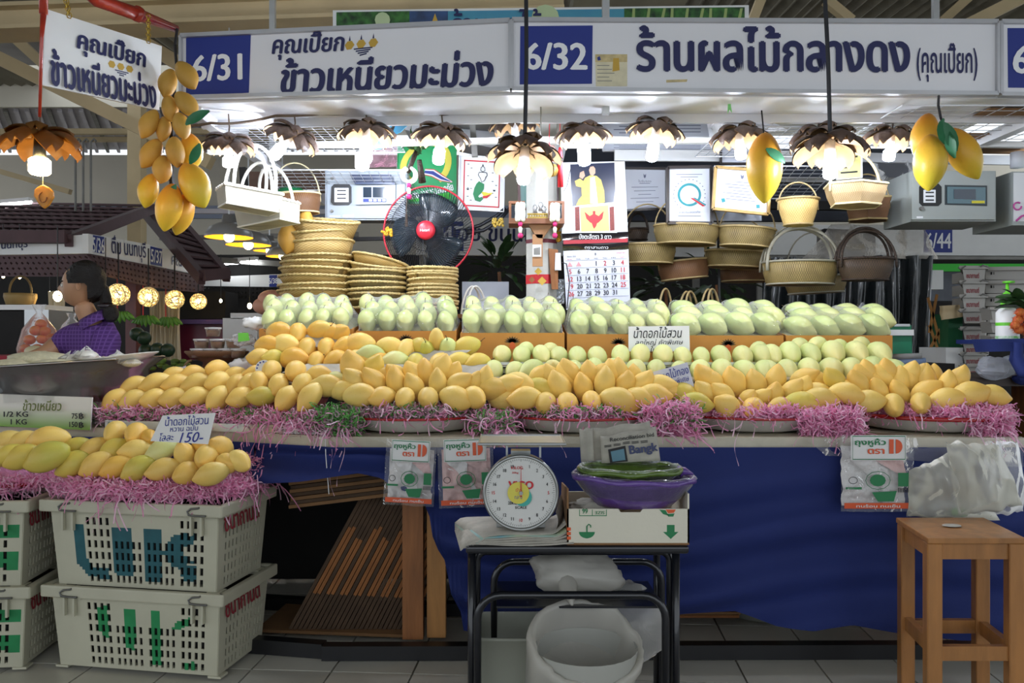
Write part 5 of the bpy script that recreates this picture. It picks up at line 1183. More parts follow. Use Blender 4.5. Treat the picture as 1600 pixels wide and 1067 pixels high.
# right side hanging baskets
oval_basket('bucket shaped basket with a hoop handle under the single hanging mango',S(1247,352,4.0),.100,.085,.125,wv_lt,.135,.004,m_cane,flare=1.45)
oval_basket('pale hexagonal basket with a curled handle below the big right lamp',S(1337,322,3.85),.165,.13,.095,wv_pk,.19,.007,m_canel,flare=1.28,seg=6,rot=(0,0,R(25)))
oval_basket('brown hexagonal basket tucked under the pale one',S(1356,345,4.15),.125,.11,.11,wv_br,.17,.004,m_cane,flare=1.2,seg=6,rot=(0,0,R(10)))
oval_basket('dark twisted-vine basket with three braided loop handles',S(1352,438,4.1),.14,.10,.105,wv_dk,.20,.007,m_caned,flare=1.25,nh=3)
g_='olive oval baskets hanging at the right'
for px,py,Y,rx,ry,h,hh,lb,style,nh,rz in (
    (1250,445,4.2,.19,.13,.115,.24,'wide oval basket with triple arched handle above the right cartons',wv_ol,3,0),
    (1275,458,4.5,.17,.12,.09,.28,'lower oval basket half hidden below the wide one',wv_ol,1,5),
    (1072,382,4.3,.17,.12,.095,.20,'oval basket directly below the framed round emblem',wv_ol,1,-3),
    (1165,386,4.25,.145,.11,.095,.18,'oval basket directly below the gold framed certificate',wv_ol,1,-8),
    (1012,412,4.4,.15,.10,.10,.26,'oval basket right beside the calendar',wv_ol,1,0),
    (1150,418,4.45,.17,.12,.085,.22,'second oval basket in the lower row near the middle',wv_ol,1,-5),
    (1070,436,4.5,.145,.11,.10,.25,'brown oval basket in the lower row under the framed emblem',wv_br,1,10),
    (1165,440,4.65,.15,.11,.07,.2,'lowest brown oval basket near the middle',wv_br,1,0)):
    oval_basket(lb,S(px,py,Y),rx,ry,h,style,hh,.009,m_canegr if nh==3 or px==1275 else m_cane,g_,(0,R(-rz*.6),R(rz)),1.12,nh,hflat=.45)
oval_basket('small dark basket with thin handles left of the oval baskets',S(997,375,4.55),.055,.05,.06,wv_dk,.12,.004,m_caned,flare=1.1,nh=3)
# handle tips of baskets standing behind the wrapped mangoes
for i,(px,py,s) in enumerate(((741,472,30),(1040,490,42),(1076,480,30),(1110,480,34))):
    c=S(px,py+30,4.35);oval_basket(f'basket standing behind the wrapped mangoes with only its handle showing, {ORD[i]} from the fan side',c-Vector((0,0,.06)),.08,.06,.06,wv_wh if i==0 else wv_ol,(s+20)/F*4.3+.05,.006,m_whc if i==0 else m_cane,'baskets behind the wrapped mangoes',(0,0,R(50)),1.1,2 if i != 1 else 1)
sh2=thing('back_shelf','low back shelf hidden behind the wrapped mango cartons','shelf',(.9,4.4,0))
b=B();b.box((.85,4.4,1.20),(1.8,.4,.02));obj('top',b,m_wood,sh2)
for x in (0,1.7): b=B();b.box((x,4.5,.6),(.04,.04,1.19));obj('leg',b,m_wood,sh2)
# --- breaker boxes ---
m_box=mat('box_enamel','A9B2BC',.4,var=.05,vs=3);m_boxg=mat('box_grey','A3A9A6',.45,var=.06,vs=3);m_glassd=mat('dark_glass','14283A',.12,coat=.6);m_lab=mat('label_white','E4E6E8',.5)
t=thing('breaker_box','pale blue-grey electric box with meter left of the green poster','electric box',S(565,344,4.45))
obj('body',panelbox(508,266,636,344,4.50,.12),m_box,t);obj('door',panelbox(511,269,633,341,4.49,.01),m_box,t)
b=B();q=[(518,292),(522,288),(546,288),(549,292),(549,316),(545,320),(521,320),(517,316)];o=flat(q,4.48,m_black,t,'meter_window',.003,.008)
flat([(523,294),(545,294),(545,316),(523,316)],4.48,m_lab,t,'meter_dial',.006)
for k in range(3): flat([(527,297+k*6),(541,297+k*6),(541,299+k*6),(527,299+k*6)],4.48,m_ink,t,'meter_digits',.007)
flat([(548,274),(612,274),(618,289),(556,289)],4.48,mat('flap_navy','3A4766',.3),t,'window_flap',.02,.004);flat([(556,291),(618,289),(618,319),(556,320)],4.48,m_box,t,'window_frame',.008,.008)
flat([(568,293),(581,293),(581,309),(568,309)],4.48,m_glassd,t,'breaker',.011);flat([(583,293),(604,293),(604,309),(583,309)],4.48,m_glassd,t,'breaker',.011);flat([(568,311),(604,311),(604,316),(568,316)],4.48,m_blue,t,'breaker_label',.011)
for k in range(4): flat([(577+k*7,312),(582+k*7,312),(582+k*7,315),(577+k*7,315)],4.48,m_lab,t,'breaker_mark',.013)
for y in (279,330): b=B();b.lathe([(0,.012),(.008,.012),(.008,0)],10,Matrix.Translation(S(519,y,4.49)) @ Matrix.Rotation(math.pi/2,4,'X'));obj('lock',b,m_steel,t)
flat([(515,337),(532,337),(532,339),(515,339)],4.49,m_lab,t,'label',.002);flat([(536,336),(553,335),(553,340),(536,340)],4.49,m_lab,t,'label',.002)
t=thing('breaker_box','large grey electric box with meter under the three hanging mangoes','electric box',S(1480,350,4.2))
obj('body',panelbox(1424,267,1556,346,4.02,.3),m_boxg,t);b=B();b.prism([S(1424,346,4.02),S(1556,346,4.02),S(1552,352,4.3),S(1408,352,4.3)],(0,0,-.004));
obj('door',panelbox(1425,268,1555,343,4.0,.02),m_boxg,t);b=B();b.beam(S(1409,300,4.3),S(1423,300,4.02),.002,.26)
flat([(1436,292),(1440,287),(1466,287),(1471,292),(1471,317),(1466,322),(1441,322),(1436,317)],4.0,m_black,t,'meter_window',.002,.008);flat([(1442,297),(1461,297),(1461,317),(1442,317)],4.0,m_lab,t,'meter_dial',.006)
for k in range(3): flat([(1445,300+k*6),(1458,300+k*6),(1458,302+k*6),(1445,302+k*6)],4.0,m_ink,t,'meter_digits',.008)
flat([(1476,289),(1542,290),(1542,322),(1476,320)],4.0,mat('frame_dark','30383C',.4),t,'window_frame',.002,.008);flat([(1479,292),(1539,293),(1539,319),(1479,318)],4.0,mat('glass_teal','2F5A66',.08,coat=.8),t,'window_glass',.006)
flat([(1489,296),(1523,296),(1523,312),(1489,311)],4.0,m_glassd,t,'breaker',.008);flat([(1517,314),(1537,314),(1537,318),(1517,318)],4.0,mat('label_yellow','D8CC3A',.5),t,'label',.009)
b=B();b.lathe([(0,.014),(.010,.014),(.010,0)],12,Matrix.Translation(S(1439,326,4.0)) @ Matrix.Rotation(math.pi/2,4,'X'));obj('lock',b,m_steel,t);flat([(1432,338),(1442,338),(1442,341),(1432,341)],4.0,m_lab,t,'label',.002)
t=thing('breaker_box','grey box with pink emblem cut off by the right edge','electric box',S(1640,350,4.2))
obj('body',panelbox(1582,268,1700,352,4.02,.35),m_boxg,t);flat([(1583,270),(1700,270),(1700,346),(1583,346)],4.02,m_lab,t,'poster',.003)
b=B();b.tube([S(1590+6*math.cos(a*.6),322+6*math.sin(a*.6),4.012) for a in range(10)],.004,5);b.tube([S(1588,345,4.012),S(1596,338,4.012),S(1606,335,4.012)],.005,5);obj('printed_emblem',b,mat('print_pink','C850A0',.5),t)
t=thing('pipe_fitting','white pipe with elbow above the right electric box','pipe',S(1590,262,4.2))
b=B();b.tube([S(1590,262,4.2),S(1590,238,4.2)],.034,12);obj('elbow',b,m_sock,t,True);b=B();b.tube([S(1590,256,4.2),S(1700,256,4.2)],.018,10);obj('tube',b,mat('tube_glow2','E8F4FF',emit=6),t,True)  # white tube of the pipe brightened by emission in its material
# --- frames, posters ---
def frame(label,q,Y,th,mf,inner,name='framed_certificate',cat='framed certificate',th2=.004):
    """q: four picture corners clockwise from top-left"""
    P4=[S(x,y,Y) for x,y in q];c=sum(P4,Vector())/4;t=thing(name,label,cat,(P4[2]+P4[3])/2)
    for i in range(4):
        b=B();a,d=P4[i],P4[(i+1) % 4];e=(d-a).normalized()*th/2;b.beam(a-e*0,d+e*0,th,.02,up=(0,1,0));obj('frame',b,mf,t)
    b=B();b.prism([p+Vector((0,.004,0)) for p in P4],(0,.006,0));obj('sheet',b,inner,t)
    def g(u,v,off=.002): return P4[0].lerp(P4[1],u).lerp(P4[3].lerp(P4[2],u),v)+Vector((0,.004-off,0))
    def rect(u0,v0,u1,v1,m,nm='print',off=.002):
        b=B();b.prism([g(u0,v0,off),g(u1,v0,off),g(u1,v1,off),g(u0,v1,off)],(0,.0008,0));return obj(nm,b,m,t)
    roll=-math.atan2(P4[1].z-P4[0].z,P4[1].x-P4[0].x)
    def txt(s,u,v,wd,ht,m=m_ink,bold=0): return text(s,g(u,v,.003),wd,m,t,ht,rot=yawm(0) @ Matrix.Rotation(-roll,3,'Z'),bold=bold)
    def poly(pts,m,nm='print',off=.003):
        b=B();b.prism([g(u,v,off) for u,v in pts],(0,.0008,0));return obj(nm,b,m,t)
    return t,g,rect,txt,poly
m_cert=mat('cert_paper','D3D6E0',.35,coat=.4);m_blk=mat('frame_black','2A2220',.35,coat=.3);m_gld=mat('frame_gold','B8965A',.4,metal=.3,var=.2,vs=30,bump=.3);m_inkg=mat('ink_grey','6A6E84',.6)
def cert(t,g,rect,txt,poly,lines=6,top=.35,col=m_inkg,v1=.8):
    for k in range(lines):
        w_=(.25,.62,.5,.3,.66,.4,.55)[k % 7]/2;v=top+(v1-top)*k/max(lines-1,1);rect(.5-w_,v,.5+w_,v+.012,col,'printed_line')
    poly([(.47,.12),(.5,.16),(.53,.12),(.525,.2),(.5,.235),(.475,.2)],col,'printed_crest')
f=frame('black framed certificate between the calendar poster and the round emblem',[(974,263),(1041,264),(1041,326),(974,329)],4.45,.012,m_blk,m_cert);cert(*f);f[3]('ใบรับรอง',.5,.30,.07,.014,m_inkg)
f=frame('black framed sheet with a round teal and red emblem',[(1043,262),(1111,261),(1112,349),(1043,348)],4.2,.016,m_blk,m_cert)
t,g,rect,txt,poly=f;m_teal=mat('print_teal','1F8C96',.5)
cx,cy,ro,ri=.5,.49,.27,.20;n=28
def arcp(cx,cy,ro,ri,a0,a1,asp,m,off=.003,n=24):
    b=B()
    vs=[]
    for i in range(n+1):
        a=R(a0+(a1-a0)*i/n)
        for r_ in (ro,ri): vs.append(g(cx+r_*math.cos(a),cy-r_*asp*math.sin(a),off))
    b.add(vs,[(2*i,2*i+2,2*i+3,2*i+1) for i in range(n)]);return obj('printed_ring',b,m,t)
arcp(cx,cy,.27,.215,-32,312,.77,m_teal);poly([(.52,.55),(.58,.55),(.86,.69),(.80,.70)],m_red);poly([(.58,.545),(.63,.545),(.88,.665),(.86,.685)],m_teal,off=.0035)
for k in range(22):
    a=R(20+k*14.5-60);u,v=cx+.36*math.cos(a),cy-.36*.77*math.sin(a)
    if v<.72 : poly([(u-.012,v-.008),(u+.012,v-.008),(u+.012,v+.008),(u-.012,v+.008)],m_inkg,'printed_letter')
txt('อาหารปลอดภัย',.5,.80,.11,.012,m_inkg);rect(.24,.865,.76,.875,m_inkg);rect(.2,.12,.8,.13,m_inkg);rect(.3,.165,.7,.175,m_inkg)
f=frame('gold framed certificate tilted to the right beside the hanging mango',[(1118,261),(1203,268),(1200,335),(1114,326)],4.1,.014,m_gld,m_cert);cert(*f,7,.3,m_inkg,.72);f[4]([(.14,.74),(.2,.72),(.22,.8),(.16,.83)],m_teal);f[4]([(.78,.8),(.84,.79),(.85,.87),(.79,.88)],m_teal)
b=panelbox(1112,328,1190,345,4.35,.01);one('grey_board',b,MATS['pale_grey'],'plain grey card behind the gold framed certificate','board')
for q,lb in (([(942,184),(1112,184),(1112,214),(942,214)],'wide pale certificate hung high behind the lamps'),([(942,222),(1112,222),(1112,236),(942,236)],'lower wide pale certificate strip behind the lamps'),([(884,186),(941,186),(941,213),(884,213)],'dark and pale certificate left of the wide one')):
    f=frame(lb,q,4.6,.006,m_soff,m_cert,'certificate','certificate');
    for k in range(4): f[2](.1+.05*(k % 2),.25+.17*k,.45,.29+.17*k,m_inkg,'printed_line');f[2](.6,.2+.17*k,.9,.24+.17*k,m_inkg,'printed_line')
f=frame('white framed certificate behind the lamp beside the single mango',[(1126,190),(1198,190),(1198,256),(1126,256)],4.45,.012,m_blk,m_cert);cert(*f)
# yellow deity sheet
f=frame('pale yellow printed sheet behind the big right lamp',[(1308,215),(1346,212),(1346,278),(1308,281)],4.0,.003,m_lab,mat('yellow_paper','DDD88C',.4),'printed_sheet','poster')
for k in range(7): f[2](.15+.1*(k % 2),.1+.12*k,.85-.15*(k % 3),.14+.12*k,MATS['ink_black'],'printed_line');
# picture with red border
f=frame('white picture with red border and a green fish-tailed figure right of the fan',[(718,243),(789,247),(787,331),(716,327)],4.5,.005,m_lab,m_lab,'picture','picture')
t,g,rect,txt,poly=f
for q in ((.1,.07,.9,.095),(.1,.905,.9,.93),(.1,.07,.125,.93),(.875,.07,.9,.93)): rect(*q,m_red,'printed_border')
def arcs(pts,wd,m,nm='printed_line',off=.003):
    b=B();vs=[]
    for i,(u,v,*w2) in enumerate(pts):
        u2,v2=pts[min(i+1,len(pts)-1)][:2];u1,v1=pts[max(i-1,0)][:2];d=Vector((u2-u1,v2-v1)).normalized();h=(w2[0] if w2 else wd)/2
        vs+=[g(u-d.y*h,v+d.x*h,off),g(u+d.y*h,v-d.x*h,off)]
    b.add(vs,[(2*i,2*i+1,2*i+3,2*i+2) for i in range(len(pts)-1)]);return obj(nm,b,m,t)
arcs([(.5,.48,.13),(.47,.55,.19),(.42,.63,.18),(.38,.71,.13),(.40,.78,.10),(.47,.80,.08),(.53,.76,.05)],.1,m_green,'printed_tail');arcs([(.51,.66,.02),(.58,.70,.10),(.66,.70,.07),(.74,.66,.01)],.1,MATS['label_yellow'],'printed_fin',.0035)
arcs([(.53,.75,.04),(.62,.74,.05),(.7,.69,.01)],.1,m_red,'printed_fin',.004)
arcs([(.42,.34),(.44,.29),(.52,.285),(.60,.29),(.62,.34),(.58,.38),(.6,.36),(.56,.44),(.5,.47),(.47,.40),(.42,.34)],.014,m_ink);arcs([(.47,.25),(.48,.20),(.52,.17),(.56,.20),(.57,.25),(.52,.28),(.47,.25)],.014,m_ink);arcs([(.52,.17,.04),(.52,.13,.005)],.03,m_ink)
for k in range(14):
    u=(.18,.25,.72,.8)[k % 4];v=.14+.05*k+.02*(k % 3);rect(u,v,u+.04,v+.012,m_ink,'printed_line')
for u in (.2,.78): poly([(u-.03,.60),(u+.03,.60),(u+.02,.63),(u-.02,.63)],m_ink,'printed_mark')
# green poster
f=frame('green poster with a yellow ring and a striped ribbon behind the fan',[(622,228),(713,208),(713,318),(620,318)],4.6,.003,mat('poster_green','1E9C5A',.35,coat=.4,var=.12,vs=3),MATS['poster_green'],'poster','poster')
t,g,rect,txt,poly=f;arcp(.48,.38,.44,.33,-55,235,.85,mat('print_yellow','D8CC4A',.5))
arcs([(.46,.50,.10),(.6,.53,.12),(.75,.62,.10),(.93,.69,.02)],.1,m_red,'printed_ribbon',.0035);arcs([(.46,.50,.075),(.6,.53,.095),(.75,.62,.075),(.93,.69,.01)],.1,m_lab,'printed_ribbon',.004);arcs([(.46,.50,.04),(.6,.53,.055),(.75,.62,.04),(.9,.68,.01)],.1,m_blue,'printed_ribbon',.0045)
txt('ตลาดสด อาหารปลอดภัย',.5,.82,.30,.045,m_lab,.03);arcs([(.05,.92,.05),(.4,.94,.07),(.9,.88,.09)],.1,MATS['lime_green'] if 'lime_green' in MATS else m_green)
# calendar poster
def calendar():
    t=thing('calendar','large wall calendar page with a poster above it hanging by the pillar','calendar',S(935,478,4.2));Y=4.2
    Pt=[S(876,254,Y),S(976,252,Y),S(981,362,Y),S(878,365,Y)]
    b=B();b.prism(Pt,(0,.003,0));obj('poster_sheet',b,m_lab,t)
    fl=lambda pts,m,nm,off: flat(pts,Y,m,t,nm,off)
    fl([(891,257),(960,254),(962,318),(893,322)],mat('night_blue','101A38',.3,coat=.4),'photo_backdrop',.002)
    m_robe=mat('print_robe','D8BE62',.5,var=.25,vs=60);m_skinp=mat('print_skin','C9A088',.5)
    fl([(908,290),(914,278),(922,274),(932,275),(939,281),(944,298),(945,316),(934,320),(900,321),(904,312),(909,306)],m_robe,'print_robe',.004)
    fl([(922,278),(929,276),(932,300),(934,318),(922,318)],m_lab,'print_shirt',.005)
    fl([(920,266),(922,261),(927,260),(930,264),(930,271),(926,275),(922,273)],m_skinp,'print_face',.006)
    fl([(898,283),(906,279),(914,285),(908,293),(900,291)],m_robe,'print_sleeve',.0045);fl([(906,270),(912,267),(914,275),(910,280),(905,277)],m_skinp,'print_hand',.006)
    fl([(897,322),(960,316),(962,320),(964,364),(898,364)],m_lab,'print_cloth',.0065)
    fl([(906,325),(950,321),(952,361),(908,362)],mat('print_cream','E2D67A',.5),'print_panel',.008)
    for s,m in ((1,m_red),):
        fl([(928,334),(935,338),(943,330),(941,342),(935,348),(931,350),(927,350),(922,348),(916,342),(913,331),(921,338)],m,'printed_bird',.010);fl([(924,348),(933,348),(931,354),(928,358),(926,354)],m,'printed_bird',.0102)
        fl([(926,330),(930,330),(930,336),(926,336)],m,'printed_bird',.0102)
    for x in (898,952): fl([(x,324),(x+7,323),(x+8,360),(x+1,361)],mat('print_maroon','8E3A30',.5,var=.4,vs=120),'print_pillar',.008)
    b=B();q=[S(878,365,Y),S(981,362,Y),S(982,390,Y),S(879,392,Y)]
    b.grid(lambda u,v: q[0].lerp(q[1],u).lerp(q[3].lerp(q[2],u),v)+Vector((0,-.012*math.sin(v*3.1)-.003*math.sin(u*7+v*3),0)),14,8);obj('banner_strip',b,mat('gloss_black','1C181C',.15,coat=1),t,True)
    text('ปังตะสีตรา 3 ดาว',S(930,369.5,Y-.016),.165,m_lab,t,.026,bold=.02);fl([(880,376),(980,373),(980,379),(880,382)],mat('strip_red','B02030',.3,coat=.6),'strip_band',.0165)
    text('ตราสามดาว',S(932,387,Y-.014),.12,m_lab,t,.012)
    Pc=[S(880,392,Y),S(982,388,Y),S(985,480,Y),S(885,484,Y)];b=B();b.prism(Pc,(0,.003,0));obj('page',b,mat('page_white','D6D8E4',.4),t)
    g=lambda u,v,off=.003: Pc[0].lerp(Pc[1],u).lerp(Pc[3].lerp(Pc[2],u),v)-Vector((0,off,0))
    tx=lambda s,u,v,w_,h,m,bo=.02: text(s,g(u,v),w_,m,t,h,bold=bo,rot=yawm(0) @ Matrix.Rotation(R(2),3,'Z'))
    tx('8',.49,.075,.012,.013,m_ink);tx('สิงหาคม 2555',.12,.1,.045,.008,m_ink,0);tx('AUGUST 2012',.88,.07,.045,.007,m_red,0)
    for k,d in enumerate(('SUN','MON','TUE','WED','THU','FRI','SAT')): tx(d,.09+k*.135,.15,.022,.006,m_red if k in (0,6) else m_ink,0)
    r0=[(1,3,1),(2,4,1),(3,5,1)];days=[(1,3,0),(2,4,0),(3,5,0),(4,6,0)]
    for d in range(5,32): days.append((d,(d-5) % 7,1+(d-5) // 7))
    for d,c_,r_ in days:
        red=c_ in (0,6) or d==2;tx(str(d),.09+c_*.135,.235+r_*.125,.026 if d>9 else .012,.024,m_red if red else m_ink)
    for v in [.17,.297,.422,.547,.672,.80]:
        b=B();b.prism([g(.02,v,.002),g(.98,v,.002),g(.98,v+.004,.002),g(.02,v+.004,.002)],(0,.0006,0));obj('grid_line',b,m_inkg,t)
    for k,u in enumerate((.09,.225)):
        b=B();b.prism([g(u,.19,.003),g(u+.04,.27,.003),g(u-.04,.27,.003)],(0,.0006,0));obj('printed_mark',b,mat('print_pale_red','DC9AA0',.5),t)
    tx('ปังตะสีตรา 3 ดาว',.5,.90,.12,.014,m_ink,.01);tx('ตราสามดาว คุณภาพดี',.5,.95,.12,.008,m_ink,0)
calendar()
b=B();b.tube([S(892,262,4.18),S(886,290,4.1),S(880,300,4.1)],.0016,4);b.tube([S(877,410,4.15),S(885,412,4.12),S(890,440,4.12),S(886,482,4.12)],.003,5);one('cable',b,m_cable,'thin black cable hanging over the left edge of the calendar','cable')
# photo of a seated figure in green tones + shrine shelf + pillar
f=frame('framed green-tinted photograph of a seated figure above the shrine shelf',[(810,266),(871,264),(871,325),(812,327)],4.3,.014,mat('frame_maroon','4A2A28',.4),mat('photo_green','5F8C86',.35,coat=.5,var=.2,vs=6),'framed_photo','framed photo')
f[4]([(.35,.95),(.3,.6),(.42,.48),(.6,.48),(.78,.6),(.82,.92)],mat('print_green_light','9CB87A',.5),'printed_robe');f[4]([(.44,.3),(.5,.25),(.58,.28),(.6,.4),(.53,.47),(.45,.42)],mat('print_green_skin','8FA08A',.5),'printed_face')
t=thing('spirit_shelf','small brown wooden shrine shelf on the pillar with flower garlands','shrine shelf',S(838,350,4.15))
m_shr=mat('shrine_wood','8E5A3A',.5,var=.25,vs=12)
obj('board',panelbox(795,341,882,349,4.05,.16),m_shr,t)
for x in (795,857):
    for xx in (x,x+21): obj('post',panelbox(xx,317,xx+4,341,4.05,.02),m_shr,t)
    obj('post_top',panelbox(x,314,x+25,318,4.05,.03),m_shr,t)
obj('railing',panelbox(824,333,856,336,4.05,.01),m_gold,t);obj('railing',panelbox(824,338,856,341,4.05,.01),m_gold,t)
for k in range(8): obj('baluster',panelbox(826+k*4,335,828+k*4,339,4.05,.01),m_gold,t)
b=B();b.prism([S(825,349,4.1),S(865,349,4.1),S(848,372,4.1),S(840,372,4.1)],(0,.05,0));obj('bracket',b,mat('pale_brown','A87A50',.5),t);obj('bracket_foot',panelbox(832,366,848,416,4.10,.02),MATS['pale_brown'],t)
for x,y in ((836,326),(845,322),(850,328)): b=B();b.lathe([(0,0),(.012,.003),(.008,.02),(.014,.03),(.006,.045)],10,Matrix.Translation(S(x,y+8,4.12)));one('incense_cup',b,m_alu,f'small silvery cup on the shrine shelf, {("left", "tall middle", "right")[(836, 845, 850).index(x)]} one','cup','cups on the shrine shelf',True)
t=thing('pillar_concrete','weathered white octagonal pillar carrying the shrine shelf','pillar',S(845,1028,4.28));pz=0
b=B();c=S(846,600,4.28);b.lathe([(.085,-c.z),(.085,2.6-c.z)],8,Matrix.Translation((c.x,c.y+.02,c.z)) @ Matrix.Rotation(.39,4,'Z'));obj('shaft',b,mat('pillar_white','C9C8C0',.7,var=.2,vs=8,bump=.2),t)
for y0,y1,m,nm in ((375,381,mat('band_maroon','6A2430',.5),'upper_band'),(430,444,m_red,'red_band')):
    z1,z0_=S(0,y0,4.28).z,S(0,y1,4.28).z;b=B();b.lathe([(.0875,z0_),(.0875,z1)],8,Matrix.Translation((c.x,c.y+.02,0)) @ Matrix.Rotation(.39,4,'Z'));obj(nm,b,m,t)
for i,(x,y,r,m) in enumerate(((841,424,6,MATS['print_gold']),(847,439,7,MATS['print_gold']),(831,437,5,m_wood))):
    flat([(x-r,y),(x,y-r),(x+r,y),(x,y+r)],4.17,m,t,'charm_sticker',0,.002)
flat([(832,382),(846,382),(846,401),(832,401)],4.09,m_lab,t,'photo_card',0,.002);flat([(834,388),(844,386),(844,398),(834,398)],4.09,m_steel,t,'photo_print',.002)
flat([(857,388),(872,390),(872,452),(862,452)],4.2,m_wood,t,'side_board',0,.02);flat([(868,395),(876,395),(877,422),(867,422)],4.18,m_lab,t,'switch_plate',0,.02)
b=panelbox(866,436,882,474,4.3,.06);one('foil_box',b,mat('foil','A8ACB0',.25,metal=.8,bump=.8,bs=60),'crinkled silver foil box beside the pillar base','box')
# garlands
m_jas=mat('jasmine_white','E9EBD8',.6,var=.1,vs=60);m_rose=mat('rose_magenta','C8286E',.5)
def garland(px,y0,y1,Y,label,loop=False):
    t=thing('flower_garland',label,'garland',S(px,y1+22,Y),'jasmine garlands');rg=random.Random(px);b=B();r=7/F*Y
    if not loop:
        n=int((y1-y0)/2.6)
        for i in range(n):
            for k in range(5):
                p=S(px,y0+(y1-y0)*i/n,Y)+Vector((r*.72*math.cos(k*1.256+i),r*.72*math.sin(k*1.256+i),0));b.ball(p,r*.52,6,4,(1,1,1.2))
    else:
        for i in range(22):
            a=R(60-300*i/21);p=S(px+10*math.cos(a),(y0+y1)/2-(y1-y0)/2*math.sin(a),Y)
            for k in range(3): b.ball(p+Vector((.006*math.cos(k*2.1),-.006*math.sin(k*2.1),.004*k-.004)),.008,6,4)
    obj('blossoms',b,m_jas,t,True)['kind']='stuff'
    for q,(dy,m,rr,h) in enumerate(((4,m_rose,3.8,8),(12,m_jas,3.4,12),(22,m_rose,4.5,8))):
        b=B();b.tube([S(px,y1+dy-3,Y),S(px,y1+dy,Y),S(px,y1+dy+h*.6,Y)],[rr*.5/F*Y,rr/F*Y,rr*.7/F*Y],8);obj('tassel_bud',b,m,t,True)
    return t
garland(813,320,345,4.0,'jasmine garland hanging at the left corner of the shrine shelf');garland(867,321,345,4.0,'jasmine garland hanging at the right corner of the shrine shelf');garland(639,262,284,3.95,'jasmine loop garland hanging before the green poster above the fan',True)
b=B();b.tube([S(636,312,3.95),S(635,326,3.95),S(635,335,3.95)],.003,5);b.tube([S(635,335,3.95),S(635,354,3.95)],[.006,.008],6);one('dark_tassel',b,m_caned,'dark red tassel dangling from the loop garland over the fan','tassel')
t=thing('dried_garland','dark dried palm ornament tied above the loop garland','ornament',S(650,240,4.1));rg=random.Random(5)
for k in range(16):
    a=rg.uniform(0,6.28);o=obj('leaf',lf,None,t,W=False);o.location=(rg.uniform(-.02,.02),0,.05+rg.uniform(-.03,.03));o.rotation_euler=(rg.uniform(0,6),a,0);o.scale=(.4,)*3
b=B();b.tube([S(650,238,4.1),S(645,250,4.05),S(638,268,3.98)],.012,6);b.tube([S(655,250,4.1),S(660,285,4.15)],[.012,.02],6);obj('dark_cloth',b,m_caned,t,True)
m_yel=mat('marigold','E0A820',.6,var=.3,vs=60)
for i,(x,y,lb) in enumerate(((605,362,'marigold garland bit poking out left of the fan'),(778,348,'gold leafy charm hanging between fan and shrine'),(872,362,'yellow marigold string beside the right garland'))):
    b=B();rg=random.Random(i)
    for k in range(24): b.ball(S(x+rg.uniform(-8,8)*(1 if i != 2 else .4),y+rg.uniform(-6,6)*(1 if i != 2 else 2.4),4.25),.008,6,4)
    o=one('marigold_garland',b,m_yel if i != 1 else m_gold,lb,'garland',smooth=True)
b=B();b.tube([S(730,358,4.45),S(750,352,4.5),S(775,338,4.5),S(790,325,4.5)],.01,6);b.tube([S(730,364,4.45),S(755,360,4.5),S(780,345,4.5),S(797,325,4.5)],.01,6);one('cable',b,m_cable,'pair of thick black cables curving from the fan to the shrine','cable',smooth=True)
# red tassels and charms
for i,(x,y0,y1,y2,m,lb) in enumerate(((875,200,222,292,mat('tassel_red','D8202C',.6),'long bright red tassel beside the big middle lamp'),)):
    t=thing('red_tassel',lb,'tassel',S(x,y2,3.7));b=B();b.tube([S(x,182,3.7),S(x,y1,3.7)],.0018,4);obj('cord',b,m,t)
    b=B();b.lathe([(0,.05),(.008,.045),(.016,.02),(.012,-.002),(.004,-.012)],12,Matrix.Translation(S(x,y1,3.7)));obj('bell',b,m_alu,t,True)
    b=B();b.tube([S(x,y1+8,3.7),S(x,y1+16,3.7),S(x+1,y2,3.7)],[.005,.010,.013],10);obj('fringe',b,m,t,True)
t=thing('charm','round ribbed gold charm on a red cord above the shrine','charm',S(863,275,3.7));b=B();b.tube([S(859,182,3.7),S(858,222,3.7),S(863,252,3.7)],.0018,4);obj('cord',b,MATS['tassel_red'],t)
b=B();b.lathe([(0,-.03),(.018,-.024),(.029,0),(.018,.024),(0,.03)],16,Matrix.Translation(S(863,266,3.7)));obj('globe',b,mat('gold_metal','C8A85A',.35,metal=.7,wave=.6,bs=60),t,True);b=B();b.lathe([(0,-.035),(.016,-.02),(.02,.005),(.008,.03),(0,.035)],12,Matrix.Translation(S(864,238,3.72)));obj('bud',b,mat('bud_pink','C8A8A0',.4),t,True)
b=B();b.tube([S(845,150,3.45),S(845,215,3.62)],.003,5);one('hook_rod',b,m_steel,'thin steel hook rod hanging right of the middle lamp','hook');b=B();b.prism([S(1138,143,3.45),S(1143,143,3.45),S(1142,165,3.45),S(1144,176,3.45),S(1140,171,3.45),S(1137,178,3.45)],(0,.003,0));one('green_ribbon',b,mat('ribbon_green','8FD88A',.5,tl=.3),'short pale green plastic ribbon tied to the canopy','ribbon')
m_bluep=film_mat('bag_blue','5BC0EA',.6,.8,.25);b=B()
for q in ([(590,190),(600,200),(612,198),(606,188)],[(612,212),(618,195),(634,188),(644,188),(626,206)],[(585,210),(596,208),(596,232),(586,233)]): b.prism([S(x,y,3.75) for x,y in q],(0,.01,0))
one('blue_bag',b,m_bluep,'light blue plastic bag knotted to the wire grid','bag');sheet([(1105,190),(1200,188),(1230,205),(1110,212)],3.95,film_mat('bag_white','F4F4F8',.5,.8,.3),'plastic_bag','white plastic bag lying over the rail left of the single mango',amp=.05)
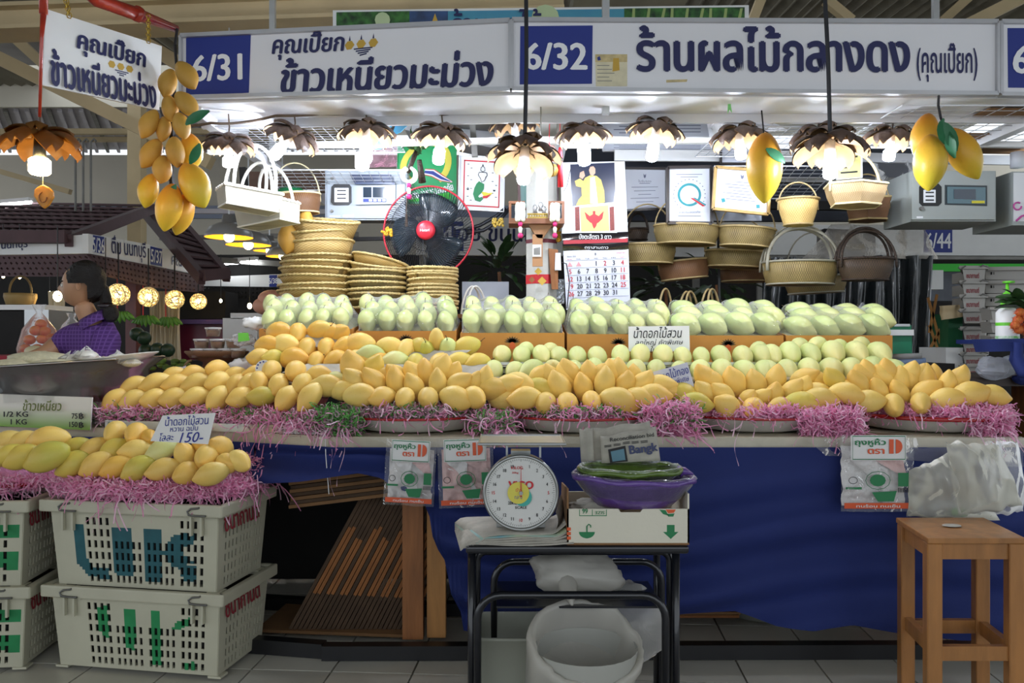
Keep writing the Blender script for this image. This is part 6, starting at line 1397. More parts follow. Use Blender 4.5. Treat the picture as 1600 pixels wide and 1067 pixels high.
sheet([(1360,255),(1440,250),(1445,290),(1370,300)],4.5,MATS['bag_clear'],'plastic_bag','clear plastic bag shining behind the right wire grid',amp=.08);sheet([(560,232),(640,225),(640,262),(575,262)],4.7,film_mat('bag_pink','E7A8BC',.35,.8,.3),'plastic_bag','pinkish plastic bag behind the blue one',amp=.05)
# --- fan ---
t=thing('wall_fan','round black fan with red rim and red hub cap behind the basket stacks','fan',S(669,440,4.4));c=S(669,362,4.40);rr=71/F*4.40
Mf=Matrix.Translation(c) @ Matrix.Rotation(R(-6),4,'Z') @ Matrix.Rotation(math.pi/2,4,'X')
b=B();b.tube([Mf @ Vector((rr*math.cos(a*.1309),rr*math.sin(a*.1309),.0)) for a in range(48)],.0055,6,closed=True);obj('rim',b,mat('fan_red','D0283A',.35),t,True)
m_fan=mat('fan_black','202228',.35);m_blade=mat('fan_blade','2C3A44',.2,coat=.4,alpha=.88)
b=B()
for k in range(96):
    a=k*2*math.pi/96;b.tube([Mf @ Vector((math.cos(a+s*.16)*r_,math.sin(a+s*.16)*r_,z)) for s,(r_,z) in enumerate(((.05,.062),(rr*.45,.058),(rr*.8,.04),(rr,.002)))],.0019,3,cap=False)
for rq,z in ((.45,.059),(.82,.039)): b.tube([Mf @ Vector((rr*rq*math.cos(a*.1963),rr*rq*math.sin(a*.1963),z)) for a in range(32)],.0015,4,closed=True)
o=obj('guard_wires',b,m_fan,t);o['kind']='stuff'
b=B()
for k in range(60):
    a=k*2*math.pi/60;b.tube([Mf @ Vector((math.cos(a)*r_,math.sin(a)*r_,z)) for (r_,z) in ((.05,-.08),(rr*.8,-.06),(rr,-.005))],.0011,3,cap=False)
o=obj('rear_guard',b,m_fan,t);o['kind']='stuff'
for k in range(3):
    b=B();n=8;vs=[]
    for i in range(n+1):
        u=i/n;r_=.04+(rr*.84-.04)*u
        for j in range(7):
            v=j/6-.5;a=k*2.094+.9+v*(1.0+.5*math.sin(u*3.0))+.35*u;vs.append(Mf @ Vector((r_*math.cos(a),r_*math.sin(a),-.01+v*.06)))
    b.add(vs,[(i*7+j,i*7+7+j,i*7+8+j,i*7+1+j) for i in range(n) for j in range(6)]);o=obj('blade',b,m_blade,t,True);o.modifiers.new('s','SOLIDIFY').thickness=.003
b=B();b.lathe([(0,.088),(.035,.086),(.048,.078),(.052,.06),(.052,.05)],24,Mf);obj('hub_cap',b,MATS['fan_red'],t,True);b=B();b.lathe([(.05,.06),(.055,.0),(.07,-.05),(.06,-.14),(0,-.15)],20,Mf);obj('motor',b,m_fan,t,True)
text('Hatari',Mf @ Vector((0,-.003,.089)),.05,m_lab,t,.014,rot=Mf.to_3x3(),bold=.02,shear=.1)
b=B();b.beam(c+Vector((0,.14,0)),c+Vector((0,.6,.0)),.04,.04);b.beam(c+Vector((0,.3,-.04)),c+Vector((0,.3,-.55)),.04,.04,up=(0,1,0));obj('bracket',b,m_fan,t)
# green cooler and right-hand goods
def boxq(x0,y0,x1,y1,Y,th,m,t,nm): return obj(nm,panelbox(x0,y0,x1,y1,Y,th),m,t)
m_cool_g=mat('cooler_green','17805A',.4);t=thing('cool_box','green picnic cooler with a white lid beside the last orange carton','cooler',S(1404,562,4.2))
boxq(1380,522,1425,562,4.15,.22,m_cool_g,t,'body');boxq(1376,515,1428,524,4.13,.26,m_white,t,'lid_rim');boxq(1382,508,1424,516,4.16,.2,m_cool_g,t,'lid');boxq(1386,506,1422,510,4.14,.2,m_alu,t,'handle')
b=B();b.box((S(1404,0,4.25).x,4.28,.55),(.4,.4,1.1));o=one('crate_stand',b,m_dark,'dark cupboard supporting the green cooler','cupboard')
# stacked grey crates at right
m_gcr=mat('crate_grey','ADA9A2',.5,var=.12,vs=4);m_maroon_l=mat('stencil_maroon','8C2A34',.7)
ys=[(600,562),(577,547),(557,528)]
lev=[580,561,540,518,498,477,456,435]
z_=None
for i,yb in enumerate([588,570,552,533,505,483,461,438]):
    yt=yb-(18 if i<3 else 21);Y=4.5;t=thing('stacked_crate',f'grey lidded plastic crate, {ORD[i]} from the bottom of the stack at the right edge','crate',S(1560,yb,Y),'grey crates stacked at the right edge')
    x0=1504 if i<4 else 1503;xr_=1532 if i>=4 else 1532;xe=1640
    P=[S(x0,yt,Y),S(xr_+8,yt,Y+.0),S(xr_+6,yb,Y),S(x0+4,yb,Y)]
    b=B();b.prism(P,(.24,.4,0));obj('body',b,m_gcr,t);b=B();b.prism([S(x0-4,yt-2,Y-.02),S(xr_+12,yt-2,Y-.02),S(xr_+12,yt+3,Y-.02),S(x0-4,yt+3,Y-.02)],(.26,.44,0));obj('lid_rim',b,m_gcr,t)
    text('ชนากานต์',S(1520,(yt+yb)/2+3,Y-.002),.07,m_maroon_l,t,.028,bold=.03)
    b=B();b.tube([S(x0-6,yt+1,Y-.02),S(x0-2,yt+4,Y-.03),S(x0+6,yt-2,Y-.03)],.004,5);b.tube([S(xr_,yt,Y-.03),S(xr_+4,yt-3,Y-.03),S(xr_+12,yt,Y-.02)],.004,5);obj('wire_handle',b,m_steel,t)
for i,(yt,yb) in enumerate(((420,437),(441,458),(462,478))):
    t=thing('stacked_crate',f'long grey plastic crate side, {("top", "middle", "lower")[i]} of three behind the green pump bottle','crate',S(1590,yb,4.6),'long grey crates behind the pump bottle')
    b=B();b.prism([S(1540,yt,4.58),S(1700,yt-2,4.3),S(1700,yb,4.3),S(1540,yb,4.58)],(0,.35,0));obj('body',b,m_gcr,t);b=B();b.beam(S(1538,yt,4.57),S(1700,yt-2,4.28),.02,.02);obj('lid_rim',b,m_gcr,t)
    for k in range(4): b=B();b.beam(S(1549+k*4,yt+5,4.56-.002*k),S(1549+k*4,yt+9,4.56-.002*k),.006,.006,up=(0,1,0));obj('slot',b,m_dark,t)
for i,(yt,yb) in enumerate(((482,500),(502,520),(524,540))):
    t=thing('small_tub',f'small grey tub, {("top", "middle", "bottom")[i]} of the pile left of the pump bottle','tub',S(1558,yb,4.3),'small tubs by the pump bottle');b=B();b.prism([S(1548,yt,4.3),S(1575,yt,4.3),S(1573,yb,4.3),S(1551,yb,4.3)],(0,.1,0));obj('body',b,m_gcr,t);b=B();b.beam(S(1545,yt,4.29),S(1577,yt,4.29),.02,.015);obj('rim',b,m_gcr,t)
t=thing('pump_bottle','white pump bottle with bright green pump top near the right edge','bottle',S(1574,530,3.75));c=S(1574,530,3.75);px=3.75/F
b=B();b.lathe([(0,0),(16*px,0),(16.5*px,4*px),(16*px,42*px),(12*px,47*px),(7*px,50*px),(0,50*px)],24,Matrix.Translation(c));obj('body',b,m_white,t,True);m_lim=mat('pump_lime','6FD43A',.4)
b=B();b.lathe([(16.3*px,21*px),(16.3*px,26*px)],24,Matrix.Translation(c));obj('label_band',b,m_lim,t);b=B();b.lathe([(16.8*px,1*px),(16.8*px,5*px)],24,Matrix.Translation(c));obj('label_leaves',b,mat('leaf_print2','5FBE4A',.5,col2='E8ECE4',vs=60),t)
b=B();b.lathe([(9*px,48*px),(10*px,50*px),(9*px,66*px),(6*px,72*px),(3*px,74*px),(2*px,88*px),(0,88*px)],16,Matrix.Translation(c));b.box(c+Vector((0,-.01,89*px)),(11*px,14*px,3*px));obj('pump',b,m_lim,t,True)
t=thing('side_stall_shelf','blue cloth covered shelf at the right edge under the pump bottle','shelf',S(1580,560,3.8));b=B();b.box((S(1600,0,3.8).x,3.85,S(0,534,3.8).z),(.36,.4,.02));obj('top',b,m_cloth,t)
b=B();q=[S(1518,530,3.6),S(1600,529,3.6),S(1600,548,3.6),S(1522,550,3.6)];b.grid(lambda u,v: q[0].lerp(q[1],u).lerp(q[3].lerp(q[2],u),v)+Vector((0,-.012*v+.006*math.sin(u*9),0)),14,3);obj('cloth_edge',b,m_cloth,t,True)
b=B();b.tube([S(1590,535,3.6),S(1588,560,3.6),S(1600,582,3.55),S(1625,590,3.5)],[.02,.03,.03,.02],8);obj('hanging_cloth',b,m_cloth,t,True);obj('lath',panelbox(1532,544,1580,547,3.62,.02),m_wood2,t);b=B();b.box((S(1640,0,3.8).x,3.9,.56),(.05,.3,1.12));obj('leg',b,m_wood,t)
t=thing('rambutan_heap','heap of hairy red rambutans with green leaves at the right edge','fruit',S(1597,528,3.6));
bpy.data.objects.remove(t)
m_ramb=mat('rambutan_red','B42A2A',.6,col2='C8762A',vs=20);rg=random.Random(8)
for i,(x,y) in enumerate(((1592,515),(1604,510),(1590,500),(1602,496),(1594,488),(1606,520),(1586,508))):
    b=B();c=S(x,y,3.62);b.ball(c,.02,10,7)
    for k in range(70):
        d=Vector((rg.gauss(0,1),rg.gauss(0,1),rg.gauss(0,1))).normalized();u=d.orthogonal()*.0012;b.add([c+d*.018+u,c+d*.018-u,c+d*.031+Vector((0,0,-.004))],[(0,1,2)])
    one('rambutan',b,m_ramb,f'hairy red rambutan by the pump bottle, {ORD[i]} of the heap','rambutan','rambutans at the right edge')
t=thing('leaf_bunch','bunch of green leaves on top of the rambutans','leaves',S(1600,488,3.65))
for k in range(12): o=obj('leaf',lf,None,t,W=False);o.location=(0,0,.01+.004*k);o.rotation_euler=(rg.uniform(-1,1),rg.uniform(-.9,-.1),rg.uniform(2.2,4.2));o.scale=(.7,)*3
# wooden scissor lattice, white box, bag, logs
t=thing('folding_lattice','thin wooden folding lattice standing in front of the dark gap','lattice',S(1470,600,4.8))
for (x0,y0,x1,y1) in ((1450,465,1484,590),(1464,460,1452,520),(1481,492,1453,545),(1452,508,1470,560),(1480,530,1462,580),(1462,555,1486,600)): b=B();b.beam(S(x0,y0,4.8),S(x1,y1,4.8),.014,.008,up=(0,1,0));obj('lath',b,m_wood2,t)
b=panelbox(1478,543,1505,582,4.55,.3);one('white_box',b,m_white,'plain white box on the floor side of the crate stack','box');b=panelbox(1482,490,1504,545,4.7,.2);one('green_crate',b,mat('dark_green','1C5A38',.5),'dark green crate left of the grey crate stack','crate');sheet([(1468,478),(1500,476),(1505,495),(1472,500)],4.6,m_tan,'cloth_bag','crumpled beige cloth on the dark green crate',amp=.06,cat='cloth')
for i,(y,L0,lb) in enumerate(((556,1380,'grey rolled newspaper'),(565,1385,'blue-grey rolled paper under it'))):
    b=B();b.tube([S(L0,y+2,3.9),S(1440+i*6,y,3.85)],.014+.004*i,10);one('paper_roll',b,mat('roll_'+str(i),('9A9A98','7F93B4')[i],.7,var=.2),lb+' right of the last orange carton','paper roll',smooth=True)
t=thing('side_table','dark wooden table at the right behind the counter','table',S(1560,600,3.9));b=B();b.box((S(1580,0,3.9).x,4.05,S(0,594,3.9).z),(.75,.6,.04));obj('top',b,mat('dark_wood','3A2C24',.5,var=.3),t)
for k in (1500,1640): b=B();b.box((S(k,0,3.85).x,3.85,.5),(.05,.05,1.0));obj('leg',b,MATS['dark_wood'],t)
for i,(x,y,s,m,lb) in enumerate(((1555,575,26,film_mat('bag_grey','C8CCD4',.35,.9,.2),'crumpled clear plastic bag on the dark side table'),(1592,570,24,MATS['bag_grey'],'greyish plastic bag at the right edge of the side table'),(1600,592,14,m_cloth,'folded blue cloth on the side table'))):
    b=B();c=S(x,y,3.72);b.ball(c,s/F*3.72,16,12,(1.2,.8,.7));b.v=[tuple(c+(Vector(v)-c)*(1+.35*noise.noise(Vector(v)*22))) for v in b.v];one('plastic_bag' if i<2 else 'folded_cloth',b,m,lb,'bag' if i<2 else 'cloth',smooth=False)

# aluminium pendant lamps of the next stall
m_shd=mat('lamp_alu','B8B9BA',.3,metal=.6,var=.08);m_inn=mat('lamp_inner','F0B838',.5)  # white inner shade coloured yellow to carry the bulb's warm light
for i,(x,y,r,Y) in enumerate(((358,371,37,5.2),(388,383,35,5.6),(421,392,25,6.2),(441,401,25,6.0))):
    c=S(x,y,Y);q=r/F*Y;t=thing('pendant_lamp',f'aluminium dome lamp with glowing yellow inside, {ORD[i]} from the hanging mango bundle','lamp',c,'aluminium dome lamps')
    b=B();b.lathe([(q,0),(q*.97,q*.16),(q*.8,q*.42),(q*.5,q*.58),(q*.32,q*.62),(q*.26,q*.95),(0,q*.97)],32,Matrix.Translation(c));obj('shade',b,m_shd,t,True)
    b=B();b.lathe([(q*.98,0),(q*.95,q*.14),(q*.78,q*.38),(q*.48,q*.54),(0,q*.58)],32,Matrix.Translation(c));obj('inner_shade',b,m_inn,t,True)
    b=B();b.ball(c+Vector((0,0,q*.02)),q*.22,14,10);obj('bulb',b,m_warm,t,True)
    b=B();b.cyl(c+Vector((0,0,q*.95)),c+Vector((0,0,1.6)),.005,5);obj('cord',b,m_alu,t)
# ================= in front: crates, scale table, stool =================
m_crate=mat('crate_plastic','BDBAA4',.5,var=.12,vs=5,bump=.05);m_spray=mat('spray_teal','1F5A62',.6,var=.25,vs=20);m_sprayg=mat('spray_green','1F8A50',.6,var=.3,vs=14);m_hook=mat('wire_hook','6A6A66',.35,metal=.8)
def in_poly(px,py,q):
    c=False;j=len(q)-1
    for i in range(len(q)):
        if (q[i][1]>py) != (q[j][1]>py) and px<(q[j][0]-q[i][0])*(py-q[i][1])/(q[j][1]-q[i][1])+q[i][0]: c=not c
        j=i
    return c
# letters in front panel coordinates (0..1, down)
PAINT_A=[[(.13,.17),(.20,.17),(.20,.62),(.24,.74),(.33,.74),(.33,.9),(.2,.88),(.13,.7)],[(.37,.19),(.48,.19),(.48,.86),(.40,.86),(.37,.8)],[(.56,.19),(.67,.19),(.67,.9),(.56,.92)],[(.67,.5),(.74,.26),(.85,.2),(.87,.34),(.78,.46),(.86,.62),(.74,.7)],[(.76,.66),(.89,.66),(.89,.9),(.80,.86)]]
PAINT_B=[[(.27,.12),(.33,.10),(.34,.5),(.30,.62),(.27,.4)],[(.43,.12),(.50,.12),(.50,.6),(.46,.8),(.43,.6)],[(.59,.12),(.65,.12),(.66,.9),(.6,.9)],[(.74,.28),(.82,.2),(.85,.22),(.80,.34),(.72,.42)],[(.78,.85),(.86,.82),(.88,.92),(.80,.94)]]
def market_crate(label,fr,yaw,z0,L_,D_,H_,paint,pm,txt=True):
    """fr: front right bottom corner (x, y); yaw of the front edge"""
    t=thing('market_crate',label,'crate',(fr[0],fr[1],z0),'stacked market crates',rot=(0,0,yaw));tp=.022;zr=H_-.045
    def corner(sx,sy,z):   # sx 0 = right,1 = left ; sy 0 front, 1 back ; flare with height
        f=(z/H_);ix=tp*(1-f) ;return Vector((-(sx*L_)+(ix if sx else -ix),sy*D_+(-ix if sy else ix),z))
    def us(groups,fine=False):
        sl=[]
        for a,b_,k in groups:
            w_=(b_-a)/(2*k-1);sl+=[(a+2*i*w_,a+(2*i+1)*w_) for i in range(k)]
        ed=sorted([x for q in sl for x in q]+[0,1]);o=[]
        for x,y in zip(ed,ed[1:]): n=max(1,round((y-x)/(.016 if fine else .05)));o+=[x+(y-x)*i/n for i in range(n)]
        return o+[1],sl
    vsl=[(.07+i*.155,.17+i*.155) for i in range(6)];vs_=sorted([x for q in vsl for x in q]+[0,1]+[.07+i*.155+k*.031 for i in range(6) for k in (1,2,4)]+[.035])
    gf=[(.21,.35,4),(.38,.54,5),(.58,.74,5),(.78,.92,4)];gs=[(.14,.40,4),(.46,.70,4),(.76,.92,3)]
    def mk(nm,c0,c1,groups,pnt=None,up_open=()):
        u_,sl=us(groups,bool(pnt));P0,P1=corner(*c0,zr),corner(*c1,zr);P3,P2=corner(*c0,0.0),corner(*c1,0.0);b=B()
        def hole(i,j,u,v):
            if not any(a<u<c for a,c in sl) or not any(a<v<c for a,c in vsl): return False
            return not (v<.36 and .37<u<.75) if nm=='front_panel' else v>.2
        slot_panel(b,P0,P1,P2,P3,u_,vs_,(lambda u,v: 1 if pnt and any(in_poly(u,v,q) for q in pnt) else 0),hole)
        o=obj(nm,b,[m_crate,pm],t,W=False);md=o.modifiers.new('s','SOLIDIFY');md.thickness=.005;md.offset=0
    mk('front_panel',(1,0),(0,0),gf,paint);mk('side_panel',(0,0),(0,1),gs);mk('side_panel',(1,1),(1,0),gs);mk('back_panel',(0,1),(1,1),gf)
    b=B();q=[corner(1,0,.01),corner(0,0,.01),corner(0,1,.01),corner(1,1,.01)];b.prism(q,(0,0,.006));obj('bottom',b,m_crate,t,W=False)
    b=B();b.box((-L_/2,D_/2,H_*.46),(L_-.09,D_-.09,H_*.86));obj('slot_shade_box',b,m_dark,t,W=False)  # dark box added inside so the slots read as deep shade
    b=B();e=.016
    ring=[(-L_-e,-e),(e,-e),(e,D_+e),(-L_-e,D_+e)]
    for i in range(4):
        a=Vector((*ring[i],H_-.022));d=Vector((*ring[(i+1) % 4],H_-.022));k=(d-a).normalized()*.01;b.beam(a-k,d+k,.024,.044)
    o=obj('rim',b,m_crate,t,W=False);md=o.modifiers.new('b','BEVEL');md.width=.006;md.segments=2
    for sx in (.12,.88):
        for k in (0,1):
            b=B();x=-L_*(1-sx) ;b.box((x+(k*.04-.02),-.008,zr-.03),(.008,.014,.075));obj('rib',b,m_crate,t,W=False)
        b=B();x=-L_*(1-sx);b.tube([(x+.025,-e-.004,H_-.006),(x+.02,-e-.016,H_-.010),(x-.005,-e-.018,H_-.012),(x-.02,-e-.018,H_-.022),(x-.015,-e-.018,H_-.034),(x+.01,-e-.018,H_-.036),(x+.05,-e-.018,H_-.036)],.0038,6);obj('wire_handle',b,m_hook,t,True,W=False)
    for (x,y) in ((-.03,.04),(-L_+.03,.04),(-.03,D_-.04),(-L_+.03,D_-.04)):
        b=B();b.box((x,y,-.008 if z0>.1 else -.004),(.05,.05,.016 if z0>.1 else .008));obj('foot',b,m_crate,t,W=False)
    if txt:
        P0=corner(0,0,H_*.80);P1=corner(0,1,H_*.80);
        text('ชนากานต์',(P0.x*.5+P1.x*.5+.006,D_*.45,H_*.77),.26,m_maroon_l,t,.065,rot=Matrix.Rotation(R(90),3,'Z') @ Matrix.Rotation(R(90-4),3,'X'),bold=.035,W=False)
    return t
Y1=R(-10)
market_crate('lower grey market crate of the pair under the 150 price note',(-1.035,2.90),Y1,.016,.67,.37,.305,PAINT_B,m_sprayg)
market_crate('upper grey market crate painted dark teal, under the 150 price note',(-1.035,2.89),Y1,.318,.67,.37,.317,PAINT_A,m_spray)
PC=[[(.5,.2),(.98,.16),(.98,.34),(.6,.4)],[(.7,.5),(.98,.55),(.98,.8),(.75,.7)]];Y2=R(5)
market_crate('lower grey market crate of the pair at the left edge',(-1.775,2.99),Y2,.016,.67,.37,.305,PC,m_sprayg)
market_crate('upper grey market crate with green paint at the left edge',(-1.775,2.98),Y2,.318,.67,.37,.317,PC,m_sprayg)
# trays on the crates
for (x,y,yaw,sx,sy,lb,dz) in ((-1.355,3.13,Y1,.37,.21,'round dark red tray carrying mangoes below the 150 price note',0),(-2.12,3.14,Y2,.33,.19,'round dark red tray of mangoes at the far left',0)):
    t=thing('round_tray',lb,'tray',(x,y,.638),'dark red trays on the crates',rot=(0,0,yaw));b=B()
    b.lathe([(0,.004),(.8,.004),(.95,.02),(1.0,.034),(.97,.034),(.92,.02),(.78,.010),(0,.010)],40,sx=sx,sy=sy);obj('dish',b,mat('tray_red','7A1A22',.35,coat=.3),t,True,W=False)
    b=B();b.tube([(sx*math.cos(a*.157),sy*math.sin(a*.157),.035) for a in range(40)],.006,5,closed=True);obj('rim',b,m_enred,t,True,W=False)
def ell_band(x,y,yaw,sx,sy,z0,z1,a0,a1,rr):
    def f(rng):
        a=R(rng.uniform(a0,a1));q=rng.uniform(*rr);v=Matrix.Rotation(yaw,3,'Z') @ Vector((sx*q*math.cos(a),sy*q*math.sin(a),0));d=Matrix.Rotation(yaw,3,'Z') @ Vector((math.cos(a),math.sin(a),-.15));return Vector((x,y,rng.uniform(z0,z1)))+v,d
    return f
for i,(x,y,yaw,sx,sy,lb,n) in enumerate(((-1.355,3.13,Y1,.37,.21,'pink shredded paper around the mangoes below the 150 price note',5200),(-2.12,3.14,Y2,.33,.19,'pink shredded paper on the far-left crate tray',1800))):
    outs=shred('s','',ell_band(x,y,yaw,sx,sy,.655,.70,170,395,(.82,1.08)),n,PK,seed=90+i)+shred('s','',ell_band(x,y,yaw,sx,sy,.66,.69,200,385,(.95,1.05)),130,PK,(.07,.15),seed=95+i,down=1.1)
    b=B();b.lathe([(0,.085),(.6,.075),(.85,.03),(.95,.0)],30,Matrix.Translation((x,y,.652)) @ Matrix.Rotation(yaw,4,'Z'),sx=sx,sy=sy);shred_obj(lb,outs+[(b,m_bed)],Vector((x,y,.65)))
rng_=ell_band(-1.0,3.2,Y1,.08,.12,.66,.77,0,360,(.2,1));shred_obj('pink shredded paper spilling over the right corner of the upper crate',shred('s','',rng_,900,PK,seed=99)+shred('s','',rng_,40,PK,(.12,.2),seed=98,down=1.2),Vector((-1.0,3.2,.65)))
# --- price notes ---
m_note=mat('note_paper','E3E2E0',.6,var=.03)
def note(label,q,Y,lines,m=m_note,grp='handwritten price notes',th=.0015,cat='price note',Y2=None):
    Y2=Y2 or Y;P4=[S(q[0][0],q[0][1],Y),S(q[1][0],q[1][1],Y2),S(q[2][0],q[2][1],Y2-.02),S(q[3][0],q[3][1],Y-.02)];t=thing('price_note',label,cat,(P4[2]+P4[3])/2,grp)
    n=(P4[1]-P4[0]).cross(P4[2]-P4[1]).normalized();n=-n if n.y>0 else n
    b=B();b.prism(P4,-n*th);obj('card',b,m,t);X_=(P4[1]-P4[0]).normalized();Z_=n;Yv=Z_.cross(X_);Mr=Matrix((X_,Yv,Z_)).transposed()
    for s,u,v,w_,h,mm,sh in lines:
        p=P4[0].lerp(P4[1],u).lerp(P4[3].lerp(P4[2],u),v)+n*.001;text(s,p,w_,mm,t,h,rot=Mr,shear=sh,bold=.006)
    return t
note('white note with blue handwriting reading 150 above the crate mangoes',[(254,649),(337,645),(325,694),(235,689)],2.93,[('น้ำดอกไม้สวน',.5,.22,.155,.034,m_inkb,.1),('หวาน ฉบับ',.5,.5,.10,.02,m_inkb,.1),('โลละ',.25,.82,.05,.028,m_inkb,.2),('150-',.68,.80,.085,.036,m_inkb,.3)])
note('white note with dark handwriting leaning on the orange cartons',[(982,510),(1077,509),(1078,549),(982,549)],3.64,[('น้ำดอกไม้สวน',.48,.25,.215,.05,m_ink,.25),('ลูกใหญ่ คัดพิเศษ',.5,.66,.21,.032,m_ink,.25),('ใหม่',.45,.92,.05,.03,m_ink,.2)])
note('tilted white note with blue handwriting above the deep pink shreds',[(1013,583),(1074,566),(1085,604),(1014,612)],3.24,[('น้ำดอกไม้ทอง',.5,.3,.155,.036,m_inkb,.15),('หวาน สดพิเศษ',.55,.7,.13,.022,m_inkb,.2)],mat('note_grey','C9CAD6',.6))
t=thing('price_board','white and green price board for sticky rice, 75 and 150 baht','price board',S(70,670,3.36));P4=[S(-40,614,3.36),S(144,621,3.34),S(141,672,3.34),S(-40,664,3.36)]
b=B();b.prism(P4,(0,.008,0));obj('board',b,m_note,t)
mg=bpy.data.materials.new('board_fade');mg.use_nodes=True;nt=mg.node_tree;tc=nt.nodes.new('ShaderNodeUVMap');sx_=nt.nodes.new('ShaderNodeSeparateXYZ');rp_=nt.nodes.new('ShaderNodeValToRGB');nt.links.new(tc.outputs[0],sx_.inputs[0]);nt.links.new(sx_.outputs[1],rp_.inputs[0]);nt.links.new(rp_.outputs[0],nt.nodes['Principled BSDF'].inputs['Base Color'])
rp_.color_ramp.elements[0].color=(*srgb('DAD8CC'),1);rp_.color_ramp.elements[0].position=.35;rp_.color_ramp.elements[1].color=(*srgb('74A436'),1)
b=B();o4=[p-Vector((0,.001,0)) for p in P4];b.add(o4,[(0,1,2,3)],0,[(0,0),(1,0),(1,1),(0,1)]);obj('printed_face',b,mg,t)
gp_=lambda x,y: S(x,y,3.325);m_lett=mat('lettering_olive','5E6A1E',.5);pr=.0385*0
text('ข้าวเหนียว',gp_(66,633),.155,m_lett,t,.045,bold=.02,shear=.15)
for s,x,y,w_,al in (('1/2 KG',6,647,.098,'L'),('1 KG',17,659,.064,'L'),('75',121,650,.034,'R'),('150',121,663,.055,'R')): text(s,gp_(x,y),w_,m_ink,t,.021,bold=.03,align=al)
for y in (650,664):
    text('B',gp_(127,y),.018,m_ink,t,.021,bold=.03);b=B();b.box(gp_(127,y)-Vector((0,.001,0)),(.002,.001,.030));obj('lettering',b,m_ink,t)
b=B();b.box(S(150,645,3.4),(.05,.02,.09));one('film_scrap',b,m_film,'crumpled clear film beside the price board','plastic sheet')
# small round tag at left
t=thing('round_tag','small round white tag with blue print between the mangoes at the left','price note',S(412,578,3.42));c=S(412,575,3.38);b=B();b.lathe([(0,0),(.034,0),(.034,.003),(0,.003)],24,Matrix.Translation(c) @ Matrix.Rotation(R(75),4,'X'));obj('disc',b,m_note,t)
for k in range(12): a=k*.5236;b=B();b.box(c+Vector((.026*math.cos(a),-.004,.026*math.sin(a))),(.006,.002,.006));obj('printed_mark',b,m_inkb,t)
# --- steel basin with rice and platter ---
t=thing('steel_basin','wide stainless steel basin heaped with wrapped sticky rice before the woman','basin',S(110,640,3.62));m_ss=mat('stainless','B4B2AC',.22,metal=1,var=.08,vs=3)
c=Vector((S(108,0,3.62).x,3.67,.865));tl=Matrix.Translation(c) @ Matrix.Rotation(R(-4),4,'Y')
b=B();b.lathe([(0,.0),(.26,.0),(.30,.06),(.32,.20),(.385,.245),(.39,.25),(.38,.252),(.315,.215),(.29,.08),(.25,.015),(0,.015)],56,tl);obj('bowl',b,m_ss,t,True)
b=B();b.tube([tl @ Vector((.387*math.cos(a*.1122),.387*math.sin(a*.1122),.250)) for a in range(56)],.005,6,closed=True);obj('rim',b,m_ss,t,True)
b=B();b.lathe([(.33,.10),(.335,.17),(.40,.242)],40,tl,a0=R(200),a1=R(350));b.v=[tuple(Vector(v)+Vector((0,-.01,0))+Vector((.012,.012,.01))*noise.noise(Vector(v)*18)) for v in b.v];obj('cling_wrap',b,m_film,t,True)
def blob(c,r,sc,m,name,label,cat,seed=0,amp=.15,fr=9,grp=None,n=24,rot=0):
    b=B();b.ball((0,0,0),1,n,n // 2);Mr=Matrix.Rotation(rot,3,'Z');out=[]
    for v in b.v:
        v=Vector(v);k=1+amp*noise.noise(v*fr*.25+Vector((seed,0,0)))+amp*.5*noise.noise(v*fr*.6+Vector((0,seed,0)));v=Vector((v.x*sc[0],v.y*sc[1],v.z*sc[2]))*r*k;out.append(tuple(Vector(c)+Mr @ v))
    b.v=out;return one(name,b,m,label,cat,grp,True)
m_rice=mat('rice','D8D2B0',.5,var=.15,vs=70,bump=.6,bs=200);m_milk=mat('rice_white','DDDCD2',.35,var=.1,vs=30,bump=.3,bs=60,coat=.6)
zb=lambda px,py,Y: S(px,py,Y)
blob(zb(12,577,3.42),.1,(1.1,.8,.42),m_rice,'rice_bag','clear bag of cream sticky rice at the left rim of the basin','rice bag',1,grp='rice bags in the basin');blob(zb(60,563,3.6),.11,(1.3,.9,.35),m_rice,'rice_bag','bag of cream sticky rice at the back of the basin','rice bag',2,grp='rice bags in the basin')
blob(zb(87,573,3.42),.09,(1.25,.7,.36),m_rice,'rice_bag','long wrapped roll of sticky rice at the front of the basin','rice bag',3,grp='rice bags in the basin')
t=thing('foam_plate','white foam dish of wrapped portions lying across the basin','dish',zb(170,575,3.55));b=B();b.lathe([(0,0),(.13,0),(.20,.03),(.205,.035),(.19,.033),(.12,.008),(0,.008)],32,Matrix.Translation(zb(170,572,3.56)) @ Matrix.Rotation(R(-8),4,'Y'),sx=1.05,sy=.8);obj('dish',b,m_milk,t,True)
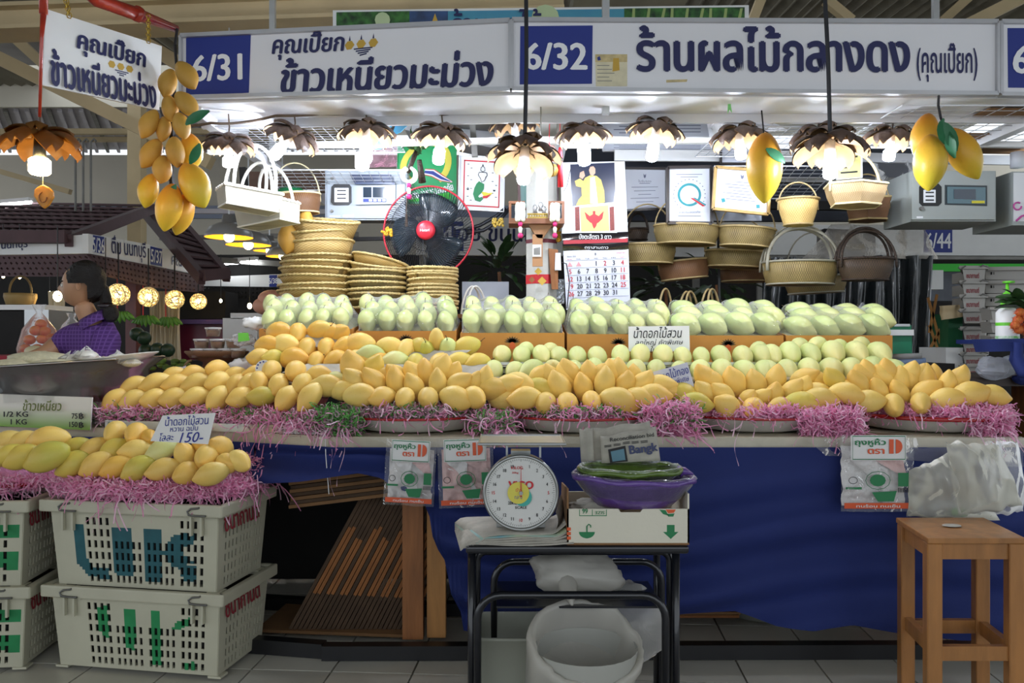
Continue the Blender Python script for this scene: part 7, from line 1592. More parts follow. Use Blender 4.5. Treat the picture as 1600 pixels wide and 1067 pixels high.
for i,(x,y,w_,hh_,col,lb) in enumerate(((115,558,24,12,m_milk,'white wrapped portion at the left of the foam dish'),(136,553,17,13,m_milk,'tall white wrapped portion behind the mango slices'),(153,561,20,6,mat('mango_slice','E0A83A',.35,var=.2,vs=30,coat=.6),'wrapped orange mango slices on the foam dish'),(185,557,17,12,m_milk,'white wrapped portion at the right of the foam dish'),(205,563,14,9,m_rice,'small cream portion at the right end of the dish'))):
    t=thing('wrapped_portion',lb,'food portion',S(x,y+hh_,3.5),'wrapped portions on the foam dish');k=3.5/F
    b=B();b.ball(S(x,y+4,3.5),1,16,8,(w_*k,.05,hh_*k*.75));obj('food',b,col,t,True)
    b=B();q=S(x,y,3.5);rg=random.Random(i);top=[q+Vector((rg.uniform(-.3,.3)*w_*k,rg.uniform(-.02,.02),hh_*k*rg.uniform(.8,1.1))) for _ in range(3)];base_=[q+Vector((w_*k*1.25*math.cos(a*.7854),.07*math.sin(a*.7854),-hh_*k*.5)) for a in range(8)]
    b.add(base_+top,[(i2,(i2+1) % 8,8+(i2 // 3)) for i2 in range(8)]+[(8,9,10),(2,3,8),(5,6,9)]);obj('film',b,film_mat('film_shiny','FFFFFF',.12,1.3,.06,.3,20),t)
# grey white cloth left of basin
blob(S(5,608,3.45),.08,(1.2,.8,.3),mat('cloth_grey','9A9C9E',.8),'rag','grey rag at the far-left edge under the basin','cloth',7)
# --- cups on a wicker stand ---
t=thing('wicker_stand','brown wicker stand with handles under the pyramid of small cups','basket',S(340,575,3.95));c=S(339,566,3.95);b=B();b.lathe([(0,.02),(.13,.02),(.16,.05),(.155,.055),(.12,.03),(0,.03)],28,Matrix.Translation(c),sx=.95,sy=.8);obj('tray',b,wv_br,t,True)
b=B();b.lathe([(.09,-.28),(.10,-.1),(.06,0),(.12,.025)],20,Matrix.Translation(c));obj('pedestal',b,wv_br,t,True)
for s in (-1,1): b=B();b.tube([c+Vector((s*(.12+.04*math.sin(a)),0,-.04+.05*math.cos(a))) for a in [k*.45 for k in range(10)]],.006,6);obj('handle',b,m_cane,t,True)
m_cup=film_mat('cup_clear','F4EEE0',.10,1.1,.1,0,5);m_cust=mat('custard_brown','A87440',.4,var=.2,vs=30)
for i,(x,y) in enumerate(((310,553),(330,553),(352,553),(372,553),(315,538),(340,538),(365,538),(333,520))):
    c=S(x,y+6,3.88);lv='bottom' if i<4 else 'middle' if i<7 else 'top';k=3.88/F
    t=thing('dessert_cup',f'small clear lidded cup of brown dessert, {"the single one on top" if i == 7 else ORD[i if i < 4 else i - 4] + " from the left in the " + lv + " tier"}','cup',c,'pyramid of dessert cups');b=B();b.lathe([(0,0),(9.5*k,0),(11.5*k,12*k),(12*k,14*k)],18,Matrix.Translation(c));obj('cup',b,m_cup,t,True)
    b=B();b.lathe([(0,.5*k),(9.2*k,.5*k),(10.8*k,10*k),(0,10*k)],18,Matrix.Translation(c));obj('dessert',b,m_cust,t,True);b=B();b.lathe([(12.4*k,12*k),(12.6*k,14.5*k),(0,15*k)],18,Matrix.Translation(c));obj('lid',b,film_mat('lid_clear','F4F4F4',.4,1,.15,0,5),t,True)
for i,(x,y,s,m,lb) in enumerate(((285,585,16,film_mat('bag_clear2','FFFFFF',.2,1.2),'small clear bags heaped left of the wicker stand'),(380,530,14,MATS['bag_clear2'],'clear bag with green print right of the cups'),(378,572,16,m_note,'rolled white paper right of the wicker stand'),(398,505,14,m_white,'white packet behind the yellow stemmed stack'))):
    blob(S(x,y,3.8),s/F*3.8,(1.3,.9,.7),m,'packet',lb,'packet',i+11,.4,12)
flat([(372,520),(388,520),(390,532),(372,534)],3.74,m_lim,C.objects[-3],'printed_label',0)
# --- black tube table ---
m_blk2=mat('tube_black','14161C',.28,coat=.4);TZ=.608
t=thing('tube_table','black metal tube table carrying the scale and the printed carton','table',(-.01-.15,2.55,0));xL,xR=S(728,0,2.42).x,S(1076,0,2.42).x
b=B();b.box(((xL+xR)/2,2.60,TZ-.012),(xR-xL,.38,.024));o=obj('top',b,m_blk2,t);md=o.modifiers.new('b','BEVEL');md.width=.008;md.segments=3
for x in (S(737,0,2.44).x,S(1056,0,2.44).x):
    for Y in (2.44,2.76): b=B();b.tube([(x,Y,0),(x,Y,TZ-.02)],.012,10);obj('leg',b,m_blk2,t,True)
def hoop(x0,x1,Y,ztop,r=.012,rad=.07,z0=0,nm='frame_hoop'):
    b=B();p=[Vector((x0,Y,z0))]+[Vector((x0+rad-rad*math.cos(a),Y,ztop-rad+rad*math.sin(a))) for a in [k*math.pi/12 for k in range(7)]]+[Vector((x1-rad+rad*math.sin(a),Y,ztop-rad+rad*math.cos(a))) for a in [k*math.pi/12 for k in range(7)]]+[Vector((x1,Y,z0))]
    b.tube(p,r,10);obj(nm,b,m_blk2,t,True)
hoop(S(746,0,2.42).x,S(1040,0,2.42).x,2.42,CAMZ-(935-CY)/F*2.42+.01);hoop(S(772,0,2.74).x,S(1034,0,2.74).x,2.74,CAMZ-(882-CY)/F*2.74+.01);hoop(S(745,0,2.44).x-.002,S(1050,0,2.44).x,2.47,TZ-.03,rad=.03)
b=B();b.box((S(900,0,2.6).x,2.6,S(0,928,2.6).z),(.5,.26,.006));obj('shelf_rack',b,m_blk2,t);
# scale
t=thing('dial_scale','silver dial weighing scale with a flat pan on the black table','scale',(S(815,0,2.52).x,2.56,TZ));c=S(814,770,2.45);k=2.45/F
m_sil=mat('scale_silver','A8AAA8',.3,metal=.8,var=.1);m_dial=mat('dial_white','D5D5D0',.35,coat=.5)
Ms=Matrix.Translation(c) @ Matrix.Rotation(math.pi/2,4,'X')
b=B();b.lathe([(0,-.11),(50*k,-.11),(56*k,-.10),(57*k,-.03),(59*k,-.015),(60*k,.0),(57.5*k,.006),(55*k,0),(54.5*k,-.006)],48,Ms);obj('housing',b,m_sil,t,True)
b=B();b.lathe([(0,-.004),(55.5*k,-.004)],48,Ms);obj('dial',b,m_dial,t);b=B();b.lathe([(30*k,-.03),(58*k,-.035)],40,Ms @ Matrix.Translation((.02,.004,0)));
dt=lambda s,x,y,w_,h,m,bo=.02,off=.0: text(s,Ms @ Vector((x*k,y*k,-.002+off)),w_*k,m,t,h*k,rot=Ms.to_3x3(),bold=bo)
for i in range(20):
    a=math.pi/2-i*math.pi/10
    if i: dt(str(i),43*math.cos(a),43*math.sin(a),6 if i>9 else 3,5,m_red if i in (5,10,15) else m_ink)
for i in range(100):
    a=math.pi/2-i*math.pi/50;r0=50.5 if i % 5 else 48.5;b=B() if i==0 else b
    u=Vector((math.cos(a),math.sin(a),0));v=Vector((-u.y,u.x,0))*.25;b.add([Ms @ ((u*r_+v*s)*k+Vector((0,0,-.0025))) for r_,s in ((r0,-1),(r0,1),(53,1),(53,-1))],[(0,1,2,3)])
obj('tick_marks',b,m_ink,t)['kind']='stuff'
dt('KILOG',-6,39,18,4.5,m_red);dt('20kg',-9,31,10,3.5,m_red);dt('VIGO',0,12,38,12,m_red,.05);dt('20KG DIAL',-6,-16,28,5,m_ink);dt('SCALE',0,-23,18,4,m_ink)
b=B();b.lathe([(0,.002),(17*k,.002),(17*k,0)],28,Ms @ Matrix.Translation((-4*k,0,0)));obj('yellow_sticker',b,mat('sticker_yellow','D8CC52',.4),t);b=B();b.lathe([(0,.001),(14*k,.001),(14*k,0)],24,Ms @ Matrix.Translation((3*k,-7*k,0)));obj('teal_sticker',b,mat('sticker_teal','3FA89A',.4),t)
dt('กลาง',-4,-7,12,5,m_inkb,.02,.0035);dt('ชั่ง',-4,5,9,6,m_red,.02,.0035)
b=B();b.prism([Ms @ Vector((x*k,y*k,.005)) for x,y in ((-1,-6),(1,-6),(.3,43),(-.3,43))],(0,-.001,0));obj('needle',b,m_red,t)
b=B();b.lathe([(0,.008),(3*k,.008),(3*k,0)],12,Ms);obj('needle_hub',b,m_sil,t)
b=B();b.box((c.x,2.60,TZ+.065),(.15,.16,.07));obj('base',b,m_sil,t);b=B();b.box((c.x+.0,2.54,c.z+57*k),(.06,.05,.016));obj('neck',b,m_sil,t)
pz=S(0,689,2.48).z
for x in (792,844): b=B();p=S(x,0,2.52);b.beam((p.x,2.52,c.z+50*k),(p.x,2.52,pz),.006,.004,up=(0,1,0));obj('pan_support',b,m_sil,t)
b=B();x0,x1=S(748,0,2.40).x,S(883,0,2.40).x;b.box(((x0+x1)/2,2.50,pz),(x1-x0,.22,.005));o=obj('pan',b,m_sil,t);md=o.modifiers.new('b','BEVEL');md.width=.003;b=B();b.tube([((x0+x1)/2+sx*(x1-x0)/2,2.5+sy*.11,pz+.002) for sx,sy in ((-1,-1),(1,-1),(1,1),(-1,1))],.004,6,closed=True);obj('pan_edge',b,m_sil,t)
# newspapers under the scale
for i in range(6):
    b=B();q=[(-.165+.012*i,-.14),(.17+.01*math.sin(i*2),-.15+.01*i),(.18,.1),(-.20,.12)];zz=TZ+.003+i*.0052;cx=S(806,0,2.55).x
    b.grid(lambda u,v: Vector((cx+(q[0][0]*(1-u)+q[1][0]*u)*(1-v)+(q[3][0]*(1-u)+q[2][0]*u)*v,2.56+(q[0][1]*(1-u)+q[1][1]*u)*(1-v)+(q[3][1]*(1-u)+q[2][1]*u)*v,zz+(.035*max(0,u-.82)/.18*(i+1)/6)+.002*math.sin(u*9+i)-.018*max(0,.06-u)/.06)),20,4)
    o=one('newspaper',b,[m_news,mat('news_colour','BFC6A0',.6,col2='6FA8B8',vs=8)][i==4],f'folded newspaper under the scale, {ORD[i]} from the bottom','newspaper','newspapers under the scale',True);o.modifiers.new('s','SOLIDIFY').thickness=.003
for i in range(3):
    q=[S(868+3*i,800+6*i,2.5),S(876+3*i,772+9*i,2.62),S(884+2*i,838,2.62),S(872+2*i,848,2.45)];b=B();b.grid(lambda u,v: q[0].lerp(q[1],u).lerp(q[3].lerp(q[2],u),v)+Vector((.006*math.sin(v*6+i),0,0)),6,8);one('newspaper',b,m_news,f'newspaper sheet standing between scale and carton, {ORD[i]} one','newspaper','newspapers between scale and carton',True)
# printed carton with bowls
t=thing('printed_carton','white fruit carton printed with a green umbrella and arrow on the black table','box',(S(981,0,2.5).x,2.55,TZ));x0,x1=S(886,0,2.42).x,S(1077,0,2.42).x;zt=S(0,795,2.42).z;m_cartw=mat('carton_white','DAD5C2',.6,var=.06,vs=5,bump=.1)
for a,d,nm in (((x0,2.42),(x1,2.42),'front_panel'),((x0,2.70),(x1,2.70),'back_panel')):
    b=B();b.prism([(a[0],a[1],TZ+.001),(d[0],d[1],TZ+.001),(d[0],d[1],zt),(a[0]+(x1-x0)*.62,a[1],zt),(a[0]+(x1-x0)*.60,a[1],zt-.010),(a[0]+(x1-x0)*.44,a[1],zt-.010),(a[0]+(x1-x0)*.42,a[1],zt),(a[0],a[1],zt)],(0,.005,0));obj(nm,b,m_cartw,t)
for x in (x0,x1-.005): b=B();b.prism([(x,2.42,TZ+.001),(x,2.70,TZ+.001),(x,2.70,zt+.03),(x,2.56,zt+.045),(x,2.42,zt+.045 if x>x0+.1 else zt+.06)],(.005,0,0));obj('side_panel',b,m_cartw if x>x0+.1 else m_card,t)
b=B();b.box(((x0+x1)/2,2.56,TZ+.004),(x1-x0,.28,.006));obj('bottom',b,m_card,t)
fl=lambda pts,m,nm='print',off=.0005: flat(pts,2.42,m,t,nm,off,.001)
fl([(905,832)]+[(917+12.5*math.cos(R(a)),832-9*math.sin(R(a))) for a in range(180,-1,-20)] if 0 else [(917+12.5*math.cos(R(a)),831+10*math.sin(R(a))) for a in range(0,181,20)],m_green,'printed_umbrella');fl([(916,822),(918,822),(918,841),(916,841)],m_green,'printed_umbrella',.0012)
b=B();b.tube([S(917,831,2.419),S(917,822,2.419),S(920,819,2.419),S(923,821,2.419),S(923,824,2.419)],.0018,5);obj('printed_handle',b,m_green,t)
fl([(1042,820),(1054,820),(1054,831),(1060,831),(1048,842),(1036,831),(1042,831)],m_green,'printed_arrow')
text('99',S(914,798.5,2.4185),.024,m_green,t,.014,bold=.03);text('SIZE',S(937,801,2.4185),.028,m_green,t,.009,bold=.02,rot=yawm(0) @ Matrix.Rotation(math.pi,3,'Z'))
for q in ([(905,805),(948,805),(948,806.2),(905,806.2)],[(905,796),(906,796),(906,806),(905,806)],[(925,796),(926,796),(926,806),(925,806)],[(947,796),(948,796),(948,806),(947,806)]): fl(q,m_green,'printed_box')
fl([(1040,796),(1056,796),(1053,801),(1044,802)],mat('print_orange2','D85A2A',.5),'printed_fruit');fl([(1030,796),(1040,797),(1045,806),(1036,803)],m_green,'printed_leaf');fl([(1042,803),(1054,802),(1052,807),(1044,807)],m_green,'printed_leaf')
for k in range(3): fl([(886,824+k*7),(892,824+k*7),(892,829+k*7),(886,829+k*7)],MATS['print_orange2'],'printed_letter')
def bowlwrap(label,cx,py_rim,Y,rx,ry,h,m,tilt,nm='wrapped_bowl',seed=0):
    c=S(cx,py_rim,Y)-Vector((0,0,h));t=thing(nm,label,'bowl',c,'film wrapped bowls on the carton');Mt=Matrix.Translation(c) @ Matrix.Rotation(tilt,4,'Y');b=B()
    b.lathe([(0,0),(.62,0),(.80,h*.4),(.93,h*.8),(1.0,h),(1.02,h+.006),(.99,h+.008),(.95,h),(.86,h*.75),(.6,.015),(0,.012)],56,Mt,sx=rx,sy=ry)
    b.v=[tuple(Vector(v)+Vector((.002,.002,.003))*noise.noise(Vector(v)*25+Vector((seed,0,0)))) for v in b.v];obj('bowl',b,m,t,True)
    b=B();b.tube([Mt @ Vector((rx*1.0*math.cos(a*.1309),ry*1.0*math.sin(a*.1309),h+.003*math.sin(a*.9+seed))) for a in range(48)],[.0085+.0015*math.sin(a*1.3) for a in range(48)],8,closed=True);obj('rolled_rim',b,m,t,True)
    b=B();b.lathe([(.80,h*.35),(.97,h*.8),(1.045,h+.006),(1.0,h+.013),(.9,h*.9)],56,Mt,sx=rx,sy=ry);b.v=[tuple(Vector(v)+Vector((.003,.003,.003))*noise.noise(Vector(v)*40)) for v in b.v];obj('film_wrap',b,m_film,t,True)
m_purp=mat('basket_purple','6A4A9C',.35,var=.25,vs=20,coat=.5,bump=.4,bs=70);m_grnb=mat('basket_green','5E7A2A',.35,var=.35,vs=25,coat=.5,bump=.4,bs=70)
bowlwrap('purple oval bowl wrapped in film lying on the printed carton',989,745,2.5,.183,.13,.085,m_purp,R(2));bowlwrap('green oval bowl wrapped in film nested in the purple bowl',984,733,2.5,.155,.115,.05,m_grnb,R(0),seed=4)
blob(S(935,790,2.52),.04,(2.2,1.2,.5),m_news,'newspaper_wad','crumpled newspaper stuffed in the carton under the purple bowl','newspaper',3,.4,12);b=B();b.tube([S(1061,738,2.48),S(1070,736,2.48),S(1083,741,2.48)],[.02,.012,.003],6);one('film_twist',b,m_purp,'purple twisted corner of plastic at the right of the purple bowl','plastic twist',smooth=True)
# standing newspapers behind the bowls
def paper(q,Y,label,lines=(),seed=0,m=m_news):
    P4=[S(x,y,Y+(.03 if i<2 else 0)) for i,(x,y) in enumerate(q)];t=thing('newspaper',label,'newspaper',(P4[2]+P4[3])/2,'newspapers standing behind the green bowl')
    g=lambda u,v: P4[0].lerp(P4[1],u).lerp(P4[3].lerp(P4[2],u),v)+Vector((0,.004*math.sin(u*5+seed),.003*math.sin(u*11+seed)*(1-v)))
    b=B();b.grid(g,14,8);o=obj('sheet',b,m,t,True);o.modifiers.new('s','SOLIDIFY').thickness=.003;return t,g
paper([(905,672),(925,668),(928,725),(908,722)],2.60,'folded newspaper edge standing at the left behind the green bowl',seed=1);paper([(925,670),(1015,658),(1025,722),(925,722)],2.62,'newspaper with a headline standing furthest behind the bowls',seed=2)
t,g=paper([(938,682),(1025,668),(1032,720),(940,724)],2.58,'newspaper with large blackletter title standing behind the green bowl',seed=3)
rt=yawm(0,R(-30+20)) @ Matrix.Rotation(R(7),3,'Z');text('Reconciliation bid',g(.55,.18)+Vector((0,-.008,0)),.14,m_ink,t,.012,rot=rt,bold=.02)
text('Bangk',g(.73,.60)+Vector((0,-.010,0)),.088,mat('title_blue','2A3460',.5),t,.034,rot=rt,bold=.045);
for k in range(2):
    for j in range(5): b=B();p=g(.12+.16*j,.33+.045*k);b.box(p+Vector((0,-.007,0)),(.022,.001,.002),(0,R(-7),0));obj('printed_line',b,m_ink,t)
b=B();b.prism([g(u,v)+Vector((0,-.008,0)) for u,v in ((.12,.48),(.42,.44),(.44,.95),(.14,.98))],(0,.001,0));obj('photo_frame',b,m_ink,t);b=B();b.prism([g(u,v)+Vector((0,-.0095,0)) for u,v in ((.16,.56),(.39,.53),(.40,.9),(.18,.93))],(0,.001,0));obj('photo_print',b,mat('photo_blue','5A8496',.5),t)
# bags around the table
m_bagw=mat('bag_milky','E2DFD6',.3,var=.06,vs=8,bump=.3,bs=14,tl=.5,coat=.3);m_bagt=film_mat('bag_trans','E6E4E0',.34,1.0,.25,.6,10)
def crumple(c,r,sc,m,label,seed,name='plastic_bag',tail=None,par=None,n=40,amp=.28):
    b=B();b.ball((0,0,0),1,n,n*2 // 3);out=[]
    for v in b.v:
        v=Vector(v);k=1+amp*noise.noise(v*1.3+Vector((seed,0,0)))-amp*.45*abs(noise.noise(v*3.2+Vector((0,seed,0))))-amp*.3*abs(noise.noise(v*7+Vector((0,seed,2))));out.append(tuple(Vector(c)+Vector((v.x*sc[0],v.y*sc[1],v.z*sc[2]))*r*k))
    b.v=out
    if tail: b.tube(tail[0],tail[1],10)
    return one(name,b,m,label,'bag',smooth=True)
crumple(S(900,893,2.62),.135,(1.15,.7,.52),m_bagw,'white knotted plastic bag on the rack under the black table top',3,tail=([S(880,895,2.6),S(888,918,2.52),S(894,945,2.46)],[.03,.03,.004]))
crumple(S(965,975,2.66),.16,(1.0,.6,.85),m_bagt,'large hazy plastic bag hanging behind the lower hoop of the table',8,n=36)
t=thing('tied_ribbon','knot','ribbon');bpy.data.objects.remove(t)
t=thing('waste_bin','round bin lined with a pale translucent bag on the floor under the table','bin',(S(920,0,2.25).x,2.36,0));c=Vector((S(920,0,2.25).x,2.36,0));zt=S(0,1022,2.28).z;r0=93/F*2.28;Mt=Matrix.Translation(c+Vector((0,0,zt))) @ Matrix.Rotation(R(27),4,'X') @ Matrix.Rotation(R(6),4,'Y')
Mq=Matrix.Translation(c);b=B();b.lathe([(0,.01),(.12,.01),(.15,zt*.98)],28,Mq);obj('bucket',b,mat('bucket_grey','A8A8A0',.5),t,True)
b=B();b.lathe([(.15,-.20),(.162,-.05),(.170,-.015),(.168,.008),(.158,.016),(.148,.004),(.14,-.05),(.12,-.11),(0,-.12)],56,Mt);b.v=[tuple(Vector(v)+Vector((.012,.012,.008))*noise.noise(Vector(v)*16)+Vector((.006,.006,.006))*noise.noise(Vector(v)*45)) for v in b.v];obj('bin_liner',b,m_bagw,t,True)
t=thing('plastic_tub','pale square plastic tub standing on the floor beside the bin','tub',(S(800,0,2.6).x,2.62,0));m_tub=mat('tub_pale','B3B5A6',.35,var=.08,vs=4,tl=.25);cx,cy=S(808,0,2.6).x,2.62;zt=S(0,985,2.6).z
def rr_ring(w_,d,z,rad,n=5):
    o=[]
    for (sx,sy,a0) in ((1,1,0),(-1,1,90),(-1,-1,180),(1,-1,270)):
        for i in range(n+1): a=R(a0+90*i/n);o.append(Vector((cx+sx*(w_/2-rad)+rad*math.cos(a),cy+sy*(d/2-rad)+rad*math.sin(a),z)))
    return o
def loft(rings,m,nm,t,smooth=True,bot=True):
    n=len(rings[0]);vs=[p for r_ in rings for p in r_];fs=[(i*n+j,i*n+(j+1) % n,(i+1)*n+(j+1) % n,(i+1)*n+j) for i in range(len(rings)-1) for j in range(n)];fs.append(tuple(range(n))[::-1])
    if bot: fs.append(tuple((len(rings)-1)*n+j for j in range(n)))
    b=B();b.add(vs,fs);return obj(nm,b,m,t,smooth)
loft([rr_ring(.24,.2,.006,.03),rr_ring(.27,.23,zt*.6,.04),rr_ring(.285,.24,zt,.045),rr_ring(.30,.255,zt+.004,.05),rr_ring(.30,.255,zt+.012,.05),rr_ring(.275,.235,zt+.012,.045),rr_ring(.26,.22,zt*.5,.04),rr_ring(.23,.19,.012,.03)],m_tub,'tub',t)
# wooden stool
t=thing('wooden_stool','tall wooden stool with square seat standing at the right before the blue cloth','stool',(1.55,2.68,0));m_st=mat('stool_wood','B07840',.42,var=.35,vs=4,stretch=(5,5,.9),bump=.12,bs=18,coat=.25)
SZ=.60;A_=Vector(((1450-800)/F*2.54,2.54,0));D2=Vector(((1404-800)/F*2.82,2.84,0));B_=Vector(((1604-800)/F*2.54,2.54,0));C2=D2+(B_-A_)
b=B();b.prism([p+Vector((0,0,SZ-.018)) for p in (A_,B_,C2,D2)],(0,0,.018));o=obj('seat',b,m_st,t);md=o.modifiers.new('b','BEVEL');md.width=.003;md.segments=2
ex=(B_-A_).normalized();ey=(D2-A_).normalized();leg=.045
cs={'fl': A_+ex*.025+ey*.03,'fr': B_-ex*.025+ey*.03,'bl': D2+ex*.025-ey*.03,'br': C2-ex*.025-ey*.03}
for p in cs.values(): b=B();b.beam(p,p+Vector((0,0,SZ-.018)),leg,leg,up=ey);o=obj('leg',b,m_st,t);md=o.modifiers.new('b','BEVEL');md.width=.003
for a,d in (('fl','fr'),('fl','bl'),('bl','br'),('fr','br')):
    b=B();b.beam(cs[a]+Vector((0,0,SZ-.045)),cs[d]+Vector((0,0,SZ-.045)),.022,.05);obj('apron',b,m_st,t)
    z=.235 if a != 'fl' or d != 'bl' else .25;b=B();b.beam(cs[a]+Vector((0,0,z)),cs[d]+Vector((0,0,z)),.022,.045);obj('stretcher',b,m_st,t)
# the same stool leg heights reach to the floor; a dropped scrap on the seat
b=B();b.lathe([(0,.004),(.02,.002),(.022,0)],12,Matrix.Translation(S(1487,821,2.7)),sx=1.4);one('paper_scrap',b,m_news,'small torn paper scrap lying on the stool seat','scrap')
# --- hanging bag packs ---
m_pack=film_mat('pack_film','E9DFDE',.40,1.1,.15,.6,14);m_pkp=mat('pack_pink','D9B4B0',.5,var=.25,vs=16,bump=.5,bs=30);m_orp=mat('print_orange3','D9572A',.45);m_bagp=mat('bags_white','D9D6D4',.45,var=.15,vs=14,bump=.8,bs=26)
def pack(x0,x1,y0,y1,Y,label,tiltdeg,seed,mir=0):
    k=Y/F;cx,cz=(x0+x1)/2,(y0+y1)/2;t=thing('bag_pack',label,'bag pack',S(cx,y1,Y),'packs of carrier bags hanging from the counter');Mr=Matrix.Rotation(R(tiltdeg),3,'Y')
    c0=S(cx,y0,Y);w_,h=(x1-x0)*k,(y1-y0)*k
    g=lambda u,v,off=0: c0+Mr @ Vector(((u-.5)*w_,-off,-v*h))
    def wr(u,v,off,am): p=g(u,v,off);return p+Vector((0,am*noise.noise(Vector((u*4,v*5,seed)))+am*.6*noise.noise(Vector((u*11,v*12,seed))),0))
    b=B();b.grid(lambda u,v: wr(.06+.88*u,.16+.80*v,.012*math.sin(math.pi*u) ,.022),28,28);obj('folded_bags',b,m_bagp if seed % 2 else m_pkp,t,True)
    for j,(u0,v0,u1,v1,u2,v2) in enumerate(((.1,.3,.5,.62,.55,.2),(.5,.35,.95,.6,.8,.18),(.55,.55,.8,.98,.62,.98))):
        b=B();b.grid(lambda u,v: wr((u0*(1-u)+u1*u)*(1-v)+u2*v,(v0*(1-u)+v1*u)*(1-v)+v2*v,.024,.02),10,10);obj('folded_bags',b,m_bagp if j != 1 else m_pkp,t,True)
    b=B();b.grid(lambda u,v: wr(u,v*1.02,.034,.010),24,24);obj('clear_sleeve',b,film_mat('sleeve','FFFFFF',.06,1.1,.1,.6,14),t,True)
    b=B();b.prism([g(u,v,.046) for u,v in ((.12,.0),(.88,.0),(.88,.33),(.12,.33))],(0,.002,0));obj('header_card',b,m_note,t)
    b=B();b.tube([g(u,v,.049) for u,v in ((.14,.01),(.86,.01),(.86,.315),(.14,.315))],.0014,4,closed=True);obj('printed_border',b,m_green,t)
    Mt_=Matrix.Rotation(R(tiltdeg),3,'Y') @ yawm(0)
    text('ถุงหูหิ้ว',g(.38,.095,.049),w_*.42,m_green,t,h*.11,rot=Mt_,bold=.03);text('ตรา',g(.46,.21,.049),w_*.22,m_orp,t,h*.065,rot=Mt_,bold=.04)
    b=B();b.prism([g(u,v,.050) for u,v in ((.64,.05),(.70,.05),(.70,.24),(.64,.24))],(0,.001,0));b.prism([g(.73+.09*math.cos(R(a)),.145+.095*math.sin(R(a)),.050) for a in range(-90,91,20)],(0,.001,0));obj('printed_mark',b,m_orp,t)
    b=B();b.prism([g(u,v,.040) for u,v in ((.04,.90),(.96,.90),(.96,.975),(.04,.975))],(0,.002,0));obj('orange_band',b,m_orp,t);text('ทนร้อน ทนเย็น',g(.5,.937,.0425),w_*.6,m_note,t,h*.04,rot=Mt_,bold=.02)
    b=B();b.prism([g(u,v,.040) for u,v in ((.42,.76),(.76,.74),(.72,.88),(.5,.88))],(0,.001,0));obj('green_panel',b,m_green,t);b=B();b.prism([g(.5+.11*math.cos(k_*.524),.60+.08*math.sin(k_*.524),.040) for k_ in range(12)],(0,.001,0));obj('green_emblem',b,m_green,t)
    b=B();b.tube([g(.5+.17*math.cos(k_*.524),.60+.12*math.sin(k_*.524),.041) for k_ in range(12)],.001,4,closed=True);obj('emblem_ring',b,m_green,t)
    b=B();b.prism([g(u,v,.040) for u,v in ((.78,.50),(.93,.50),(.93,.68),(.78,.68))],(0,.001,0));obj('green_label',b,m_green,t);b=B()
    for q in range(7): b.prism([g(u,v,.040) for u,v in ((.78+q*.022,.70),(.79+q*.022,.70),(.79+q*.022,.76),(.78+q*.022,.76))],(0,.001,0))
    obj('barcode',b,m_ink,t)['kind']='stuff'
    b=B();b.tube([g(.16+.06*math.cos(k_*.524),.60+.045*math.sin(k_*.524),.040) for k_ in range(12)],.0011,4,closed=True);obj('printed_face',b,m_ink,t)
    b=B();b.prism([g(u,v,.040) for u,v in ((.06,.69),(.28,.69),(.28,.72),(.06,.72))],(0,.001,0));obj('green_label',b,m_green,t)
pack(606,684,686,785,2.98,'pack of white carrier bags, leftmost of the two beside the scale',3,1);pack(684,770,684,788,2.95,'pack of pinkish carrier bags partly behind the scale pan',-2,2)
pack(1308,1420,678,794,2.97,'large pack of carrier bags hanging alone left of the wooden stool',0,3)
sheet([(575,685),(740,684),(735,712),(640,706)],3.0,film_mat('film_loose','F0EDE6',.10,1.1,.12,.4,10),'plastic_sheet','loose clear film along the counter edge above the bag packs',amp=.03,cat='plastic sheet',seed=3)
sheet([(1260,686),(1600,683),(1600,730),(1290,712)],3.01,MATS['film_loose'],'plastic_sheet','loose clear film along the counter edge at the right',amp=.03,seed=5);sheet([(770,672),(1010,690),(1000,700),(760,684)],3.02,MATS['film_loose'],'plastic_sheet','clear film strip on the counter edge behind the scale',amp=.02,seed=9)
m_hz=film_mat('bag_hazy','CFCDC0',.36,.9,.3,.25,6)
def drape(q,Y,label,seed,m,bulge=.05):
    P4=[S(x,y,Y) for x,y in q];b=B()
    for s in (1,-.35):
        b.grid(lambda u,v: P4[0].lerp(P4[1],u).lerp(P4[3].lerp(P4[2],u),v)+Vector((0,-s*bulge*math.sin(math.pi*u) ** .5*math.sin(math.pi*v) ** .4+.022*noise.noise(Vector((u*3,v*2.4,seed)))+.006*noise.noise(Vector((u*9,v*5,seed))),.012*noise.noise(Vector((u*6,v*6,seed+4))))),30,26)
    return one('plastic_bag',b,m,label,'bag','hazy bags hanging over the stool',True)
drape([(1420,735),(1500,700),(1560,812),(1418,808)],2.93,'hazy plastic bag hanging just behind the stool seat, left one',1,m_hz);drape([(1478,690),(1560,695),(1598,790),(1498,808)],2.90,'hazy plastic bag with rounded fold hanging right behind the stool',5,m_hz,.06);drape([(1540,690),(1590,690),(1602,800),(1530,806)],2.96,'clear plastic bag at the right end of the counter edge',9,film_mat('bag_clear3','FFFFFF',.12,1.0,.14,.25,8))
for x,y in ((1498,803),(1502,727),(1530,760)): pass
b=B();b.ball(S(1500,800,2.92),.022,12,8,(1.5,.5,.8));one('green_tie',b,MATS['ribbon_green'] if 0 else mat('tie_green','4FA04A',.5),'green knot inside the hazy bag behind the stool','knot',smooth=True)
# white strings hanging in the dark gap at left
b=B();b.tube([S(508,672,3.06),S(509,710,3.04),S(514,772,3.03)],.0016,4);one('string',b,m_white,'thin white string hanging in front of the raised blue cloth','string')
b=B();b.tube([S(402,742,3.0),S(404,770,2.98),S(399,778,2.98),S(405,800,2.98)],.002,4);one('string',b,m_pk2,'pale string dangling at the right corner of the upper crate','string')
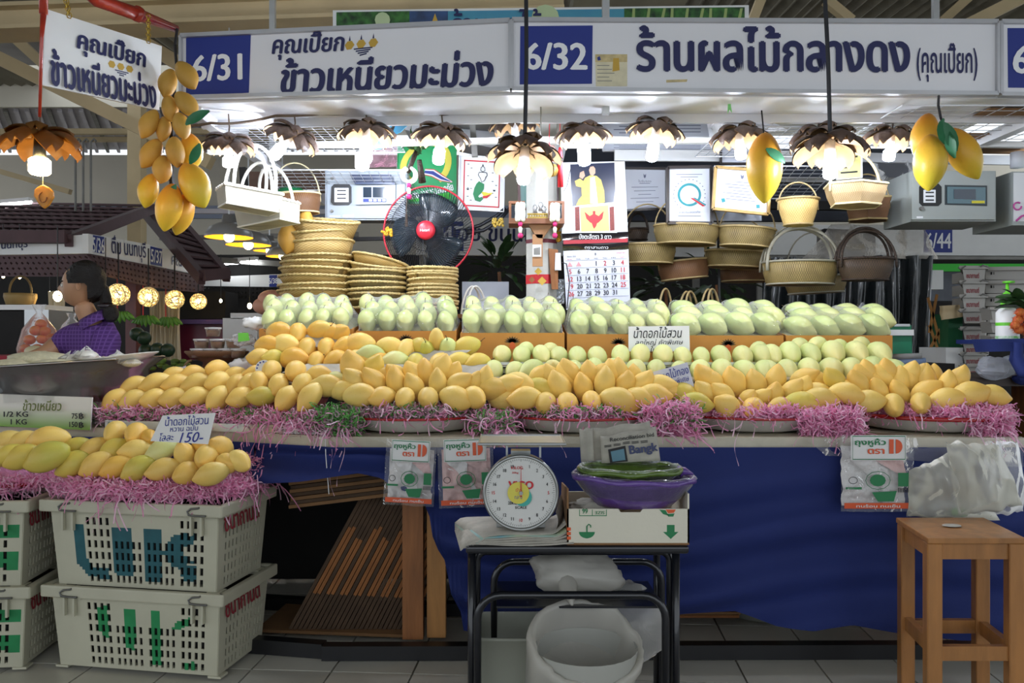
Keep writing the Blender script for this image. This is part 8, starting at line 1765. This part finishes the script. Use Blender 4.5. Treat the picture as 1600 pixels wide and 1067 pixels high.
# ================= the woman =================
t=thing('person','woman in purple plaid shirt, hair in a low bun, reaching over the steel basin','person',S(150,1000,4.0));t.location.z=0;t.location.y=4.3
m_skin=mat('skin','B88A68',.5,var=.06,vs=12);m_hair=mat('hair_black','17120F',.4,bump=.6,bs=90,stretch=(1,1,6));
def skin(name,J,E_,m,par,sub=2,root=None):
    off=par.location;me=bpy.data.meshes.new(name);ks=list(J);me.from_pydata([tuple(Vector(J[k][0])-off) for k in ks],[(ks.index(a),ks.index(c)) for a,c in E_],[]);me.materials.append(m)
    o=bpy.data.objects.new(name,me);C.objects.link(o);o.parent=par;md=o.modifiers.new('skin','SKIN');md.use_smooth_shade=True
    sv=me.skin_vertices[0].data
    for i,k in enumerate(ks): r=J[k][1];sv[i].radius=(r,r) if not isinstance(r,tuple) else r
    sv[ks.index(root or ks[0])].use_root=True
    s_=o.modifiers.new('sub','SUBSURF');s_.levels=sub;s_.render_levels=sub;return o
Yp=4.25;P_=lambda px,py,dy=0: S(px,py,Yp+dy)
hip=Vector((P_(165,0).x,4.36,.95))
J={'hip': (hip,(.15,.11)),'waist': (P_(150,620,.06),(.13,.10)),'chest': (P_(138,555,.02),(.14,.11)),'neckb': (P_(143,503,.0),(.062,.058)),'neck': (P_(134,488,0),(.048,.050)),'jaw': (P_(128,470,0),(.058,.06)),
     'shL': (P_(166,522,.04),(.062,.065)),'elL': (P_(148,586,-.10),(.045,.045)),'wrL': (P_(30,600,-.30),(.028,.028)),'haL': (P_(-5,602,-.34),(.03,.022)),
     'shR': (P_(98,530,.06),(.06,.06)),'elR': (P_(72,552,-.05),(.042,.042)),'wrR': (P_(0,575,-.12),(.028,.028)),'haR': (P_(-32,582,-.14),(.03,.022)),
     'thL': (hip+Vector((.09,0,-.1)),.085),'knL': (hip+Vector((.10,-.02,-.48)),.058),'anL': (hip+Vector((.10,0,-.88)),.04),'toL': (hip+Vector((.08,-.15,-.92)),.03),
     'thR': (hip+Vector((-.09,0,-.1)),.085),'knR': (hip+Vector((-.10,-.02,-.48)),.058),'anR': (hip+Vector((-.10,0,-.88)),.04),'toR': (hip+Vector((-.13,-.15,-.92)),.03)}
Ed=[('hip','waist'),('waist','chest'),('chest','neckb'),('neckb','neck'),('neck','jaw'),('chest','shL'),('shL','elL'),('elL','wrL'),('wrL','haL'),('chest','shR'),('shR','elR'),('elR','wrR'),('wrR','haR'),('hip','thL'),('thL','knL'),('knL','anL'),('anL','toL'),('hip','thR'),('thR','knR'),('knR','anR'),('anR','toR')]
for s in ('L','R'):
    h=Vector(J['ha'+s][0]);
    for i in range(5):
        dz=(i-2)*.016;l=(.05,.07,.075,.07,.055)[i] if i<4 else .05
        a=h+Vector((-.02 if i<4 else .0,0,dz*.8));c1=h+Vector((-.02-l*.55,-.006,dz*1.2-.006));c2=h+Vector((-.02-l,-.012,dz*1.2-.03))
        if i==4: a=h+Vector((.005,-.01,.02));c1=h+Vector((-.02,-.035,.03));c2=h+Vector((-.045,-.045,.02))
        J[f'f{s}{i}a']=(c1,.0085);J[f'f{s}{i}b']=(c2,.007);Ed+=[('ha'+s,f'f{s}{i}a'),(f'f{s}{i}a',f'f{s}{i}b')]
body=skin('body',J,Ed,m_skin,t,2,'hip')
# head: profile to the left, built by shaping a sphere in head coordinates (face toward -x)
hc=P_(127,446);b=B();b.ball((0,0,0),1,40,30);out=[]
def bump(v,c,r,a): d=(v-Vector(c)).length/r;return a*math.exp(-d*d*2)
for v in b.v:
    v=Vector(v);p=Vector((v.x*.093,v.y*.074,v.z*.112))
    if v.z<0: p.x+=-.018*(-v.z) ;p.y*=1-.30*(-v.z) ** 1.5;p.x*=1-.12*(-v.z)
    f=Vector((-1,0,0))
    p+=f*(bump(v,(-.98,0,-.18),.20,.020)+bump(v,(-.97,0,-.02),.2,.006)+bump(v,(-.8,0,-.85),.30,.016)+bump(v,(-.93,0,-.50),.16,.008)+bump(v,(-.9,0,-.62),.12,.004))
    for s in (-1,1): p-=f*bump(v,(-.88,s*.38,.02),.22,.007)
    out.append(tuple(hc+Matrix.Rotation(R(12),3,'Z') @ p))
b.v=out;obj('head',b,m_skin,t,True)
Hd=lambda x,y,z: hc+Matrix.Rotation(R(12),3,'Z') @ Vector((x,y,z))
b=B();ec=Hd(.012,-.073,-.008)
b.lathe([(0,.0),(.010,.001),(.016,.008),(.019,.013),(.017,.015),(.010,.007),(0,.005)],16,Matrix.Translation(ec) @ Matrix.Rotation(R(90),4,'X'),sx=.75,sy=1.25);obj('ear',b,m_skin,t,True)
for s in (-1,1):
    b=B();b.ball(Hd(-.079,s*.030,-.002),.011,12,8);obj('eye',b,mat('eye_white','D8D2CA',.2),t,True);b=B();b.ball(Hd(-.0865,s*.031,-.002),.0055,8,6);obj('iris',b,m_hair,t,True)
    b=B();b.tube([Hd(-.088,s*.014,.016),Hd(-.087,s*.03,.021),Hd(-.076,s*.045,.018)],.003,5);obj('eyebrow',b,m_hair,t,True)
b=B();b.tube([Hd(-.098,-.016,-.055),Hd(-.106,0,-.053),Hd(-.098,.016,-.055)],[.002,.005,.002],6);obj('lips',b,mat('lips','9A5048',.5),t,True)
b=B();b.ball((0,0,0),1,36,26);vs=[]
for v in b.v:
    v=Vector(v);p=Vector((.022+v.x*.098,v.y*.088,.020+v.z*.110))
    if v.x<-.55: p.x=max(p.x,-.055-.012*v.z) ;
    if v.z<-.2: p.x+=.012
    p+=Vector((v.x,v.y,v.z))*.004*math.sin(v.y*30+v.z*8);vs.append(tuple(hc+Matrix.Rotation(R(12),3,'Z') @ p))
fs=[f for f in b.f if sum(b_[0] for b_ in [b.v[i] for i in f])/len(f)>-.78 and not (sum(b.v[i][2] for i in f)/len(f)<-.1 and sum(b.v[i][0] for i in f)/len(f)<.12)]
b.v=vs;b.f=fs;b.m=[0]*len(fs);obj('hair',b,m_hair,t,True)
b=B();b.tube([Hd(.10,.0,-.02),Hd(.118,-.01,-.06),Hd(.125,-.02,-.095)],[.035,.03,.03],12);b.ball(P_(173,490,-.03),.042,16,12,(.95,.9,1.1));obj('hair_bun',b,m_hair,t,True)
b=B();b.tube([P_(164,478,-.03)+Vector((.028*math.cos(a*.6),.028*math.sin(a*.6),0)) for a in range(11)],.008,6,closed=True);obj('hair_tie',b,mat('hair_tie','3A3438',.4),t,True)
# shirt
mp=bpy.data.materials.new('plaid_purple');mp.use_nodes=True;nt=mp.node_tree;N=nt.nodes;L=nt.links;tc=N.new('ShaderNodeTexCoord');mx=N.new('ShaderNodeMix');mx.data_type='RGBA';mx.inputs['A'].default_value=(*srgb('4C2A6E'),1);mx.inputs['B'].default_value=(*srgb('6E4A94'),1)
ad=N.new('ShaderNodeMath');ad.operation='MAXIMUM';ws=[]
for d in ('X','Z'):
    w2=N.new('ShaderNodeTexWave');w2.bands_direction=d;w2.inputs['Scale'].default_value=16;L.new(tc.outputs['Object'],w2.inputs['Vector']);pw=N.new('ShaderNodeMath');pw.operation='POWER';pw.inputs[1].default_value=6;L.new(w2.outputs[1],pw.inputs[0]);ws.append(pw)
L.new(ws[0].outputs[0],ad.inputs[0]);L.new(ws[1].outputs[0],ad.inputs[1]);L.new(ad.outputs[0],mx.inputs['Factor']);L.new(mx.outputs['Result'],N['Principled BSDF'].inputs['Base Color']);N['Principled BSDF'].inputs['Roughness'].default_value=.85
JS={'hip': (hip+Vector((0,0,.0)),(.175,.135)),'waist': (P_(150,620,.06),(.165,.13)),'chest': (P_(140,562,.02),(.175,.135)),'coll': (P_(148,510,.0),(.085,.078)),'shL': (P_(168,520,.03),(.095,.09)),'elL': (P_(150,585,-.10),(.062,.062)),'cuL': (P_(118,592,-.16),(.052,.052)),
      'shR': (P_(105,525,.05),(.082,.078)),'elR': (P_(80,544,-.03),(.062,.06))}
skin('shirt',JS,[('hip','waist'),('waist','chest'),('chest','coll'),('chest','shL'),('shL','elL'),('elL','cuL'),('chest','shR'),('shR','elR')],mp,t,2,'hip')
b=B();cc=P_(146,496);b.lathe([(.062,-.035),(.068,-.01),(.075,.012),(.088,-.012),(.09,-.04)],20,Matrix.Translation(cc) @ Matrix.Rotation(R(-28),4,'Y') @ Matrix.Rotation(R(6),4,'X'),a0=R(-130),a1=R(150));obj('collar',b,mp,t,True)
JT={'a': (hip+Vector((0,0,-.02)),(.17,.13)),'tl': (hip+Vector((.09,0,-.12)),.10),'kl': (hip+Vector((.10,-.02,-.48)),.075),'al': (hip+Vector((.10,0,-.82)),.06),'tr': (hip+Vector((-.09,0,-.12)),.10),'kr': (hip+Vector((-.10,-.02,-.48)),.075),'ar': (hip+Vector((-.10,0,-.82)),.06)}
skin('trousers',JT,[('a','tl'),('tl','kl'),('kl','al'),('a','tr'),('tr','kr'),('kr','ar')],mat('trousers_dark','26262E',.8),t,1,'a')
